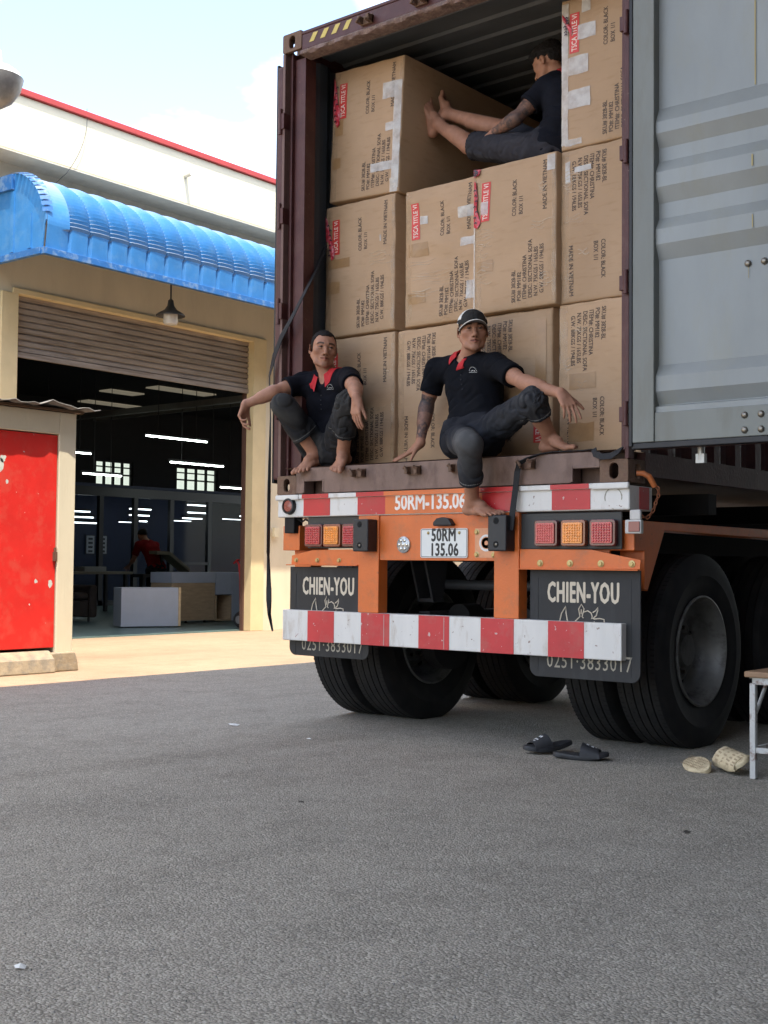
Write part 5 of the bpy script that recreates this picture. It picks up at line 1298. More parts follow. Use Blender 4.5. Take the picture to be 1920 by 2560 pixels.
# ================================================================== sandals
def sole_outline(L, W, n=28):
    """foot shaped outline, heel at x=0, toe at x=L"""
    out = []
    for i in range(n):
        a = 2 * PI * i / n
        c, s_ = math.cos(a), math.sin(a)
        x = L * (0.5 + 0.5 * (abs(c) ** 0.8) * (1 if c > 0 else -1))
        q = x / L
        hw = W * (0.36 + 0.14 * math.sin((q - 0.10) * PI * 0.9) + 0.03 * math.cos(q * 9))
        out.append((x, hw * (abs(s_) ** 0.75) * (1 if s_ > 0 else -1) + (0.008 * math.sin(q * PI) if s_ > 0 else 0)))
    return out
def slide(name, lab, cat, M_, mat_sole, mat_strap, L=0.285, W=0.116, th=0.026, marks=True, holes=False, strap0=0.50, strap1=0.86, hgt=0.072, crumple=0.0, group=None):
    t = thing(name, tuple(M_.translation), lab, cat, group)
    o = sole_outline(L, W); n = len(o)
    mb = MB(); lay = [(0.90, 0.0), (1.0, 0.006), (1.0, th - 0.006), (0.97, th), (0.90, th + 0.001), (0.6, th - 0.002), (0.25, th - 0.003)]
    for sc_, z_ in lay:
        for (x, y) in o:
            q = x / L
            lift = 0.012 * max(0, q - 0.8) / 0.2 + 0.004 * math.cos(q * 6)
            mb.v.append(((x - L * 0.5) * (0.02 + 0.98 * sc_) + L * 0.5, y * sc_, z_ + lift + crumple * noise.noise(Vector((x * 20, y * 20, z_)))))
    for a in range(len(lay) - 1): mb.f += [(a * n + i, a * n + (i + 1) % n, (a + 1) * n + (i + 1) % n, (a + 1) * n + i) for i in range(n)]
    mb.f += [tuple(range(n))[::-1], tuple(range((len(lay) - 1) * n, len(lay) * n))]
    mb.s = [True] * len(mb.f); mb.mi = [0] * len(mb.f); mb.v = [tuple(M_ @ Vector(p)) for p in mb.v]
    mb.build('sole', mat_sole, t, smooth_angle=R(50))
    mb = MB(); NA, NB = 18, 8
    def sp(a, b, off=0.0):
        ang = PI * a
        x = L * (strap0 + (strap1 - strap0) * b) + 0.02 * (math.sin(ang)) * (0.5 - b)
        hh = (hgt * (1 - 0.42 * b))
        y = -(W * 0.52 + off) * math.cos(ang) * (1.0 - 0.06 * b)
        y = math.copysign(min(abs(y), W * .52 + off), y)
        return Vector((x, y, 0.012 + (hh + off) * (math.sin(ang) ** 0.72) + crumple * 1.5 * noise.noise(Vector((a * 5, b * 5, 3)))))
    for off in (0.0, -0.004):
        for i in range(NA + 1):
            for j in range(NB + 1): mb.v.append(tuple(M_ @ sp(i / NA, j / NB, off)))
    K_ = (NA + 1) * (NB + 1)
    for i in range(NA):
        for j in range(NB):
            a = i * (NB + 1) + j
            mb.f += [(a, a + 1, a + NB + 2, a + NB + 1), (K_ + a, K_ + a + NB + 1, K_ + a + NB + 2, K_ + a + 1)]
    for i in range(NA):
        for j in (0, NB):
            a = i * (NB + 1) + j; mb.f.append((a, a + NB + 1, K_ + a + NB + 1, K_ + a))
    mb.s = [True] * len(mb.f); mb.mi = [0] * len(mb.f)
    st = mb.build('strap', mat_strap, t, smooth_angle=R(50))
    if marks:
        mb = MB()
        for (a0, b0, a1, b1) in ((0.42, 0.25, 0.50, 0.40), (0.52, 0.25, 0.58, 0.40), (0.40, 0.55, 0.48, 0.70), (0.50, 0.60, 0.60, 0.68), (0.44, 0.78, 0.56, 0.84)):
            mb.add([M_ @ sp(a0, b0, 0.0012), M_ @ sp(a1, b0, 0.0012), M_ @ sp(a1, b1, 0.0012), M_ @ sp(a0, b1, 0.0012)], [(0, 1, 2, 3)])
        mb.build('emblem', mat('sandal_white', (0.7, 0.7, 0.7), 0.5), st)
    if holes:
        mb = MB()
        for i in range(3, 16, 2):
            for j in range(1, 8, 2):
                mb.add([M_ @ sp(i / NA, j / NB, 0.0012), M_ @ sp((i + .9) / NA, j / NB, 0.0012), M_ @ sp((i + .9) / NA, (j + .9) / NB, 0.0012), M_ @ sp(i / NA, (j + .9) / NB, 0.0012)], [(0, 1, 2, 3)])
        for i in range(11):
            for j in range(5):
                x_ = L * (0.08 + 0.078 * i); y_ = W * 0.15 * (j - 2)
                for zf in (th + 0.0025 + 0.004 * math.cos(x_ / L * 6) + 0.012 * max(0, x_ / L - 0.8) / 0.2, -0.0008):
                    mb.add([M_ @ Vector((x_, y_ - .004, zf)), M_ @ Vector((x_ + .010, y_ - .004, zf)), M_ @ Vector((x_ + .010, y_ + .004, zf)), M_ @ Vector((x_, y_ + .004, zf))], [(0, 1, 2, 3)])
        mb.build('vent_hole', mat('sandal_shadow', (0.34, 0.26, 0.16), 0.8), st)
    return t
def place_m(x, y, z, ang, tiltx=0, tilty=0):
    return Matrix.Translation((x, y, z)) @ Matrix.Rotation(ang, 4, 'Z') @ Matrix.Rotation(tilty, 4, 'Y') @ Matrix.Rotation(tiltx, 4, 'X')
m_foam = mat('black_foam', (0.022, 0.023, 0.026), 0.6, var=0.25, vscale=30, bump=0.15)
m_tan = mat('dirty_cream_rubber', (0.60, 0.50, 0.32), 0.7, var=0.15, vscale=30, col2=(0.30, 0.21, 0.13), c2amt=0.6, c2scale=24, bump=0.3)
slide('sandal', 'left black slide sandal, its heel lifted on the other one', 'sandal', place_m(1.995, 0.205, 0.036, math.atan2(-0.26, -0.14), tilty=R(6)), m_foam, m_foam)
slide('sandal', 'right black slide sandal, lying flat nearest the wheel', 'sandal', place_m(2.035, -0.045, 0.0055, math.atan2(0.10, 0.245)), m_foam, m_foam)
slide('sandal', 'smaller cream slipper lying to the left, ribbed sole up', 'slipper', place_m(2.655, 0.185, 0.030, math.atan2(-0.17, 0.20), tiltx=R(-150)) @ Matrix.Translation((0, 0, -0.012)), m_tan, m_tan, L=0.235, W=0.10, marks=False, holes=True, hgt=0.04)
slide('sandal', 'bigger crumpled cream clog leaning on the stool leg', 'slipper', place_m(2.805, 0.225, 0.045, math.atan2(-0.14, 0.20), tiltx=R(30)), m_tan, m_tan, L=0.27, W=0.115, marks=False, holes=True, strap0=0.25, strap1=0.92, hgt=0.062, crumple=0.007)
# ================================================================== stool
st = thing('stool', (3.25, 0.22, 0), 'rusty white steel stool with a wooden seat at the right edge', 'stool')
m_stf = mat('chipped_white_steel', (0.50, 0.50, 0.48), 0.5, 0.1, var=0.15, vscale=12, col2=(0.16, 0.08, 0.05), c2amt=0.85, c2scale=12, c2lo=0.52, c2hi=0.62)
MB().box(3.03, 3.55, 0.02, 0.36, 0.472, 0.500).build('seat', mat('worn_wood_seat', (0.33, 0.20, 0.11), 0.6, var=0.25, vscale=5, stretch=(1, 6, 1), col2=(0.12, 0.07, 0.04), c2amt=0.5, c2scale=10), st, bevel=0.006)
for (xx, yy) in ((3.05, 0.035), (3.50, 0.035), (3.05, 0.32), (3.50, 0.32)): MB().box(xx, xx + 0.028, yy, yy + 0.028, 0.005, 0.445).build('leg', m_stf, st, bevel=0.003)
mb = MB(); mb.box(3.078, 3.50, 0.037, 0.060, 0.440, 0.468).box(3.078, 3.50, 0.322, 0.345, 0.440, 0.468).box(3.052, 3.075, 0.063, 0.32, 0.440, 0.468)
mb.box(3.05, 3.53, 0.035, 0.35, 0.4685, 0.4715)
mb.build('apron', m_stf, st)
mb = MB(); mb.box(3.078, 3.50, 0.040, 0.058, 0.125, 0.150).box(3.055, 3.073, 0.063, 0.32, 0.125, 0.150).box(3.078, 3.50, 0.325, 0.343, 0.125, 0.150)
mb.tube([(3.064, 0.07, 0.30), (3.064, 0.20, 0.435)], 0.009, 8)
mb.build('stretcher', m_stf, st)
# ================================================================== bits on the road
def scrap(name, x, y, s, m_, lab, cat, sd, flat=0.25):
    mb = MB(); r2 = random.Random(sd); n = 9
    pts = [(x + s * (0.6 + 0.6 * r2.random()) * math.cos(2 * PI * k / n), y + s * flat * (0.6 + 0.6 * r2.random()) * math.sin(2 * PI * k / n) * 2, 0.006 + 0.006 * r2.random()) for k in range(n)]
    mb.add(pts + [(x, y, 0.016)], [(k, (k + 1) % n, n) for k in range(n)])
    tag(mb.build(name, m_), lab, cat)
m_pap = mat('paper_scrap_white', (0.55, 0.55, 0.52), 0.7)
m_leaf = mat('dead_leaf', (0.03, 0.025, 0.018), 0.8)
scrap('paper_scrap', -0.05, -0.28, 0.055, m_pap, 'white scrap of paper on the road left of the far wheels', 'scrap', 1)
scrap('paper_scrap', 2.87, -3.76, 0.016, m_pap, 'crumpled white scrap in the lower left corner of the road', 'scrap', 2, 0.5)
scrap('paper_scrap', 0.70, -0.43, 0.030, m_pap, 'thin pale sliver on the road in front of the bumper', 'scrap', 3, 0.1)
scrap('dead_leaf', 1.94, -1.80, 0.018, m_leaf, 'small dark leaf in the middle of the road', 'leaf', 4)
scrap('dead_leaf', 3.37, -1.26, 0.020, m_leaf, 'dark leaf on the road below the cream slippers', 'leaf', 5)
# loose grit scattered over the asphalt
r2 = random.Random(11); mb = MB()
for k in range(2600):
    u = r2.random(); d = 2.0 + 9 * u ** 1.3; a = R(-39.7 + r2.uniform(-20, 20))
    x, y = 5.49 + d * math.sin(a), -5.56 + d * math.cos(a)
    if x < -2.8 or x > 4: continue
    s = r2.uniform(0.002, 0.0055)
    p = [(x + s * r2.uniform(-1, 1), y + s * r2.uniform(-1, 1), 0.004 + s * r2.uniform(0, 0.9)) for _ in range(3)]
    mb.add([(x - s, y - s * .4, 0.003), (x + s, y - s * .6, 0.003), (x + s * .2, y + s, 0.003), (x + s * r2.uniform(-.4, .4), y, 0.004 + s * r2.uniform(.4, 1.0))], [(0, 1, 3), (1, 2, 3), (2, 0, 3)])
tag(mb.build('road_grit', mat('grit_grey', (0.15, 0.145, 0.135), 0.9, var=0.5, vscale=200), recalc=False), 'fine loose grit scattered over the asphalt', 'grit', kind='stuff')
# ================================================================== people: signed distance bodies meshed with surface nets
def V(*a): return np.array(a, dtype=np.float64)
def nrm(a): a = np.asarray(a, float); return a / (np.linalg.norm(a) + 1e-12)
class Field:
    def __init__(s, lo, hi, h):
        s.lo = np.array(lo, float); s.h = h
        s.n = np.ceil((np.array(hi, float) - s.lo) / h).astype(int) + 1
        s.F = np.full(s.n, 9.0, np.float32)
    def block(s, lo, hi):
        a = np.maximum(0, np.floor((lo - s.lo) / s.h).astype(int)); b = np.minimum(s.n, np.ceil((hi - s.lo) / s.h).astype(int) + 1)
        if np.any(b <= a): return None
        ax = [(s.lo[i] + s.h * np.arange(a[i], b[i])).astype(np.float32) for i in range(3)]
        return (slice(a[0], b[0]), slice(a[1], b[1]), slice(a[2], b[2])), ax[0][:, None, None], ax[1][None, :, None], ax[2][None, None, :]
    def comb(s, sl, d, k, op):
        A = s.F[sl]
        if op == 'add':
            if k > 0:
                hh = np.clip(0.5 + 0.5 * (A - d) / k, 0, 1); s.F[sl] = A * (1 - hh) + d * hh - k * hh * (1 - hh)
            else: s.F[sl] = np.minimum(A, d)
        elif op == 'sub':
            d = -d
            if k > 0:
                hh = np.clip(0.5 - 0.5 * (A - d) / k, 0, 1); s.F[sl] = A * (1 - hh) + d * hh + k * hh * (1 - hh)
            else: s.F[sl] = np.maximum(A, d)
        elif op == 'int': s.F[sl] = np.maximum(A, d)
    def cone(s, a, b, ra, rb, k=0.01, op='add'):
        a, b = np.asarray(a, float), np.asarray(b, float); m = max(ra, rb) + k * 1.3 + 3 * s.h
        B = s.block(np.minimum(a, b) - m, np.maximum(a, b) + m)
        if B is None: return
        sl, X, Y, Z = B
        d = b - a; L2 = max(float(d @ d), 1e-9)
        t = np.clip(((X - a[0]) * d[0] + (Y - a[1]) * d[1] + (Z - a[2]) * d[2]) / L2, 0, 1)
        q = np.sqrt((X - a[0] - t * d[0]) ** 2 + (Y - a[1] - t * d[1]) ** 2 + (Z - a[2] - t * d[2]) ** 2) - (ra + (rb - ra) * t)
        s.comb(sl, q.astype(np.float32), k, op)
    def ell(s, c, r, ax=None, k=0.01, op='add'):
        """ellipsoid, ax rows = unit axes"""
        c, r = np.asarray(c, float), np.asarray(r, float)
        if ax is None: ax = np.eye(3)
        m = r.max() + k * 1.3 + 3 * s.h
        B = s.block(c - m, c + m)
        if B is None: return
        sl, X, Y, Z = B
        x, y, z = X - c[0], Y - c[1], Z - c[2]
        p = [(x * ax[i][0] + y * ax[i][1] + z * ax[i][2]) for i in range(3)]
        k0 = np.sqrt((p[0] / r[0]) ** 2 + (p[1] / r[1]) ** 2 + (p[2] / r[2]) ** 2)
        k1 = np.sqrt((p[0] / r[0] ** 2) ** 2 + (p[1] / r[1] ** 2) ** 2 + (p[2] / r[2] ** 2) ** 2) + 1e-9
        s.comb(sl, (k0 * (k0 - 1) / k1).astype(np.float32), k, op)
    def cutcone(s, parts, p, n, k, inner=None):
        """several cones as one piece, cut off by a plane and hollowed at the open end, then blended in"""
        lo = np.min([np.minimum(a, b) - max(ra, rb) for a, b, ra, rb in parts], 0) - k - 3 * s.h
        hi = np.max([np.maximum(a, b) + max(ra, rb) for a, b, ra, rb in parts], 0) + k + 3 * s.h
        B = s.block(lo, hi)
        if B is None: return
        sl, X, Y, Z = B; q = None
        def cd(a, b, ra, rb):
            a, b = np.asarray(a, float), np.asarray(b, float); d = b - a; L2 = max(float(d @ d), 1e-9)
            t = np.clip(((X - a[0]) * d[0] + (Y - a[1]) * d[1] + (Z - a[2]) * d[2]) / L2, 0, 1)
            return np.sqrt((X - a[0] - t * d[0]) ** 2 + (Y - a[1] - t * d[1]) ** 2 + (Z - a[2] - t * d[2]) ** 2) - (ra + (rb - ra) * t)
        for pt in parts:
            e = cd(*pt)
            if q is None: q = e
            else:
                hh = np.clip(0.5 + 0.5 * (q - e) / 0.02, 0, 1); q = q * (1 - hh) + e * hh - 0.02 * hh * (1 - hh)
        n = nrm(n); pd = (X - p[0]) * n[0] + (Y - p[1]) * n[1] + (Z - p[2]) * n[2]
        q = np.maximum(q, pd)
        if inner: q = np.maximum(q, -cd(*inner))
        s.comb(sl, q.astype(np.float32), k, 'add')
    def plane(s, p, n, c, R_, op='int'):
        """keep the side opposite to n (int), only inside the ball c, R_"""
        c = np.asarray(c, float); B = s.block(c - R_, c + R_)
        if B is None: return
        sl, X, Y, Z = B; n = nrm(n)
        d = ((X - p[0]) * n[0] + (Y - p[1]) * n[1] + (Z - p[2]) * n[2]) + np.zeros((X.shape[0], Y.shape[1], Z.shape[2]))
        inside = ((X - c[0]) ** 2 + (Y - c[1]) ** 2 + (Z - c[2]) ** 2) < R_ * R_
        A = s.F[sl]; s.F[sl] = np.where(inside, np.maximum(A, d), A).astype(np.float32)
    def mesh(s):
        F = s.F; n = s.n; neg = F < 0
        c = [neg[i:n[0] - 1 + i, j:n[1] - 1 + j, k:n[2] - 1 + k] for i in (0, 1) for j in (0, 1) for k in (0, 1)]
        cnt = sum(x.astype(np.int8) for x in c)
        act = (cnt > 0) & (cnt < 8)
        idx = np.argwhere(act)
        if len(idx) == 0: return np.zeros((0, 3)), np.zeros((0, 4), int)
        vid = np.full(act.shape, -1, np.int32); vid[act] = np.arange(len(idx))
        acc = np.zeros((len(idx), 3)); num = np.zeros(len(idx))
        I, J, K = idx.T
        corner = {(i, j, k): F[I + i, J + j, K + k] for i in (0, 1) for j in (0, 1) for k in (0, 1)}
        for a in corner:
            for d in range(3):
                if a[d] == 0:
                    b = list(a); b[d] = 1; b = tuple(b)
                    fa, fb = corner[a], corner[b]; m = (fa < 0) != (fb < 0)
                    t = np.where(m, fa / np.where(m, fa - fb, 1), 0)
                    p = np.array(a, float)[None, :].repeat(len(idx), 0); p[:, d] += t
                    acc += p * m[:, None]; num += m
        P = s.lo + s.h * (idx + acc / num[:, None])
        quads = []
        for d in range(3):
            sl0 = [slice(0, n[0] - 1), slice(0, n[1] - 1), slice(0, n[2] - 1)]
            A = neg[:-1, :-1, :-1]
            B = [neg[1:, :-1, :-1], neg[:-1, 1:, :-1], neg[:-1, :-1, 1:]][d]
            e = np.argwhere(A != B)
            o1, o2 = [(1, 2), (2, 0), (0, 1)][d]
            e = e[(e[:, o1] > 0) & (e[:, o2] > 0)]
            ii = e.copy()
            def g(s1, s2):
                q = e.copy(); q[:, o1] -= s1; q[:, o2] -= s2
                return vid[q[:, 0], q[:, 1], q[:, 2]]
            Q = np.stack([g(1, 1), g(0, 1), g(0, 0), g(1, 0)], 1)
            flip = ~A[e[:, 0], e[:, 1], e[:, 2]]
            Q[flip] = Q[flip][:, ::-1]
            quads.append(Q[(Q >= 0).all(1)])
        return P, np.concatenate(quads)
def vnoise(P, sc3, seed=0):
    """smooth value noise on points, returns about -1..1"""
    q = P * np.asarray(sc3) + seed * 17.13
    i = np.floor(q).astype(np.int64); f = q - i; f = f * f * (3 - 2 * f)
    def h(a, b, c):
        x = (a * 374761393 + b * 668265263 + c * 2147483647 + seed * 974634777) & 0xffffffff
        x = ((x ^ (x >> 13)) * 1274126177) & 0xffffffff
        return ((x ^ (x >> 16)) & 0xffff) / 32767.5 - 1
    r = 0
    for a in (0, 1):
        for b in (0, 1):
            for c in (0, 1):
                w = (f[:, 0] if a else 1 - f[:, 0]) * (f[:, 1] if b else 1 - f[:, 1]) * (f[:, 2] if c else 1 - f[:, 2])
                r = r + w * h(i[:, 0] + a, i[:, 1] + b, i[:, 2] + c)
    return r
def fnoise(P, sc3, seed=0, oct_=3):
    r, a = 0, 1
    for o in range(oct_): r = r + a * vnoise(P * 2 ** o, sc3, seed + o); a *= 0.5
    return r
def normals(P, Q):
    a, b, c, d = P[Q[:, 0]], P[Q[:, 1]], P[Q[:, 2]], P[Q[:, 3]]
    fn = np.cross(c - a, d - b); N = np.zeros_like(P)
    for k in range(4): np.add.at(N, Q[:, k], fn)
    return N / (np.linalg.norm(N, axis=1, keepdims=True) + 1e-12)
def relax(P, Q, it=1, w=0.5):
    for _ in range(it):
        S = np.zeros_like(P); C_ = np.zeros(len(P))
        for k in range(4):
            for j in (k - 1, (k + 1) % 4):
                np.add.at(S, Q[:, k], P[Q[:, j]]); np.add.at(C_, Q[:, k], 1)
        P = P * (1 - w) + w * S / np.maximum(C_, 1)[:, None]
    return P
def mesh_obj(name, P, Q, m, parent, col=None, label=None):
    base = np.array(wloc(parent)) if parent is not None else np.zeros(3)
    me = bpy.data.meshes.new(name); P = P - base
    me.vertices.add(len(P)); me.vertices.foreach_set('co', P.astype(np.float32).ravel())
    me.loops.add(len(Q) * 4); me.loops.foreach_set('vertex_index', Q.astype(np.int32).ravel())
    me.polygons.add(len(Q)); me.polygons.foreach_set('loop_start', np.arange(0, len(Q) * 4, 4, dtype=np.int32))
    me.update(calc_edges=True); me.validate()
    me.polygons.foreach_set('use_smooth', np.ones(len(me.polygons), bool))
    if col is not None:
        ca = me.color_attributes.new('col', 'FLOAT_COLOR', 'POINT')
        ca.data.foreach_set('color', np.concatenate([col, np.ones((len(col), 1))], 1).astype(np.float32).ravel())
    o = bpy.data.objects.new(name, me); COL.objects.link(o); o.parent = parent; me.materials.append(m)
    if label: o['label'] = label
    return o
def attr_mat(name, rough, sss=0.0, bump=0.15, bscale=300, spec=0.4, sheen=0.0, weave=False):
    m = bpy.data.materials.new(name); m.use_nodes = True; t = m.node_tree; N, Lk = t.nodes, t.links; b = N['Principled BSDF']
    a = N.new('ShaderNodeAttribute'); a.attribute_name = 'col'
    tcn = N.new('ShaderNodeTexCoord'); n = N.new('ShaderNodeTexNoise'); n.inputs['Scale'].default_value = 28; n.inputs['Detail'].default_value = 6
    Lk.new(tcn.outputs['Object'], n.inputs['Vector'])
    mr = N.new('ShaderNodeMapRange'); mr.inputs['From Min'].default_value = 0.25; mr.inputs['From Max'].default_value = 0.75; mr.inputs['To Min'].default_value = 0.86; mr.inputs['To Max'].default_value = 1.14
    Lk.new(n.outputs['Fac'], mr.inputs['Value']); vm = N.new('ShaderNodeVectorMath'); vm.operation = 'SCALE'
    Lk.new(a.outputs['Color'], vm.inputs[0]); Lk.new(mr.outputs[0], vm.inputs['Scale']); Lk.new(vm.outputs[0], b.inputs['Base Color'])
    b.inputs['Roughness'].default_value = rough; b.inputs['Specular IOR Level'].default_value = spec; b.inputs['Sheen Weight'].default_value = sheen
    if sss: b.inputs['Subsurface Weight'].default_value = sss; b.inputs['Subsurface Radius'].default_value = (0.012, 0.004, 0.002); b.inputs['Subsurface Scale'].default_value = 0.6
    n2 = N.new('ShaderNodeTexNoise'); n2.inputs['Scale'].default_value = bscale; n2.inputs['Detail'].default_value = 3; Lk.new(tcn.outputs['Object'], n2.inputs['Vector'])
    bp = N.new('ShaderNodeBump'); bp.inputs['Strength'].default_value = bump; bp.inputs['Distance'].default_value = 0.002; Lk.new(n2.outputs['Fac'], bp.inputs['Height']); Lk.new(bp.outputs[0], b.inputs['Normal'])
    return m
m_skin = attr_mat('skin', 0.58, 0.06, 0.35, 160, 0.32)
m_cloth = attr_mat('cloth', 0.9, 0, 0.4, 500, 0.12, 0.0)
m_hair = attr_mat('hair', 0.7, 0, 0.9, 400, 0.15)
SK = np.array([0.36, 0.178, 0.112])

def head_axes(f, u):
    f = nrm(f); x = nrm(np.cross(u, f)) * 1.0; u = np.cross(f, x)
    return np.array([x, f, u])          # x = the person's left?  (u x f)
def build_head(F, c, A, jaw=1.0, k=0.012, ear=True):
    """c: head centre at eye level, A rows = side, forward, up"""
    W_ = lambda x, y, z: c + A[0] * x + A[1] * y + A[2] * z
    F.ell(W_(0, -0.015, 0.032), (0.073, 0.094, 0.080), A, 0.01)
    F.ell(W_(0, 0.020, 0.012), (0.069, 0.070, 0.075), A, 0.02)
    F.ell(W_(0, 0.028, -0.040), (0.061 * jaw, 0.052, 0.068), A, 0.02)
    for s_ in (-1, 1):
        F.cone(W_(s_ * 0.058 * jaw, -0.005, -0.045), W_(s_ * 0.040 * jaw, 0.040, -0.088), 0.018, 0.014, 0.02)
        F.cone(W_(s_ * 0.040 * jaw, 0.038, -0.088), W_(s_ * 0.010, 0.072, -0.104), 0.014, 0.015, 0.018)
        F.ell(W_(s_ * 0.047, 0.052, -0.020), (0.020, 0.022, 0.018), A, 0.02)
        F.cone(W_(s_ * 0.010, 0.086, 0.022), W_(s_ * 0.046, 0.071, 0.022), 0.0115, 0.0095, 0.012)
    F.ell(W_(0, 0.071, -0.102), (0.016, 0.015, 0.014), A, 0.015)
    for s_ in (-1, 1): F.ell(W_(s_ * 0.0315, 0.094, 0.001), (0.020, 0.0185, 0.0125), A, 0.008, 'sub')
    F.cone(W_(0, 0.082, 0.010), W_(0, 0.104, -0.034), 0.0085, 0.0105, 0.010)
    F.ell(W_(0, 0.106, -0.036), (0.011, 0.011, 0.010), A, 0.006)
    for s_ in (-1, 1):
        F.ell(W_(s_ * 0.0135, 0.094, -0.040), (0.0085, 0.010, 0.0080), A, 0.006)
        F.ell(W_(s_ * 0.008, 0.104, -0.0475), (0.0038, 0.0045, 0.004), A, 0.002, 'sub')
    F.ell(W_(0, 0.074, -0.066), (0.030, 0.017, 0.026), A, 0.014)
    F.cone(W_(-0.025, 0.076, -0.064), W_(0, 0.0925, -0.0595), 0.0042, 0.0062, 0.005)
    F.cone(W_(0.025, 0.076, -0.064), W_(0, 0.0925, -0.0595), 0.0042, 0.0062, 0.005)
    F.cone(W_(-0.016, 0.081, -0.071), W_(0, 0.0910, -0.0735), 0.0045, 0.0070, 0.005)
    F.cone(W_(0.016, 0.081, -0.071), W_(0, 0.0910, -0.0735), 0.0045, 0.0070, 0.005)
    F.cone(W_(-0.028, 0.080, -0.0665), W_(0, 0.0985, -0.0662), 0.0018, 0.0026, 0.002, 'sub')
    F.cone(W_(0.028, 0.080, -0.0665), W_(0, 0.0985, -0.0662), 0.0018, 0.0026, 0.002, 'sub')
    for s_ in (-1, 1):
        F.ell(W_(s_ * 0.0315, 0.0725, 0.0), (0.0150, 0.0135, 0.0118), A, 0.001)
        # lids
        F.cone(W_(s_ * 0.0175, 0.0835, 0.003), W_(s_ * 0.0315, 0.0885, 0.0090), 0.0030, 0.0034, 0.003)
        F.cone(W_(s_ * 0.0315, 0.0885, 0.0090), W_(s_ * 0.0465, 0.0775, 0.003), 0.0034, 0.0030, 0.003)
        F.cone(W_(s_ * 0.019, 0.0835, -0.0045), W_(s_ * 0.0315, 0.0855, -0.0085), 0.0024, 0.0028, 0.003)
        F.cone(W_(s_ * 0.0315, 0.0855, -0.0085), W_(s_ * 0.0455, 0.0775, -0.003), 0.0028, 0.0024, 0.003)
        if ear:
            Ae = np.array([nrm(A[0] * s_ - A[1] * 0.45), nrm(A[1] + A[0] * s_ * 0.45), A[2]])
            F.ell(W_(s_ * 0.081, -0.014, -0.008), (0.0065, 0.018, 0.031), Ae, 0.004)
            F.ell(W_(s_ * 0.088, -0.010, -0.003), (0.006, 0.010, 0.018), Ae, 0.004, 'sub')
            F.ell(W_(s_ * 0.076, -0.004, -0.030), (0.006, 0.008, 0.009), Ae, 0.004)
def head_color(P, c, A, col, stubble=0.3, brow=1.0, gaze=0.0, hairline=None, shade=0.25):
    q = P - c; x, y, z = q @ A[0], q @ A[1], q @ A[2]
    def mixin(m, cc):
        m = np.clip(m, 0, 1)[:, None]; col[:] = col * (1 - m) + np.array(cc) * m
    near = (np.abs(x) < 0.1) & (np.abs(y) < 0.14) & (z > -0.13) & (z < 0.13)
    ax = np.abs(x)
    red = np.clip(1 - np.sqrt(((ax - 0.045) / 0.03) ** 2 + ((z + 0.035) / 0.03) ** 2), 0, 1) * (y > 0.03) * near
    mixin(red * 0.25, SK * np.array([1.05, 0.80, 0.78]))
    # lips
    zc = -0.0662
    wl = np.clip((0.0275 - ax) / 0.004, 0, 1); up_ = 0.0075 * (1 - (ax / 0.030) ** 2); dn = 0.0105 * (1 - (ax / 0.030) ** 2)
    lip = wl * np.clip((np.where(z > zc, up_, dn) - np.abs(z - zc)) / 0.0025 + 0.5, 0, 1) * (y > 0.06) * near
    mixin(lip * 0.85, SK * np.array([0.72, 0.42, 0.44]))
    mixin((np.abs(z - zc) < 0.0022) * wl * (y > 0.06) * near * 0.85, (0.03, 0.012, 0.01))
    # nostrils
    mixin((np.sqrt((ax - 0.0085) ** 2 + (z + 0.0475) ** 2) < 0.0042) * (y > 0.088) * 0.8 * near, (0.04, 0.015, 0.012))
    # brows
    bz = 0.0215 + 0.004 * np.sin(np.clip((ax - 0.012) / 0.042, 0, 1) * PI) - 0.004 * np.clip((ax - 0.042) / 0.015, 0, 1)
    br = np.clip((0.0064 - np.abs(z - bz)) / 0.002, 0, 1) * np.clip((ax - 0.013) / 0.004, 0, 1) * np.clip((0.058 - ax) / 0.006, 0, 1) * (y > 0.04) * near
    mixin(br * 0.9 * brow, (0.014, 0.010, 0.009))
    # eyes
    ex, ez = ax - 0.0315, z
    opening = 0.0043 * np.clip(1 - (ex / 0.0155) ** 2, 0, 1)
    white = np.clip((opening - np.abs(ez - 0.0008)) / 0.0012 + 0.3, 0, 1) * (y > 0.068) * (np.abs(ex) < 0.0155) * near
    mixin(white * 0.95, (0.15, 0.12, 0.105))
    gx = np.where(x > 0, x - 0.0315, x + 0.0315) - gaze
    mixin(white * np.clip((0.0078 - np.sqrt(gx ** 2 + (ez - 0.0010) ** 2)) / 0.001, 0, 1), (0.012, 0.007, 0.006))
    lash_shade = np.clip(1 - np.abs(ez - 0.0008 - opening - 0.0006) / 0.0028, 0, 1) * (ez > 0) * (np.abs(ex) < 0.018) * (y > 0.06) * near  # lashes, band widened to paint in the shade of the lid crease
    mixin(lash_shade * 0.85, (0.012, 0.008, 0.008))
    under = np.clip(1 - np.sqrt((ex / 0.02) ** 2 + ((z + 0.013) / 0.007) ** 2), 0, 1) * (y > 0.05) * near
    mixin(under * 0.35, SK * 0.55)
    # stubble round the mouth and jaw
    st = np.clip(1 - np.abs(z + 0.052) / 0.008, 0, 1) * (ax < 0.024) * (y > 0.08) + np.clip((-z - 0.082) / 0.02, 0, 1) * (y > 0.02)
    mixin(np.clip(st, 0, 1) * stubble * near, SK * 0.55)
    if hairline is not None:
        m = hairline(x, y, z); mixin(m * near, (0.012, 0.010, 0.010))
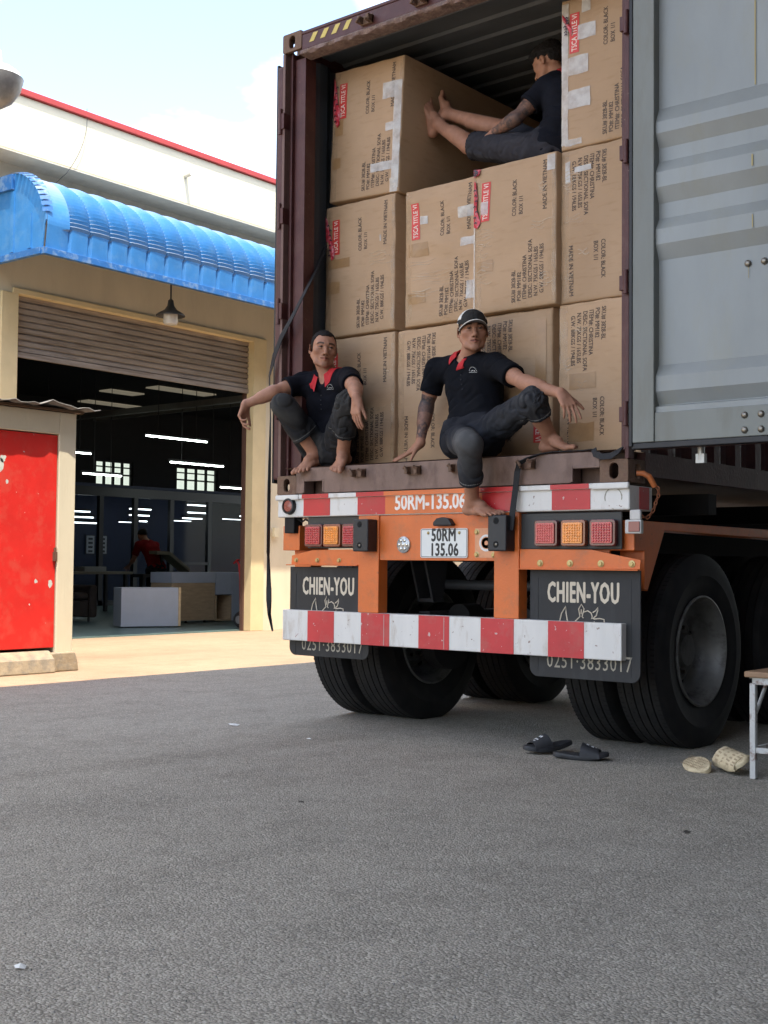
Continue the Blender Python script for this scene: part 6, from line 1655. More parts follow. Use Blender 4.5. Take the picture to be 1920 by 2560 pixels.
def build_hand(F, Wr, d, n, thumb, curls=(20, 25, 30, 35), spread=1.0, L=1.0, k=0.006, tcurl=20, tspread=45, part=None, curl2=1.0):
    """Wr wrist, d towards the fingers, n out of the palm, thumb = +1/-1 side of cross(n, d)"""
    d = nrm(d); n = np.asarray(n, float); n = nrm(n - d * (n @ d)); s_ = np.cross(n, d) * thumb      # towards the thumb
    kn = []
    offs = [0.030, 0.0105, -0.0095, -0.028]; lens = [(0.040, 0.025, 0.019), (0.044, 0.028, 0.020), (0.041, 0.026, 0.019), (0.032, 0.020, 0.017)]
    dist = [0.088, 0.092, 0.087, 0.079]
    for i in range(4):
        K = Wr + d * dist[i] * L + s_ * offs[i] * L
        F.cone(Wr + s_ * offs[i] * 0.55 * L + d * 0.008, K, 0.0165, 0.0125, 0.010)
        kn.append(K)
    F.cone(Wr - d * 0.01, Wr + d * 0.03, 0.024, 0.022, 0.012)
    F.cone(Wr + d * 0.02 + s_ * 0.022 + n * 0.006, Wr + d * 0.055 + s_ * 0.028 + n * 0.006, 0.017, 0.014, 0.012)
    tips = []
    for i in range(4):
        p = kn[i]; fan = [7, 2, -3, -9][i] * spread
        dd = nrm(d * math.cos(R(fan)) + s_ * math.sin(R(fan)))
        a = 0
        for j in range(3):
            a += curls[i] * (1.0, 1.1 * curl2, 0.7 * curl2)[j]
            v = dd * math.cos(R(a)) + n * math.sin(R(a))
            q = p + v * lens[i][j] * L
            r0 = (0.0095, 0.0085, 0.0078)[j] * (0.9 if i == 3 else 1); r1 = (0.0086, 0.0078, 0.0066)[j] * (0.9 if i == 3 else 1)
            F.cone(p, q, r0 * 0.95, r1 * 0.93, 0.003 if j == 0 else 0.001)
            p = q
        tips.append(p)
    tb = Wr + d * 0.022 + s_ * 0.024 + n * 0.004
    a1 = R(tspread); v = d * math.cos(a1) + s_ * math.sin(a1) + n * 0.25; v = nrm(v)
    t1 = tb + v * 0.046 * L; F.cone(tb, t1, 0.0150, 0.0110, 0.008)
    v2 = nrm(v + d * math.tan(R(tcurl)) * 0.6 + n * 0.1); t2 = t1 + v2 * 0.034 * L; F.cone(t1, t2, 0.0105, 0.0095, 0.002)
    v3 = nrm(v2 + d * math.tan(R(tcurl)) * 0.5 + n * 0.15); t3 = t2 + v3 * 0.024 * L; F.cone(t2, t3, 0.0092, 0.0072, 0.001)
    return kn, tips
def build_foot(F, An, t, up, inner, curl=0.0, L=1.0, spread=0.0, toe_up=0.0):
    """An ankle, t towards the toes, up out of the sole, inner=+1/-1 side (of cross(up,t)) the big toe is on"""
    t = nrm(t); up = np.asarray(up, float); up = nrm(up - t * (up @ t)); s_ = np.cross(up, t) * inner
    heel = An - t * 0.038 - up * 0.048
    F.cone(An + up * 0.02, heel, 0.034, 0.030, 0.015)
    F.cone(An, An + t * 0.06 - up * 0.022 + s_ * 0.006, 0.034, 0.030, 0.015)
    F.cone(heel, heel + t * 0.075 - s_ * 0.012 - up * 0.004, 0.027, 0.020, 0.015)
    bx = [0.030, 0.013, -0.002, -0.017, -0.031]; bl = [0.128, 0.132, 0.126, 0.116, 0.102]; tl = [0.050, 0.044, 0.040, 0.034, 0.028]; rr = [0.0155, 0.0105, 0.0100, 0.0095, 0.0095]
    tips = []
    for i in range(5):
        B = An + t * bl[i] * L - up * 0.058 + s_ * bx[i]
        F.cone(An + t * 0.045 - up * (0.028 if i < 3 else 0.042) + s_ * bx[i] * 0.6, B, 0.024 - 0.002 * i, 0.0165 - 0.001 * i, 0.010)
        fan = (0.0, 0.0, -0.05, -0.12, -0.22)[i] - spread * (i - 1) * 0.06 + (spread * 0.15 if i == 0 else 0)
        dirn = nrm(t + s_ * fan + up * toe_up)
        m1 = B + dirn * tl[i] * 0.5 * L + up * (0.004 if curl > 0 else 0.0)
        d2 = nrm(dirn - up * curl)
        m2 = m1 + d2 * tl[i] * 0.5 * L
        F.cone(B, m1, rr[i] * 1.05, rr[i] * 0.92, 0.003); F.cone(m1, m2, rr[i] * 0.92, rr[i] * 0.88, 0.001)
        tips.append((m2, d2, rr[i]))
    return tips
def limb(F, a, b, r0, r1, bulge=None, k=0.01):
    a, b = np.asarray(a, float), np.asarray(b, float)
    F.cone(a, b, r0, r1, k)
    if bulge:
        for (t0, t1, off, r) in bulge: F.cone(a + (b - a) * t0 + off, a + (b - a) * t1 + off, r, r * 0.85, 0.02)

def torso(F, J, g, arms=True):
    """pelvis, spine, chest and shoulders; g = extra thickness (clothing)"""
    pel, nb = V(*J['pel']), V(*J['nb']); hr, hl, sr, sl = V(*J['hr']), V(*J['hl']), V(*J['sr']), V(*J['sl'])
    hx, sx = nrm(hl - hr), nrm(sl - sr); fw = nrm(np.cross(sx, nb - pel))
    bend = J.get('bend', 0.03)
    P = [pel, pel + (nb - pel) * 0.33 - fw * bend, pel + (nb - pel) * 0.68 - fw * bend * 0.8, pel + (nb - pel) * 0.90]
    X = [hx, nrm(hx * .6 + sx * .4), sx, sx]
    return P, X, fw
def add_torso(F, J, g, k=0.03, top=True):
    P, X, fw = torso(F, J, g)
    w = [0.075, 0.066, 0.078, 0.074]; r = [0.098, 0.088, 0.093, 0.066]
    for i in range(3):
        for s_ in (-1, 0, 1):
            F.cone(P[i] + X[i] * w[i] * s_, P[i + 1] + X[i + 1] * w[i + 1] * s_, r[i] + g, r[i + 1] + g, k)
    if top:
        nb = V(*J['nb'])
        for s in ('sr', 'sl'):
            F.cone(nb - fw * 0.01, V(*J[s]), 0.055 + g, 0.052 + g, k); F.ell(V(*J[s]), (0.053 + g,) * 3, None, 0.03)
            F.cone(P[3], V(*J[s]) - V(0, 0, 0.03), 0.060 + g, 0.052 + g, k)
        for s_ in (-1, 1): F.ell(P[2] + X[2] * 0.065 * s_ + fw * 0.055 + nrm(nb - P[0]) * 0.03, (0.065 + g, 0.045 + g, 0.055 + g), np.array([X[2], fw, nrm(np.cross(X[2], fw))]), 0.03)
    return P, X, fw
def bbox(J, m=0.30):
    A = np.array([v for v in J.values() if isinstance(v, tuple)]); return A.min(0) - m, A.max(0) + m
def body(J, parent, h=0.0038, head=None, hands=None, feet=None, colorfn=None, armr=1.0, legs=True):
    lo, hi = bbox(J, 0.17); F = Field(lo, hi, h)
    P, X, fw = add_torso(F, J, -0.004)
    nb = V(*J['nb']); c, A = head
    F.cone(nb - fw * 0.012 - nrm(nb - P[0]) * 0.02, c - A[1] * 0.022 - A[2] * 0.055, 0.060, 0.053, 0.02)
    F.cone(nb + fw * 0.02, c + A[1] * 0.018 - A[2] * 0.080, 0.038, 0.034, 0.02)
    build_head(F, c, A)
    for s, e, w in (('sr', 'er', 'wr'), ('sl', 'el', 'wl')):
        S_, E_, W_ = V(*J[s]), V(*J[e]), V(*J[w])
        limb(F, S_, E_, 0.050 * armr, 0.038 * armr, [(0.25, 0.7, V(0, 0, 0), 0.047 * armr)])
        limb(F, E_, W_, 0.040 * armr, 0.0255 * armr, [(0.12, 0.45, V(0, 0, 0), 0.043 * armr)])
    for s, kk, a in (('hr', 'kr', 'ar'), ('hl', 'kl', 'al')):
        H_, K_, A_ = V(*J[s]), V(*J[kk]), V(*J[a])
        limb(F, H_, K_, 0.083, 0.054)
        back = nrm(nrm(H_ - K_) + nrm(A_ - K_) * 0.2 + 1e-6)
        back = nrm(back - nrm(A_ - K_) * (back @ nrm(A_ - K_)))
        limb(F, K_, A_, 0.054, 0.036, [(0.15, 0.52, back * 0.014, 0.050)])
    for f in feet or []: build_foot(F, *f[0], **f[1])
    tipinfo = []
    for f in hands or []: tipinfo.append(build_hand(F, *f[0], **f[1]))
    Pm, Q = F.mesh(); Pm = relax(Pm, Q, 1, 0.35)
    col = np.tile(SK, (len(Pm), 1)) * (1 + 0.06 * fnoise(Pm, (14, 14, 14), 3))[:, None]
    for jn, rr_ in (('er', .06), ('el', .06), ('wr', .05), ('wl', .05), ('ar', .07), ('al', .07), ('kr', .08), ('kl', .08)):
        dj = np.linalg.norm(Pm - V(*J[jn]), axis=1); m_ = (np.clip(1 - dj / rr_, 0, 1) * 0.35)[:, None]; col = col * (1 - m_) + SK * np.array([0.80, 0.66, 0.66]) * m_
    vein = np.clip(0.10 - np.abs(fnoise(Pm, (22, 22, 22), 31, 2)), 0, 1)[:, None] * 1.2; col = col * (1 - vein) + SK * np.array([0.78, 0.80, 0.88]) * vein
    return F, Pm, Q, col, tipinfo
def seg_dist(P, a, b):
    a, b = np.asarray(a, float), np.asarray(b, float); d = b - a; t = np.clip(((P - a) @ d) / (d @ d), 0, 1)
    return np.linalg.norm(P - a - t[:, None] * d, axis=1), t
def tattoo(P, col, a, b, t0, t1, seed, r=0.075, strength=0.85):
    d, t = seg_dist(P, a, b); m = (d < r) & (t > t0) & (t < t1)
    n1 = np.abs(fnoise(P, (38, 38, 38), seed, 3)); n2 = fnoise(P, (16, 16, 16), seed + 9, 3); n3 = np.abs(fnoise(P, (75, 75, 75), seed + 4, 2))
    ink = np.clip((0.50 - n1) * 3.5, 0, 1) * np.clip(0.80 + n2 * 0.9, 0.15, 1) + np.clip(0.25 - n3, 0, 1) * 1.2
    ink = np.clip(0.46 + ink * 0.50, 0, 1) * m * strength
    edge = np.clip(np.minimum(t - t0, t1 - t) / 0.05, 0, 1)
    ink = (ink * edge)[:, None]
    col[:] = col * (1 - ink) + np.array([0.030, 0.032, 0.037]) * ink
def sleeve(F, S_, E_, t1, g, k=0.02, flare=0.012):
    S_, E_ = np.asarray(S_, float), np.asarray(E_, float); e = S_ + (E_ - S_) * t1; d = nrm(E_ - S_)
    F.cutcone([(S_, e + d * 0.04, 0.056 + g, 0.050 + g + flare)], e, d, k, (e - d * 0.03, e + d * 0.06, 0.046, 0.051 + flare))
    return e
def shirt(J, parent, col3, name='polo_shirt', t_sleeve=0.62, h=0.0045, hem=0.10, collar=True, head=None, logo=None, fold_seed=1, collar_col=(0.45, 0.012, 0.018), hem_drop=0.0, placket=True, g=0.009, label=None, flare=0.008, vdepth=0.085, cs=0.8):
    lo, hi = bbox({k: v for k, v in J.items() if k in ('pel', 'nb', 'sr', 'sl', 'hr', 'hl', 'er', 'el')}, 0.2); F = Field(lo, hi, h)
    P, X, fw = add_torso(F, J, g)
    nb = V(*J['nb']); sp = nrm(nb - P[0])
    ends = []
    for s, e in (('sr', 'er'), ('sl', 'el')):
        S_, E_ = V(*J[s]), V(*J[e]); ends.append((S_, E_, sleeve(F, S_, E_, t_sleeve, g, flare=flare)))
    # neck opening and the V of the placket
    F.cone(nb - fw * 0.015 + sp * 0.005, nb - fw * 0.02 + sp * 0.2, 0.062, 0.062, 0.004, 'sub')
    if placket:
        F.cone(nb + fw * 0.065 + sp * 0.02, nb + fw * 0.135 - sp * vdepth, 0.036, 0.010, 0.004, 'sub')
    F.plane(P[0] - sp * hem, -sp, P[0] - sp * (hem + 0.1), 0.34)
    for S_, E_, e in ends:
        d = nrm(E_ - S_)
    Pm, Q = F.mesh()
    N_ = normals(Pm, Q)
    # folds: drapes that fan out from the shoulders and bunch at the belly
    q = Pm - P[0]; up = q @ sp; side = q @ X[2]; fr = q @ fw
    ang = np.arctan2(side, fr + 0.02)
    f1 = fnoise(np.stack([side * 1.0 + up * 0.35, fr, up * 0.30], 1), (12, 8, 6), fold_seed, 2)
    f2 = np.abs(fnoise(np.stack([side + up * 0.9, fr, up - side * 0.5], 1), (7, 5, 15), fold_seed + 5, 1))
    low = np.clip(1 - up / 0.30, 0, 1)
    disp = 0.0050 * f1 * (0.4 + low) - 0.0115 * np.clip(0.30 - f2, 0, 1) / 0.30 * (0.35 + low) + 0.006 * low
    Pm = relax(Pm + N_ * disp[:, None], Q, 2, 0.4)
    col = np.tile(np.array(col3), (len(Pm), 1)) * (1 + 0.10 * fnoise(Pm, (9, 9, 9), 8))[:, None]
    for S_, E_, e in ends:
        d = nrm(E_ - S_); t = (Pm - e) @ d; dist, _ = seg_dist(Pm, S_, E_)
        m = (t > -0.020) & (t < -0.017) & (dist < 0.12); col[m] *= 0.35
    ob = mesh_obj(name, Pm, Q, m_cloth, parent, col, label)
    if collar:
        c, A = head; K = 46; mb = MB(); rows = 7
        bv0 = BVHTree.FromPolygons([tuple(p) for p in Pm], [tuple(int(i) for i in q_) for q_ in Q])
        nax = nrm((c - A[1] * 0.02 - A[2] * 0.05) - (nb - fw * 0.01))
        e1 = nrm(fw - nax * (fw @ nax)); e2 = np.cross(nax, e1); ctr = nb - fw * 0.012
        for off in (0, 1):
            for i in range(K + 1):
                a = R(-158 + 316 * i / K) ; an = PI + a      # opening in front
                dirr = e1 * math.cos(an) + e2 * math.sin(an)
                tipw = abs(-1 + 2 * i / K) ** 5
                for j in range(rows + 1):
                    v = j / rows
                    r_in = 0.063 + 0.004 * (off == 0)
                    rise = 0.044 * (1 - 0.25 * tipw)
                    if v < 0.4: rr_, zz_ = r_in, 0.012 + (rise - 0.012) * (v / 0.4)
                    else:
                        q_ = (v - 0.4) / 0.6
                        rr_, zz_ = r_in + 0.004 + (0.040 * q_ + 0.034 * tipw * q_) * cs, rise - (0.050 + 0.040 * tipw) * q_ * (0.4 + 0.6 * cs)
                    rr_ += 0.002 * off
                    p = ctr + dirr * rr_ + nax * (zz_ + 0.002 * off) + e1 * (0.010 + 0.010 * tipw * v)
                    if v > 0.3:
                        loc_, nor_, _, dst_ = bv0.find_nearest(Vector(p), 0.08)
                        if loc_ is not None:
                            sd_ = (Vector(p) - loc_).dot(nor_); need = 0.004 + 0.002 * off
                            if sd_ < need: p = np.array(loc_ + nor_ * need)
                    mb.v.append(tuple(p))
        st = (K + 1) * (rows + 1)
        for off in (0, 1):
            for i in range(K):
                for j in range(rows):
                    a_ = off * st + i * (rows + 1) + j; f_ = (a_, a_ + 1, a_ + rows + 2, a_ + rows + 1)
                    mb.f.append(f_ if off else f_[::-1])
        for i in range(K):
            for j in (0, rows):
                a_ = i * (rows + 1) + j; mb.f.append((a_, a_ + rows + 1, st + a_ + rows + 1, st + a_))
        mb.s = [True] * len(mb.f); mb.mi = [0] * len(mb.f)
        mb.build('collar', mat('red_knit_collar', collar_col, 0.8, var=0.12, vscale=40, bump=0.3, bscale=300), ob, smooth_angle=R(60))
    bv = BVHTree.FromPolygons([tuple(p) for p in Pm], [tuple(int(i) for i in q_) for q_ in Q])
    if placket:
        mb = MB()
        for k in range(4):
            o_ = nb + fw * 0.3 - sp * (vdepth + 0.02 + 0.028 * k)
            hit = bv.ray_cast(Vector(o_), Vector(-fw), 0.5)
            if hit[0] is not None: mb.sphere(tuple(hit[0] + Vector(fw) * 0.001), 0.0045, 8, 6)
        if mb.v: mb.build('button', mat('shirt_button', (0.015, 0.015, 0.018), 0.7), ob)
    if logo is not None:
        mb = MB(); lu, lv = logo
        def proj_(u, v):
            o_ = P[2] + X[2] * (lu + u) + sp * (lv + v) + fw * 0.4
            hit = bv.ray_cast(Vector(o_), Vector(-fw), 0.6)
            return None if hit[0] is None else hit[0] + Vector(fw) * 0.0015
        marks = []
        for k in range(9):
            a = R(10 + 160 * k / 8); marks.append((0.024 * math.cos(a), 0.002 + 0.024 * math.sin(a), 0.0042, 0.0030))
        for k in range(12): marks.append((-0.026 + 0.0047 * k, -0.004, 0.0028, 0.0026))
        marks += [(-0.010, 0.004, 0.006, 0.004), (0.0, 0.006, 0.005, 0.005), (0.010, 0.004, 0.007, 0.004)]
        for (u, v, a, b) in marks:
            pts = [proj_(u - a / 2, v - b / 2), proj_(u + a / 2, v - b / 2), proj_(u + a / 2, v + b / 2), proj_(u - a / 2, v + b / 2)]
            if all(p is not None for p in pts): mb.add(pts, [(0, 1, 2, 3)])
        if mb.v: mb.build('chest_emblem', mat('white_print', (0.6, 0.6, 0.58), 0.7), ob, recalc=False)
    return ob, P, X, fw, bv
def trousers(J, parent, col3, ends, name='jeans', h=0.0045, g=0.012, seed=1, fade=None, folds=1.0, waist=0.07, label=None, loose=0.008, faded_col=(0.16, 0.16, 0.165), stitch=True):
    """ends: fraction of the shin covered, right and left; over 1 counts from the knee, under 0 ends above it"""
    lo, hi = bbox({k: v for k, v in J.items() if k in ('pel', 'hr', 'hl', 'kr', 'kl', 'ar', 'al')}, 0.17); F = Field(lo, hi, h)
    P, X, fw = torso(F, J, 0); sp = nrm(V(*J['nb']) - P[0]); hx = X[0]
    for s_ in (-1, 0, 1): F.cutcone([(P[0] + hx * 0.070 * s_ - sp * 0.02, P[0] + hx * 0.068 * s_ + sp * waist, 0.102 + g, 0.094 + g)], P[0] + sp * (waist + 0.03), sp, 0.03)
    cuts = []
    for s, kk, a, e in (('hr', 'kr', 'ar', ends[0]), ('hl', 'kl', 'al', ends[1])):
        H_, K_, A_ = V(*J[s]), V(*J[kk]), V(*J[a])
        F.ell(H_, (0.095 + g,) * 3, None, 0.04)
        d = nrm(A_ - K_) if e > 0 else nrm(K_ - H_)
        if e > 0:
            F.cone(H_, K_, 0.088 + g, 0.060 + g, 0.03)
            E_ = K_ + (A_ - K_) * e
            back = nrm(H_ - K_); back = nrm(back - nrm(A_ - K_) * (back @ nrm(A_ - K_)))
            rl = 0.044 + g + loose
            F.cutcone([(K_, E_ + d * 0.03, 0.060 + g, rl), (K_ + (A_ - K_) * 0.15 + back * 0.016, K_ + (A_ - K_) * min(0.5, e) + back * 0.014, (0.050 if e > 0.5 else 0.040) + g, 0.046 + g)], E_, d, 0.02, (E_ - d * 0.03, E_ + d * 0.05, rl - 0.008, rl - 0.005))
            cuts.append((E_, d, (K_, A_)))
        else:
            E_ = H_ + (K_ - H_) * (-e); rl = 0.066 + g + loose
            F.cutcone([(H_, E_ + d * 0.03, 0.090 + g, rl)], E_, d, 0.03, (E_ - d * 0.03, E_ + d * 0.05, rl - 0.008, rl - 0.005)); cuts.append((E_, d, (H_, K_)))
    Pm, Q = F.mesh(); N_ = normals(Pm, Q); disp = np.zeros(len(Pm)); col = np.tile(np.array(col3), (len(Pm), 1))
    col *= (1 + 0.16 * fnoise(Pm, (8, 8, 8), seed))[:, None]
    for s, kk, a, e in (('hr', 'kr', 'ar', ends[0]), ('hl', 'kl', 'al', ends[1])):
        H_, K_, A_ = V(*J[s]), V(*J[kk]), V(*J[a])
        d1, t1 = seg_dist(Pm, H_, K_); d2, t2 = seg_dist(Pm, K_, A_)
        m1, m2 = d1 <= d2, d2 < d1
        for m, t, a0, b0 in ((m1, t1, H_, K_), (m2, t2, K_, A_)):
            ax = nrm(b0 - a0); u = (Pm - a0) @ ax; rad = Pm - a0 - u[:, None] * ax
            e1 = nrm(np.cross(ax, V(0.3, 0.2, 1))); e2 = np.cross(ax, e1); th = np.arctan2(rad @ e2, rad @ e1)
            cyl = np.stack([np.cos(th) * 0.5, np.sin(th) * 0.5, u + 0.02 * np.sin(2 * th)], 1)
            near = np.clip(1 - np.abs((1 - t) if m is m1 else t) / 0.45, 0, 1)
            near_h = np.clip(1 - t / 0.4, 0, 1) * 0.6 if m is m1 else 0
            rdg = np.abs(fnoise(cyl, (2.2, 2.2, 24), seed + 3, 1)); br = fnoise(cyl, (5, 5, 14), seed + 7, 2)
            dd = (-0.0115 * np.clip(0.30 - rdg, 0, 1) / 0.30 * (0.55 + near * 0.6 + near_h) + 0.004 * br) * folds
            disp = np.where(m, dd, disp)
            low = np.where(m, (1 if m is m2 else 0.0), 0.0)
        if fade:
            kd = np.linalg.norm(Pm - K_ - np.array(fade[2]) * 0.03, axis=1); fm = (np.clip(1 - kd / fade[1], 0, 1) ** 1.3 * (fade[0][0] if s == 'hr' else fade[0][1]))[:, None]
            col = col * (1 - fm) + np.array(faded_col) * fm
    Pm2 = relax(Pm + N_ * disp[:, None], Q, 2, 0.4)
    crest_light = np.clip((disp - 0.0005) / 0.004, 0, 1)[:, None] * 0.45; col = col * (1 - crest_light) + np.array(faded_col) * crest_light  # wear on the folds, lightened further to paint in missing crease shading
    if stitch:
        for E_, d, (a0, b0) in cuts:
            t = (Pm - E_) @ d; dist, _ = seg_dist(Pm, a0, b0)
            m = (t > -0.023) & (t < -0.0185) & (dist < 0.11); col[m] = np.array(faded_col) * 1.6
    return mesh_obj(name, Pm2, Q, m_cloth, parent, col, label), cuts
def hair_mesh(c, A, parent, grow, cuts, h=0.0032, rough=0.002, seed=1, name='hair', extra=None, color=(0.014, 0.012, 0.012)):
    W_ = lambda x, y, z: c + A[0] * x + A[1] * y + A[2] * z
    F = Field(c - 0.16, c + 0.17, h)
    F.ell(W_(0, -0.016, 0.033), (0.0735 + grow, 0.095 + grow, 0.081 + grow), A, 0.0)
    F.ell(W_(0, 0.018, 0.018), (0.0665 + grow * .8, 0.070 + grow * 0.6, 0.074 + grow), A, 0.02)
    if extra: extra(F, W_, A)
    sl, X, Y, Z = F.block(c - 0.2, c + 0.2); keep = None
    for grp in cuts:
        dm = None
        for (p, n) in grp:
            pw, nw = W_(*p), nrm(A[0] * n[0] + A[1] * n[1] + A[2] * n[2])
            d = (X - pw[0]) * nw[0] + (Y - pw[1]) * nw[1] + (Z - pw[2]) * nw[2]
            dm = d if dm is None else np.maximum(dm, d)
        keep = dm if keep is None else np.minimum(keep, dm)
    nzf = 0.0035 * (np.sin(X * 900 + 3 * np.sin(Z * 700)) * np.sin(Y * 800 + 2 * np.sin(Z * 500)))
    F.F[sl] = np.maximum(F.F[sl], keep + nzf).astype(np.float32)
    Pm, Q = F.mesh(); N_ = normals(Pm, Q)
    q = Pm - c; loc = np.stack([q @ A[0], q @ A[1], q @ A[2]], 1)
    Pm = Pm + N_ * (rough * fnoise(loc, (160, 60, 160), seed, 2))[:, None]
    col = np.tile(np.array(color), (len(Pm), 1)) * (1 + 0.35 * fnoise(loc, (90, 40, 90), seed + 2))[:, None]
    if grow < 0.004:
        fz = np.clip((0.035 - loc[:, 2]) / 0.05, 0, 1)[:, None] * 0.35; col = col * (1 - fz) + SK * 0.35 * fz
    return mesh_obj(name, Pm, Q, m_hair, parent, np.clip(col, 0.004, 1))
def nails(P, col, tips, axis_up, r=0.0075):
    for p in tips:
        d = np.linalg.norm(P - p, axis=1); m = d < r * 1.25
        col[m] = col[m] * 0.4 + np.array([0.42, 0.27, 0.22]) * 0.6

# ------------------------------------------------------------------ crouching man on the left
CAMP = V(5.49, -5.563, 0.981)
def add_person(label, loc, group=None):
    return thing('person', loc, label, 'person', group)
J = {'pel': (0.262, 0.190, 1.680), 'hr': (0.190, 0.165, 1.685), 'hl': (0.345, 0.165, 1.685), 'kr': (0.175, -0.130, 1.935), 'kl': (0.645, -0.075, 1.925),
     'ar': (0.245, 0.075, 1.650), 'al': (0.492, 0.060, 1.645), 'nb': (0.318, 0.120, 2.120), 'sr': (0.138, 0.085, 2.100), 'sl': (0.505, 0.085, 2.095),
     'er': (0.072, -0.100, 2.030), 'wr': (-0.078, -0.205, 1.950), 'el': (0.735, -0.115, 1.995), 'wl': (0.842, -0.225, 1.915), 'hd': (0.318, 0.085, 2.30), 'bend': 0.04,
     'x1': (-0.13, -0.30, 1.80), 'x2': (0.30, -0.05, 1.52)}
pA = add_person('man in black polo with red collar crouching barefoot at the left container corner', (0.32, 0.1, 1.566))
hf = V(0.78, -0.60, -0.05); hA = head_axes(hf, V(0.06, 0.05, 1)); hc = V(0.308, 0.075, 2.292)
ax_r, ax_l = V(J['wr'][0] - J['er'][0], J['wr'][1] - J['er'][1], J['wr'][2] - J['er'][2]), None
hands = [((V(*J['wr']), V(-0.18, -0.20, -0.95), V(0.70, 0.15, -0.35), 1), dict(curls=(28, 34, 40, 44), tspread=30)),
         ((V(*J['wl']), V(0.05, -0.12, -1.0), V(0.15, 0.95, -0.1), -1), dict(curls=(12, 16, 16, 20), tspread=20, spread=0.6))]
feet = [((V(*J['ar']), V(-0.05, -0.93, -0.36), V(0.05, -0.33, 0.94), -1), dict(curl=0.55, spread=1.0)),
        ((V(*J['al']), V(0.30, -0.88, -0.34), V(0.1, -0.33, 0.94), 1), dict(curl=0.75, spread=0.8))]
F, Pm, Q, col, ti = body(J, pA, head=(hc, hA), hands=hands, feet=feet)
def buzz(x, y, z):
    front = 0.062 - 0.10 * np.clip(0.03 - y, 0, 0.2) - 0.15 * np.clip(np.abs(x) - 0.045, 0, 1)
    return np.clip((z - np.where(y > -0.01, front, -0.03 - 0 * y)) / 0.006, 0, 1) * 0.9
head_color(Pm, hc, hA, col, stubble=0.35, gaze=0.003, hairline=None)
mesh_obj('body', Pm, Q, m_skin, pA, col)
hair_mesh(hc, hA, pA, 0.0035, [[((0, 0.066, 0.068), (0, 0.40, -0.92)), ((0.040, 0.05, 0.075), (0.75, 0.45, -0.5)), ((-0.040, 0.05, 0.075), (-0.75, 0.45, -0.5))], [((0, 0.034, 0.02), (0, 0.98, -0.20)), ((0, -0.02, -0.022), (0, 0.10, -1))], [((0, -0.035, 0), (0, 1, 0.1)), ((0, -0.05, -0.05), (0, 0.3, -1))]], seed=3, rough=0.0012)
shA, PA, XA, fA, bvA = shirt(J, pA, (0.0055, 0.006, 0.0095), head=(hc, hA), logo=(0.085, 0.075), fold_seed=2, hem=0.04)
trousers(J, pA, (0.021, 0.021, 0.0225), (0.66, 0.66), seed=4, fade=((0.45, 0.5), 0.22, (0, -1, 0.2)), folds=1.25, faded_col=(0.075, 0.073, 0.068))

# ------------------------------------------------------------------ man with the cap, seated in the middle
J = {'pel': (1.412, 0.110, 1.690), 'hr': (1.345, 0.075, 1.682), 'hl': (1.492, 0.095, 1.690), 'kr': (1.650, -0.255, 1.615), 'kl': (1.915, -0.055, 1.842),
     'ar': (1.532, -0.060, 1.322), 'al': (1.905, 0.120, 1.660), 'nb': (1.325, 0.175, 2.135), 'sr': (1.108, 0.170, 2.105), 'sl': (1.548, 0.130, 2.085),
     'er': (1.030, 0.180, 1.905), 'wr': (1.040, 0.105, 1.672), 'el': (1.815, -0.005, 1.950), 'wl': (2.085, -0.055, 1.862), 'hd': (1.42, 0.10, 2.30), 'bend': 0.05,
     'x1': (2.24, -0.15, 1.70), 'x2': (1.85, -0.25, 1.22), 'x3': (0.92, 0.0, 1.55)}
pB = add_person('man in a black and white cap seated on the container edge, tattooed arm propped straight', (1.41, 0.1, 1.566))
hf = V(0.68, -0.72, -0.02); hA = head_axes(hf, V(-0.06, 0.02, 1)); hc = V(1.398, 0.118, 2.288)
hands = [((V(*J['wr']), V(-0.72, -0.35, -0.58), V(-0.45, -0.05, -0.9), -1), dict(curls=(-4, -6, -6, -6), tspread=55, spread=1.1)),
         ((V(*J['wl']), V(0.62, -0.20, -0.76), V(-0.55, 0.55, -0.62), -1), dict(curls=(10, 16, 22, 28), tspread=42, spread=0.7))]
feet = [((V(*J['ar']), V(1.0, -0.10, -0.10), V(0.10, -0.25, 0.96), 1), dict(curl=0.15, spread=1.0, L=1.0)),
        ((V(*J['al']), V(0.99, -0.16, -0.04), V(0.05, -0.10, 1), -1), dict(curl=0.05, spread=0.2, toe_up=0.05, L=1.08))]
F, Pm, Q, col, ti = body(J, pB, head=(hc, hA), hands=hands, feet=feet, armr=1.02)
head_color(Pm, hc, hA, col, stubble=0.2, gaze=0.0)
tattoo(Pm, col, J['er'], J['wr'], -0.1, 0.90, 5); tattoo(Pm, col, J['sr'], J['er'], 0.72, 1.1, 6)
mesh_obj('body', Pm, Q, m_skin, pB, col)
hair_mesh(hc, hA, pB, 0.003, [[((0, 0.03, 0.02), (0, 1, -0.2)), ((0, -0.02, -0.014), (0, 0.15, -1))]], seed=5, rough=0.001)
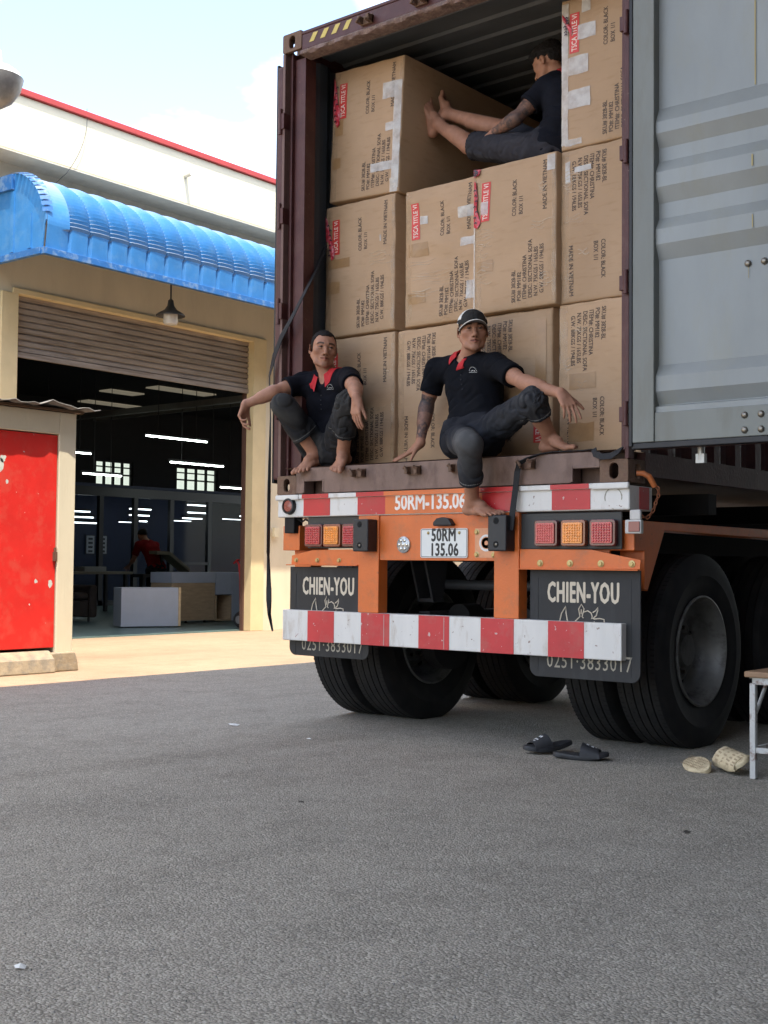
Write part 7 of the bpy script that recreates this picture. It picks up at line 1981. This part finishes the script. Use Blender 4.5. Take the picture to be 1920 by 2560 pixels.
# cap
W_ = lambda x, y, z: hc + hA[0] * x + hA[1] * y + hA[2] * z
F = Field(hc - 0.19, hc + 0.20, 0.0032)
F.ell(W_(0, -0.012, 0.034), (0.086, 0.107, 0.090), hA, 0.0)
F.ell(W_(0, -0.012, 0.024), (0.0785, 0.0995, 0.084), hA, 0.0, 'sub')
F.plane(W_(0, 0.06, 0.026), -hA[2] - hA[1] * 0.20, hc, 0.5)
Pc, Qc = F.mesh(); Nc = normals(Pc, Qc)
q = Pc - hc; x_, y_, z_ = q @ hA[0], q @ hA[1], q @ hA[2]
a_ = np.arctan2(x_, y_ + 0.012)
seam = (np.abs(((a_ / (PI / 3)) + 0.5) % 1 - 0.5) < 0.03)
Pc = Pc + Nc * (0.0012 * fnoise(Pc, (40, 40, 40), 3) - 0.0012 * seam)[:, None]
cc = np.tile(np.array([0.030, 0.029, 0.028]), (len(Pc), 1))
cc[(y_ + 0.30 * (z_ - 0.10) < 0.030) & (z_ > 0.060)] = (0.62, 0.60, 0.56)
band = (z_ - 0.026 + 0.20 * (y_ - 0.06)); cc[(band < 0.006) & (np.abs(a_) > 1.25)] = (0.55, 0.54, 0.52)
capo = mesh_obj('cap', Pc, Qc, m_cloth, pB, cc)
mb = MB(); NA, NR = 30, 9
for off in (0, 1):
    for i in range(NA + 1):
        a = R(-74 + 148 * i / NA)
        for j in range(NR + 1):
            r_ = j / NR
            xx = math.sin(a) * (0.0805 + 0.004 * r_); yy = -0.012 + math.cos(a) * 0.102 + (0.070 * r_) * (math.cos(a * 1.12) ** 0.8 if math.cos(a * 1.12) > 0 else 0)
            zz_ = 0.033 - 0.022 * (1 - math.cos(a)) * 2.0 * (0.6 + 0.6 * r_) - 0.004 * r_ + 0.0035 * off + 0.010 * math.sin(r_ * PI * 0.5) * 0.3
            mb.v.append(tuple(W_(xx, yy, zz_)))
st = (NA + 1) * (NR + 1)
for off in (0, 1):
    for i in range(NA):
        for j in range(NR):
            a_ = off * st + i * (NR + 1) + j; f_ = (a_, a_ + 1, a_ + NR + 2, a_ + NR + 1); mb.f.append(f_ if off else f_[::-1])
for i in range(NA):
    a_ = i * (NR + 1) + NR; mb.f.append((a_, a_ + NR + 1, st + a_ + NR + 1, st + a_))
mb.s = [True] * len(mb.f); mb.mi = [0] * len(mb.f)
bo = mb.build('brim', mat('brim_grey', (0.13, 0.122, 0.118), 0.8, bump=0.2, bscale=300), capo, smooth_angle=R(50))
mb = MB(); pts = [Vector(mb_) for mb_ in []]
edge_ = []
for i in range(NA + 1):
    a = R(-74 + 148 * i / NA)
    edge_.append(W_(math.sin(a) * 0.0848, -0.012 + math.cos(a) * 0.102 + 0.0702 * (math.cos(a * 1.12) ** 0.8 if math.cos(a * 1.12) > 0 else 0), 0.0355 - 0.022 * (1 - math.cos(a)) * 2.4 + 0.001))
mb.tube(edge_, 0.0026, 6); mb.build('brim_piping', mat('white_piping', (0.68, 0.66, 0.62), 0.7), capo)
shB, PB, XB, fB, bvB = shirt(J, pB, (0.0050, 0.0058, 0.0085), head=(hc, hA), logo=(0.095, 0.055), fold_seed=8, hem=0.06, t_sleeve=0.66, collar_col=(0.50, 0.012, 0.018), cs=0.32)
trousers(J, pB, (0.019, 0.0205, 0.026), (0.66, 0.42), seed=9, fade=((0.9, 0.25), 0.30, (0, -0.6, 0.8)), folds=1.2, faded_col=(0.125, 0.125, 0.124))

# ------------------------------------------------------------------ man sitting on the upper cartons
J = {'pel': (1.62, 0.66, 3.405), 'hr': (1.56, 0.76, 3.400), 'hl': (1.54, 0.56, 3.400), 'kr': (1.150, 0.73, 3.660), 'kl': (1.015, 0.60, 3.545),
     'ar': (0.805, 0.655, 3.805), 'al': (0.775, 0.595, 3.728), 'nb': (1.600, 0.74, 3.855), 'sr': (1.600, 0.88, 3.800), 'sl': (1.570, 0.60, 3.775),
     'er': (1.42, 0.93, 3.58), 'wr': (1.22, 0.80, 3.60), 'el': (1.440, 0.49, 3.595), 'wl': (1.235, 0.545, 3.560), 'hd': (1.52, 0.74, 4.00), 'bend': 0.05,
     'x1': (0.74, 0.53, 3.95), 'x2': (0.72, 0.8, 3.9)}
pC = add_person('man in shorts sitting up on the cartons, soles braced against a carton', (1.6, 0.66, 3.264))
hf = V(-0.93, 0.10, -0.30); hA = head_axes(hf, V(-0.22, 0.06, 1)); hc = V(1.512, 0.715, 3.965)
hands = [((V(*J['wr']), V(-0.7, -0.6, -0.2), V(0, 0, -1), 1), dict(curls=(30, 30, 30, 30))),
         ((V(*J['wl']), V(-0.85, 0.25, -0.25), V(0.1, 0.3, -1.0), -1), dict(curls=(38, 42, 46, 50), tspread=20))]
feet = [((V(*J['al']), V(-0.10, -0.12, 0.98), V(1.0, -0.05, 0.10), -1), dict(curl=0.0, spread=1.0, L=1.12)),
        ((V(*J['ar']), V(0.06, 0.30, 0.95), V(1.0, 0.1, -0.06), 1), dict(curl=0.1, spread=0.6, L=0.80))]
F, Pm, Q, col, ti = body(J, pC, head=(hc, hA), hands=hands, feet=feet, h=0.0042)
head_color(Pm, hc, hA, col, stubble=0.1)
tattoo(Pm, col, J['el'], J['wl'], -0.2, 0.97, 12, strength=0.8); tattoo(Pm, col, J['sl'], J['el'], 0.45, 1.1, 13, strength=0.8)
mesh_obj('body', Pm, Q, m_skin, pC, col)
def tuft(F, W_, A):
    F.ell(W_(0, 0.030, 0.100), (0.060, 0.075, 0.035), A, 0.02); F.ell(W_(0, 0.085, 0.085), (0.045, 0.028, 0.022), A, 0.02); F.ell(W_(0, -0.04, 0.09), (0.062, 0.06, 0.04), A, 0.02)
hair_mesh(hc, hA, pC, 0.008, [[((0, 0.070, 0.052), (0, 0.25, -0.97))], [((0, 0.020, 0.03), (0, 1, -0.1)), ((0, -0.02, 0.012), (0, 0.1, -1))], [((0, -0.05, 0), (0, 1, 0)), ((0, -0.06, -0.025), (0, 0.4, -1))]], seed=6, rough=0.003, extra=tuft)
shirt(J, pC, (0.009, 0.010, 0.015), name='polo_shirt', head=(hc, hA), fold_seed=14, hem=0.15, t_sleeve=0.60, placket=False, h=0.005, collar_col=(0.42, 0.015, 0.02))
trousers(J, pC, (0.035, 0.034, 0.040), (-0.93, -0.93), name='shorts', seed=15, folds=0.9, h=0.005, stitch=False, faded_col=(0.08, 0.08, 0.085))

# ------------------------------------------------------------------ worker in red inside the hall, seen from behind
J = {'pel': (-12.4, 9.47, 0.87), 'hr': (-12.4, 9.57, 0.82), 'hl': (-12.4, 9.35, 0.82), 'kr': (-12.45, 9.61, 0.40), 'kl': (-12.4, 9.33, 0.40),
     'ar': (-12.35, 9.61, 0.09), 'al': (-12.35, 9.33, 0.09), 'nb': (-12.62, 9.41, 1.34), 'sr': (-12.62, 9.62, 1.29), 'sl': (-12.62, 9.22, 1.29),
     'er': (-12.72, 9.75, 1.08), 'wr': (-12.78, 9.85, 1.02), 'el': (-12.70, 9.18, 1.02), 'wl': (-12.9, 9.25, 0.92), 'hd': (-12.72, 9.41, 1.48), 'fsign': 1.0}
pD = add_person('worker in a red shirt seen from behind, bending over a board inside the dark hall', (-12.4, 9.45, 0.012))
hf = V(-0.9, 0.1, -0.45); hA = head_axes(hf, V(-0.3, 0, 1)); hc = V(-12.74, 9.41, 1.465)
F, Pm, Q, col, ti = body(J, pD, head=(hc, hA), hands=[((V(*J['wr']), V(-0.5, 0.6, -0.2), V(0, 0, -1), 1), {}), ((V(*J['wl']), V(-0.7, 0.2, -0.4), V(0, 0, -1), -1), {})],
                         feet=[((V(*J['ar']), V(-1, 0, 0), V(0, 0, 1), 1), {}), ((V(*J['al']), V(-1, 0, 0), V(0, 0, 1), -1), {})], h=0.009)
mesh_obj('body', Pm, Q, m_skin, pD, col)
hair_mesh(hc, hA, pD, 0.008, [[((0, 0.060, 0.055), (0, 0.5, -0.86)), ((0, -0.02, -0.05), (0, 0.3, -1))]], h=0.006)
shirt(J, pD, (0.20, 0.008, 0.010), name='red_shirt', collar=False, placket=False, h=0.008, hem=0.12, t_sleeve=0.7, head=(hc, hA))
trousers(J, pD, (0.012, 0.013, 0.018), (0.93, 0.93), name='trousers', h=0.009, seed=22, stitch=False)
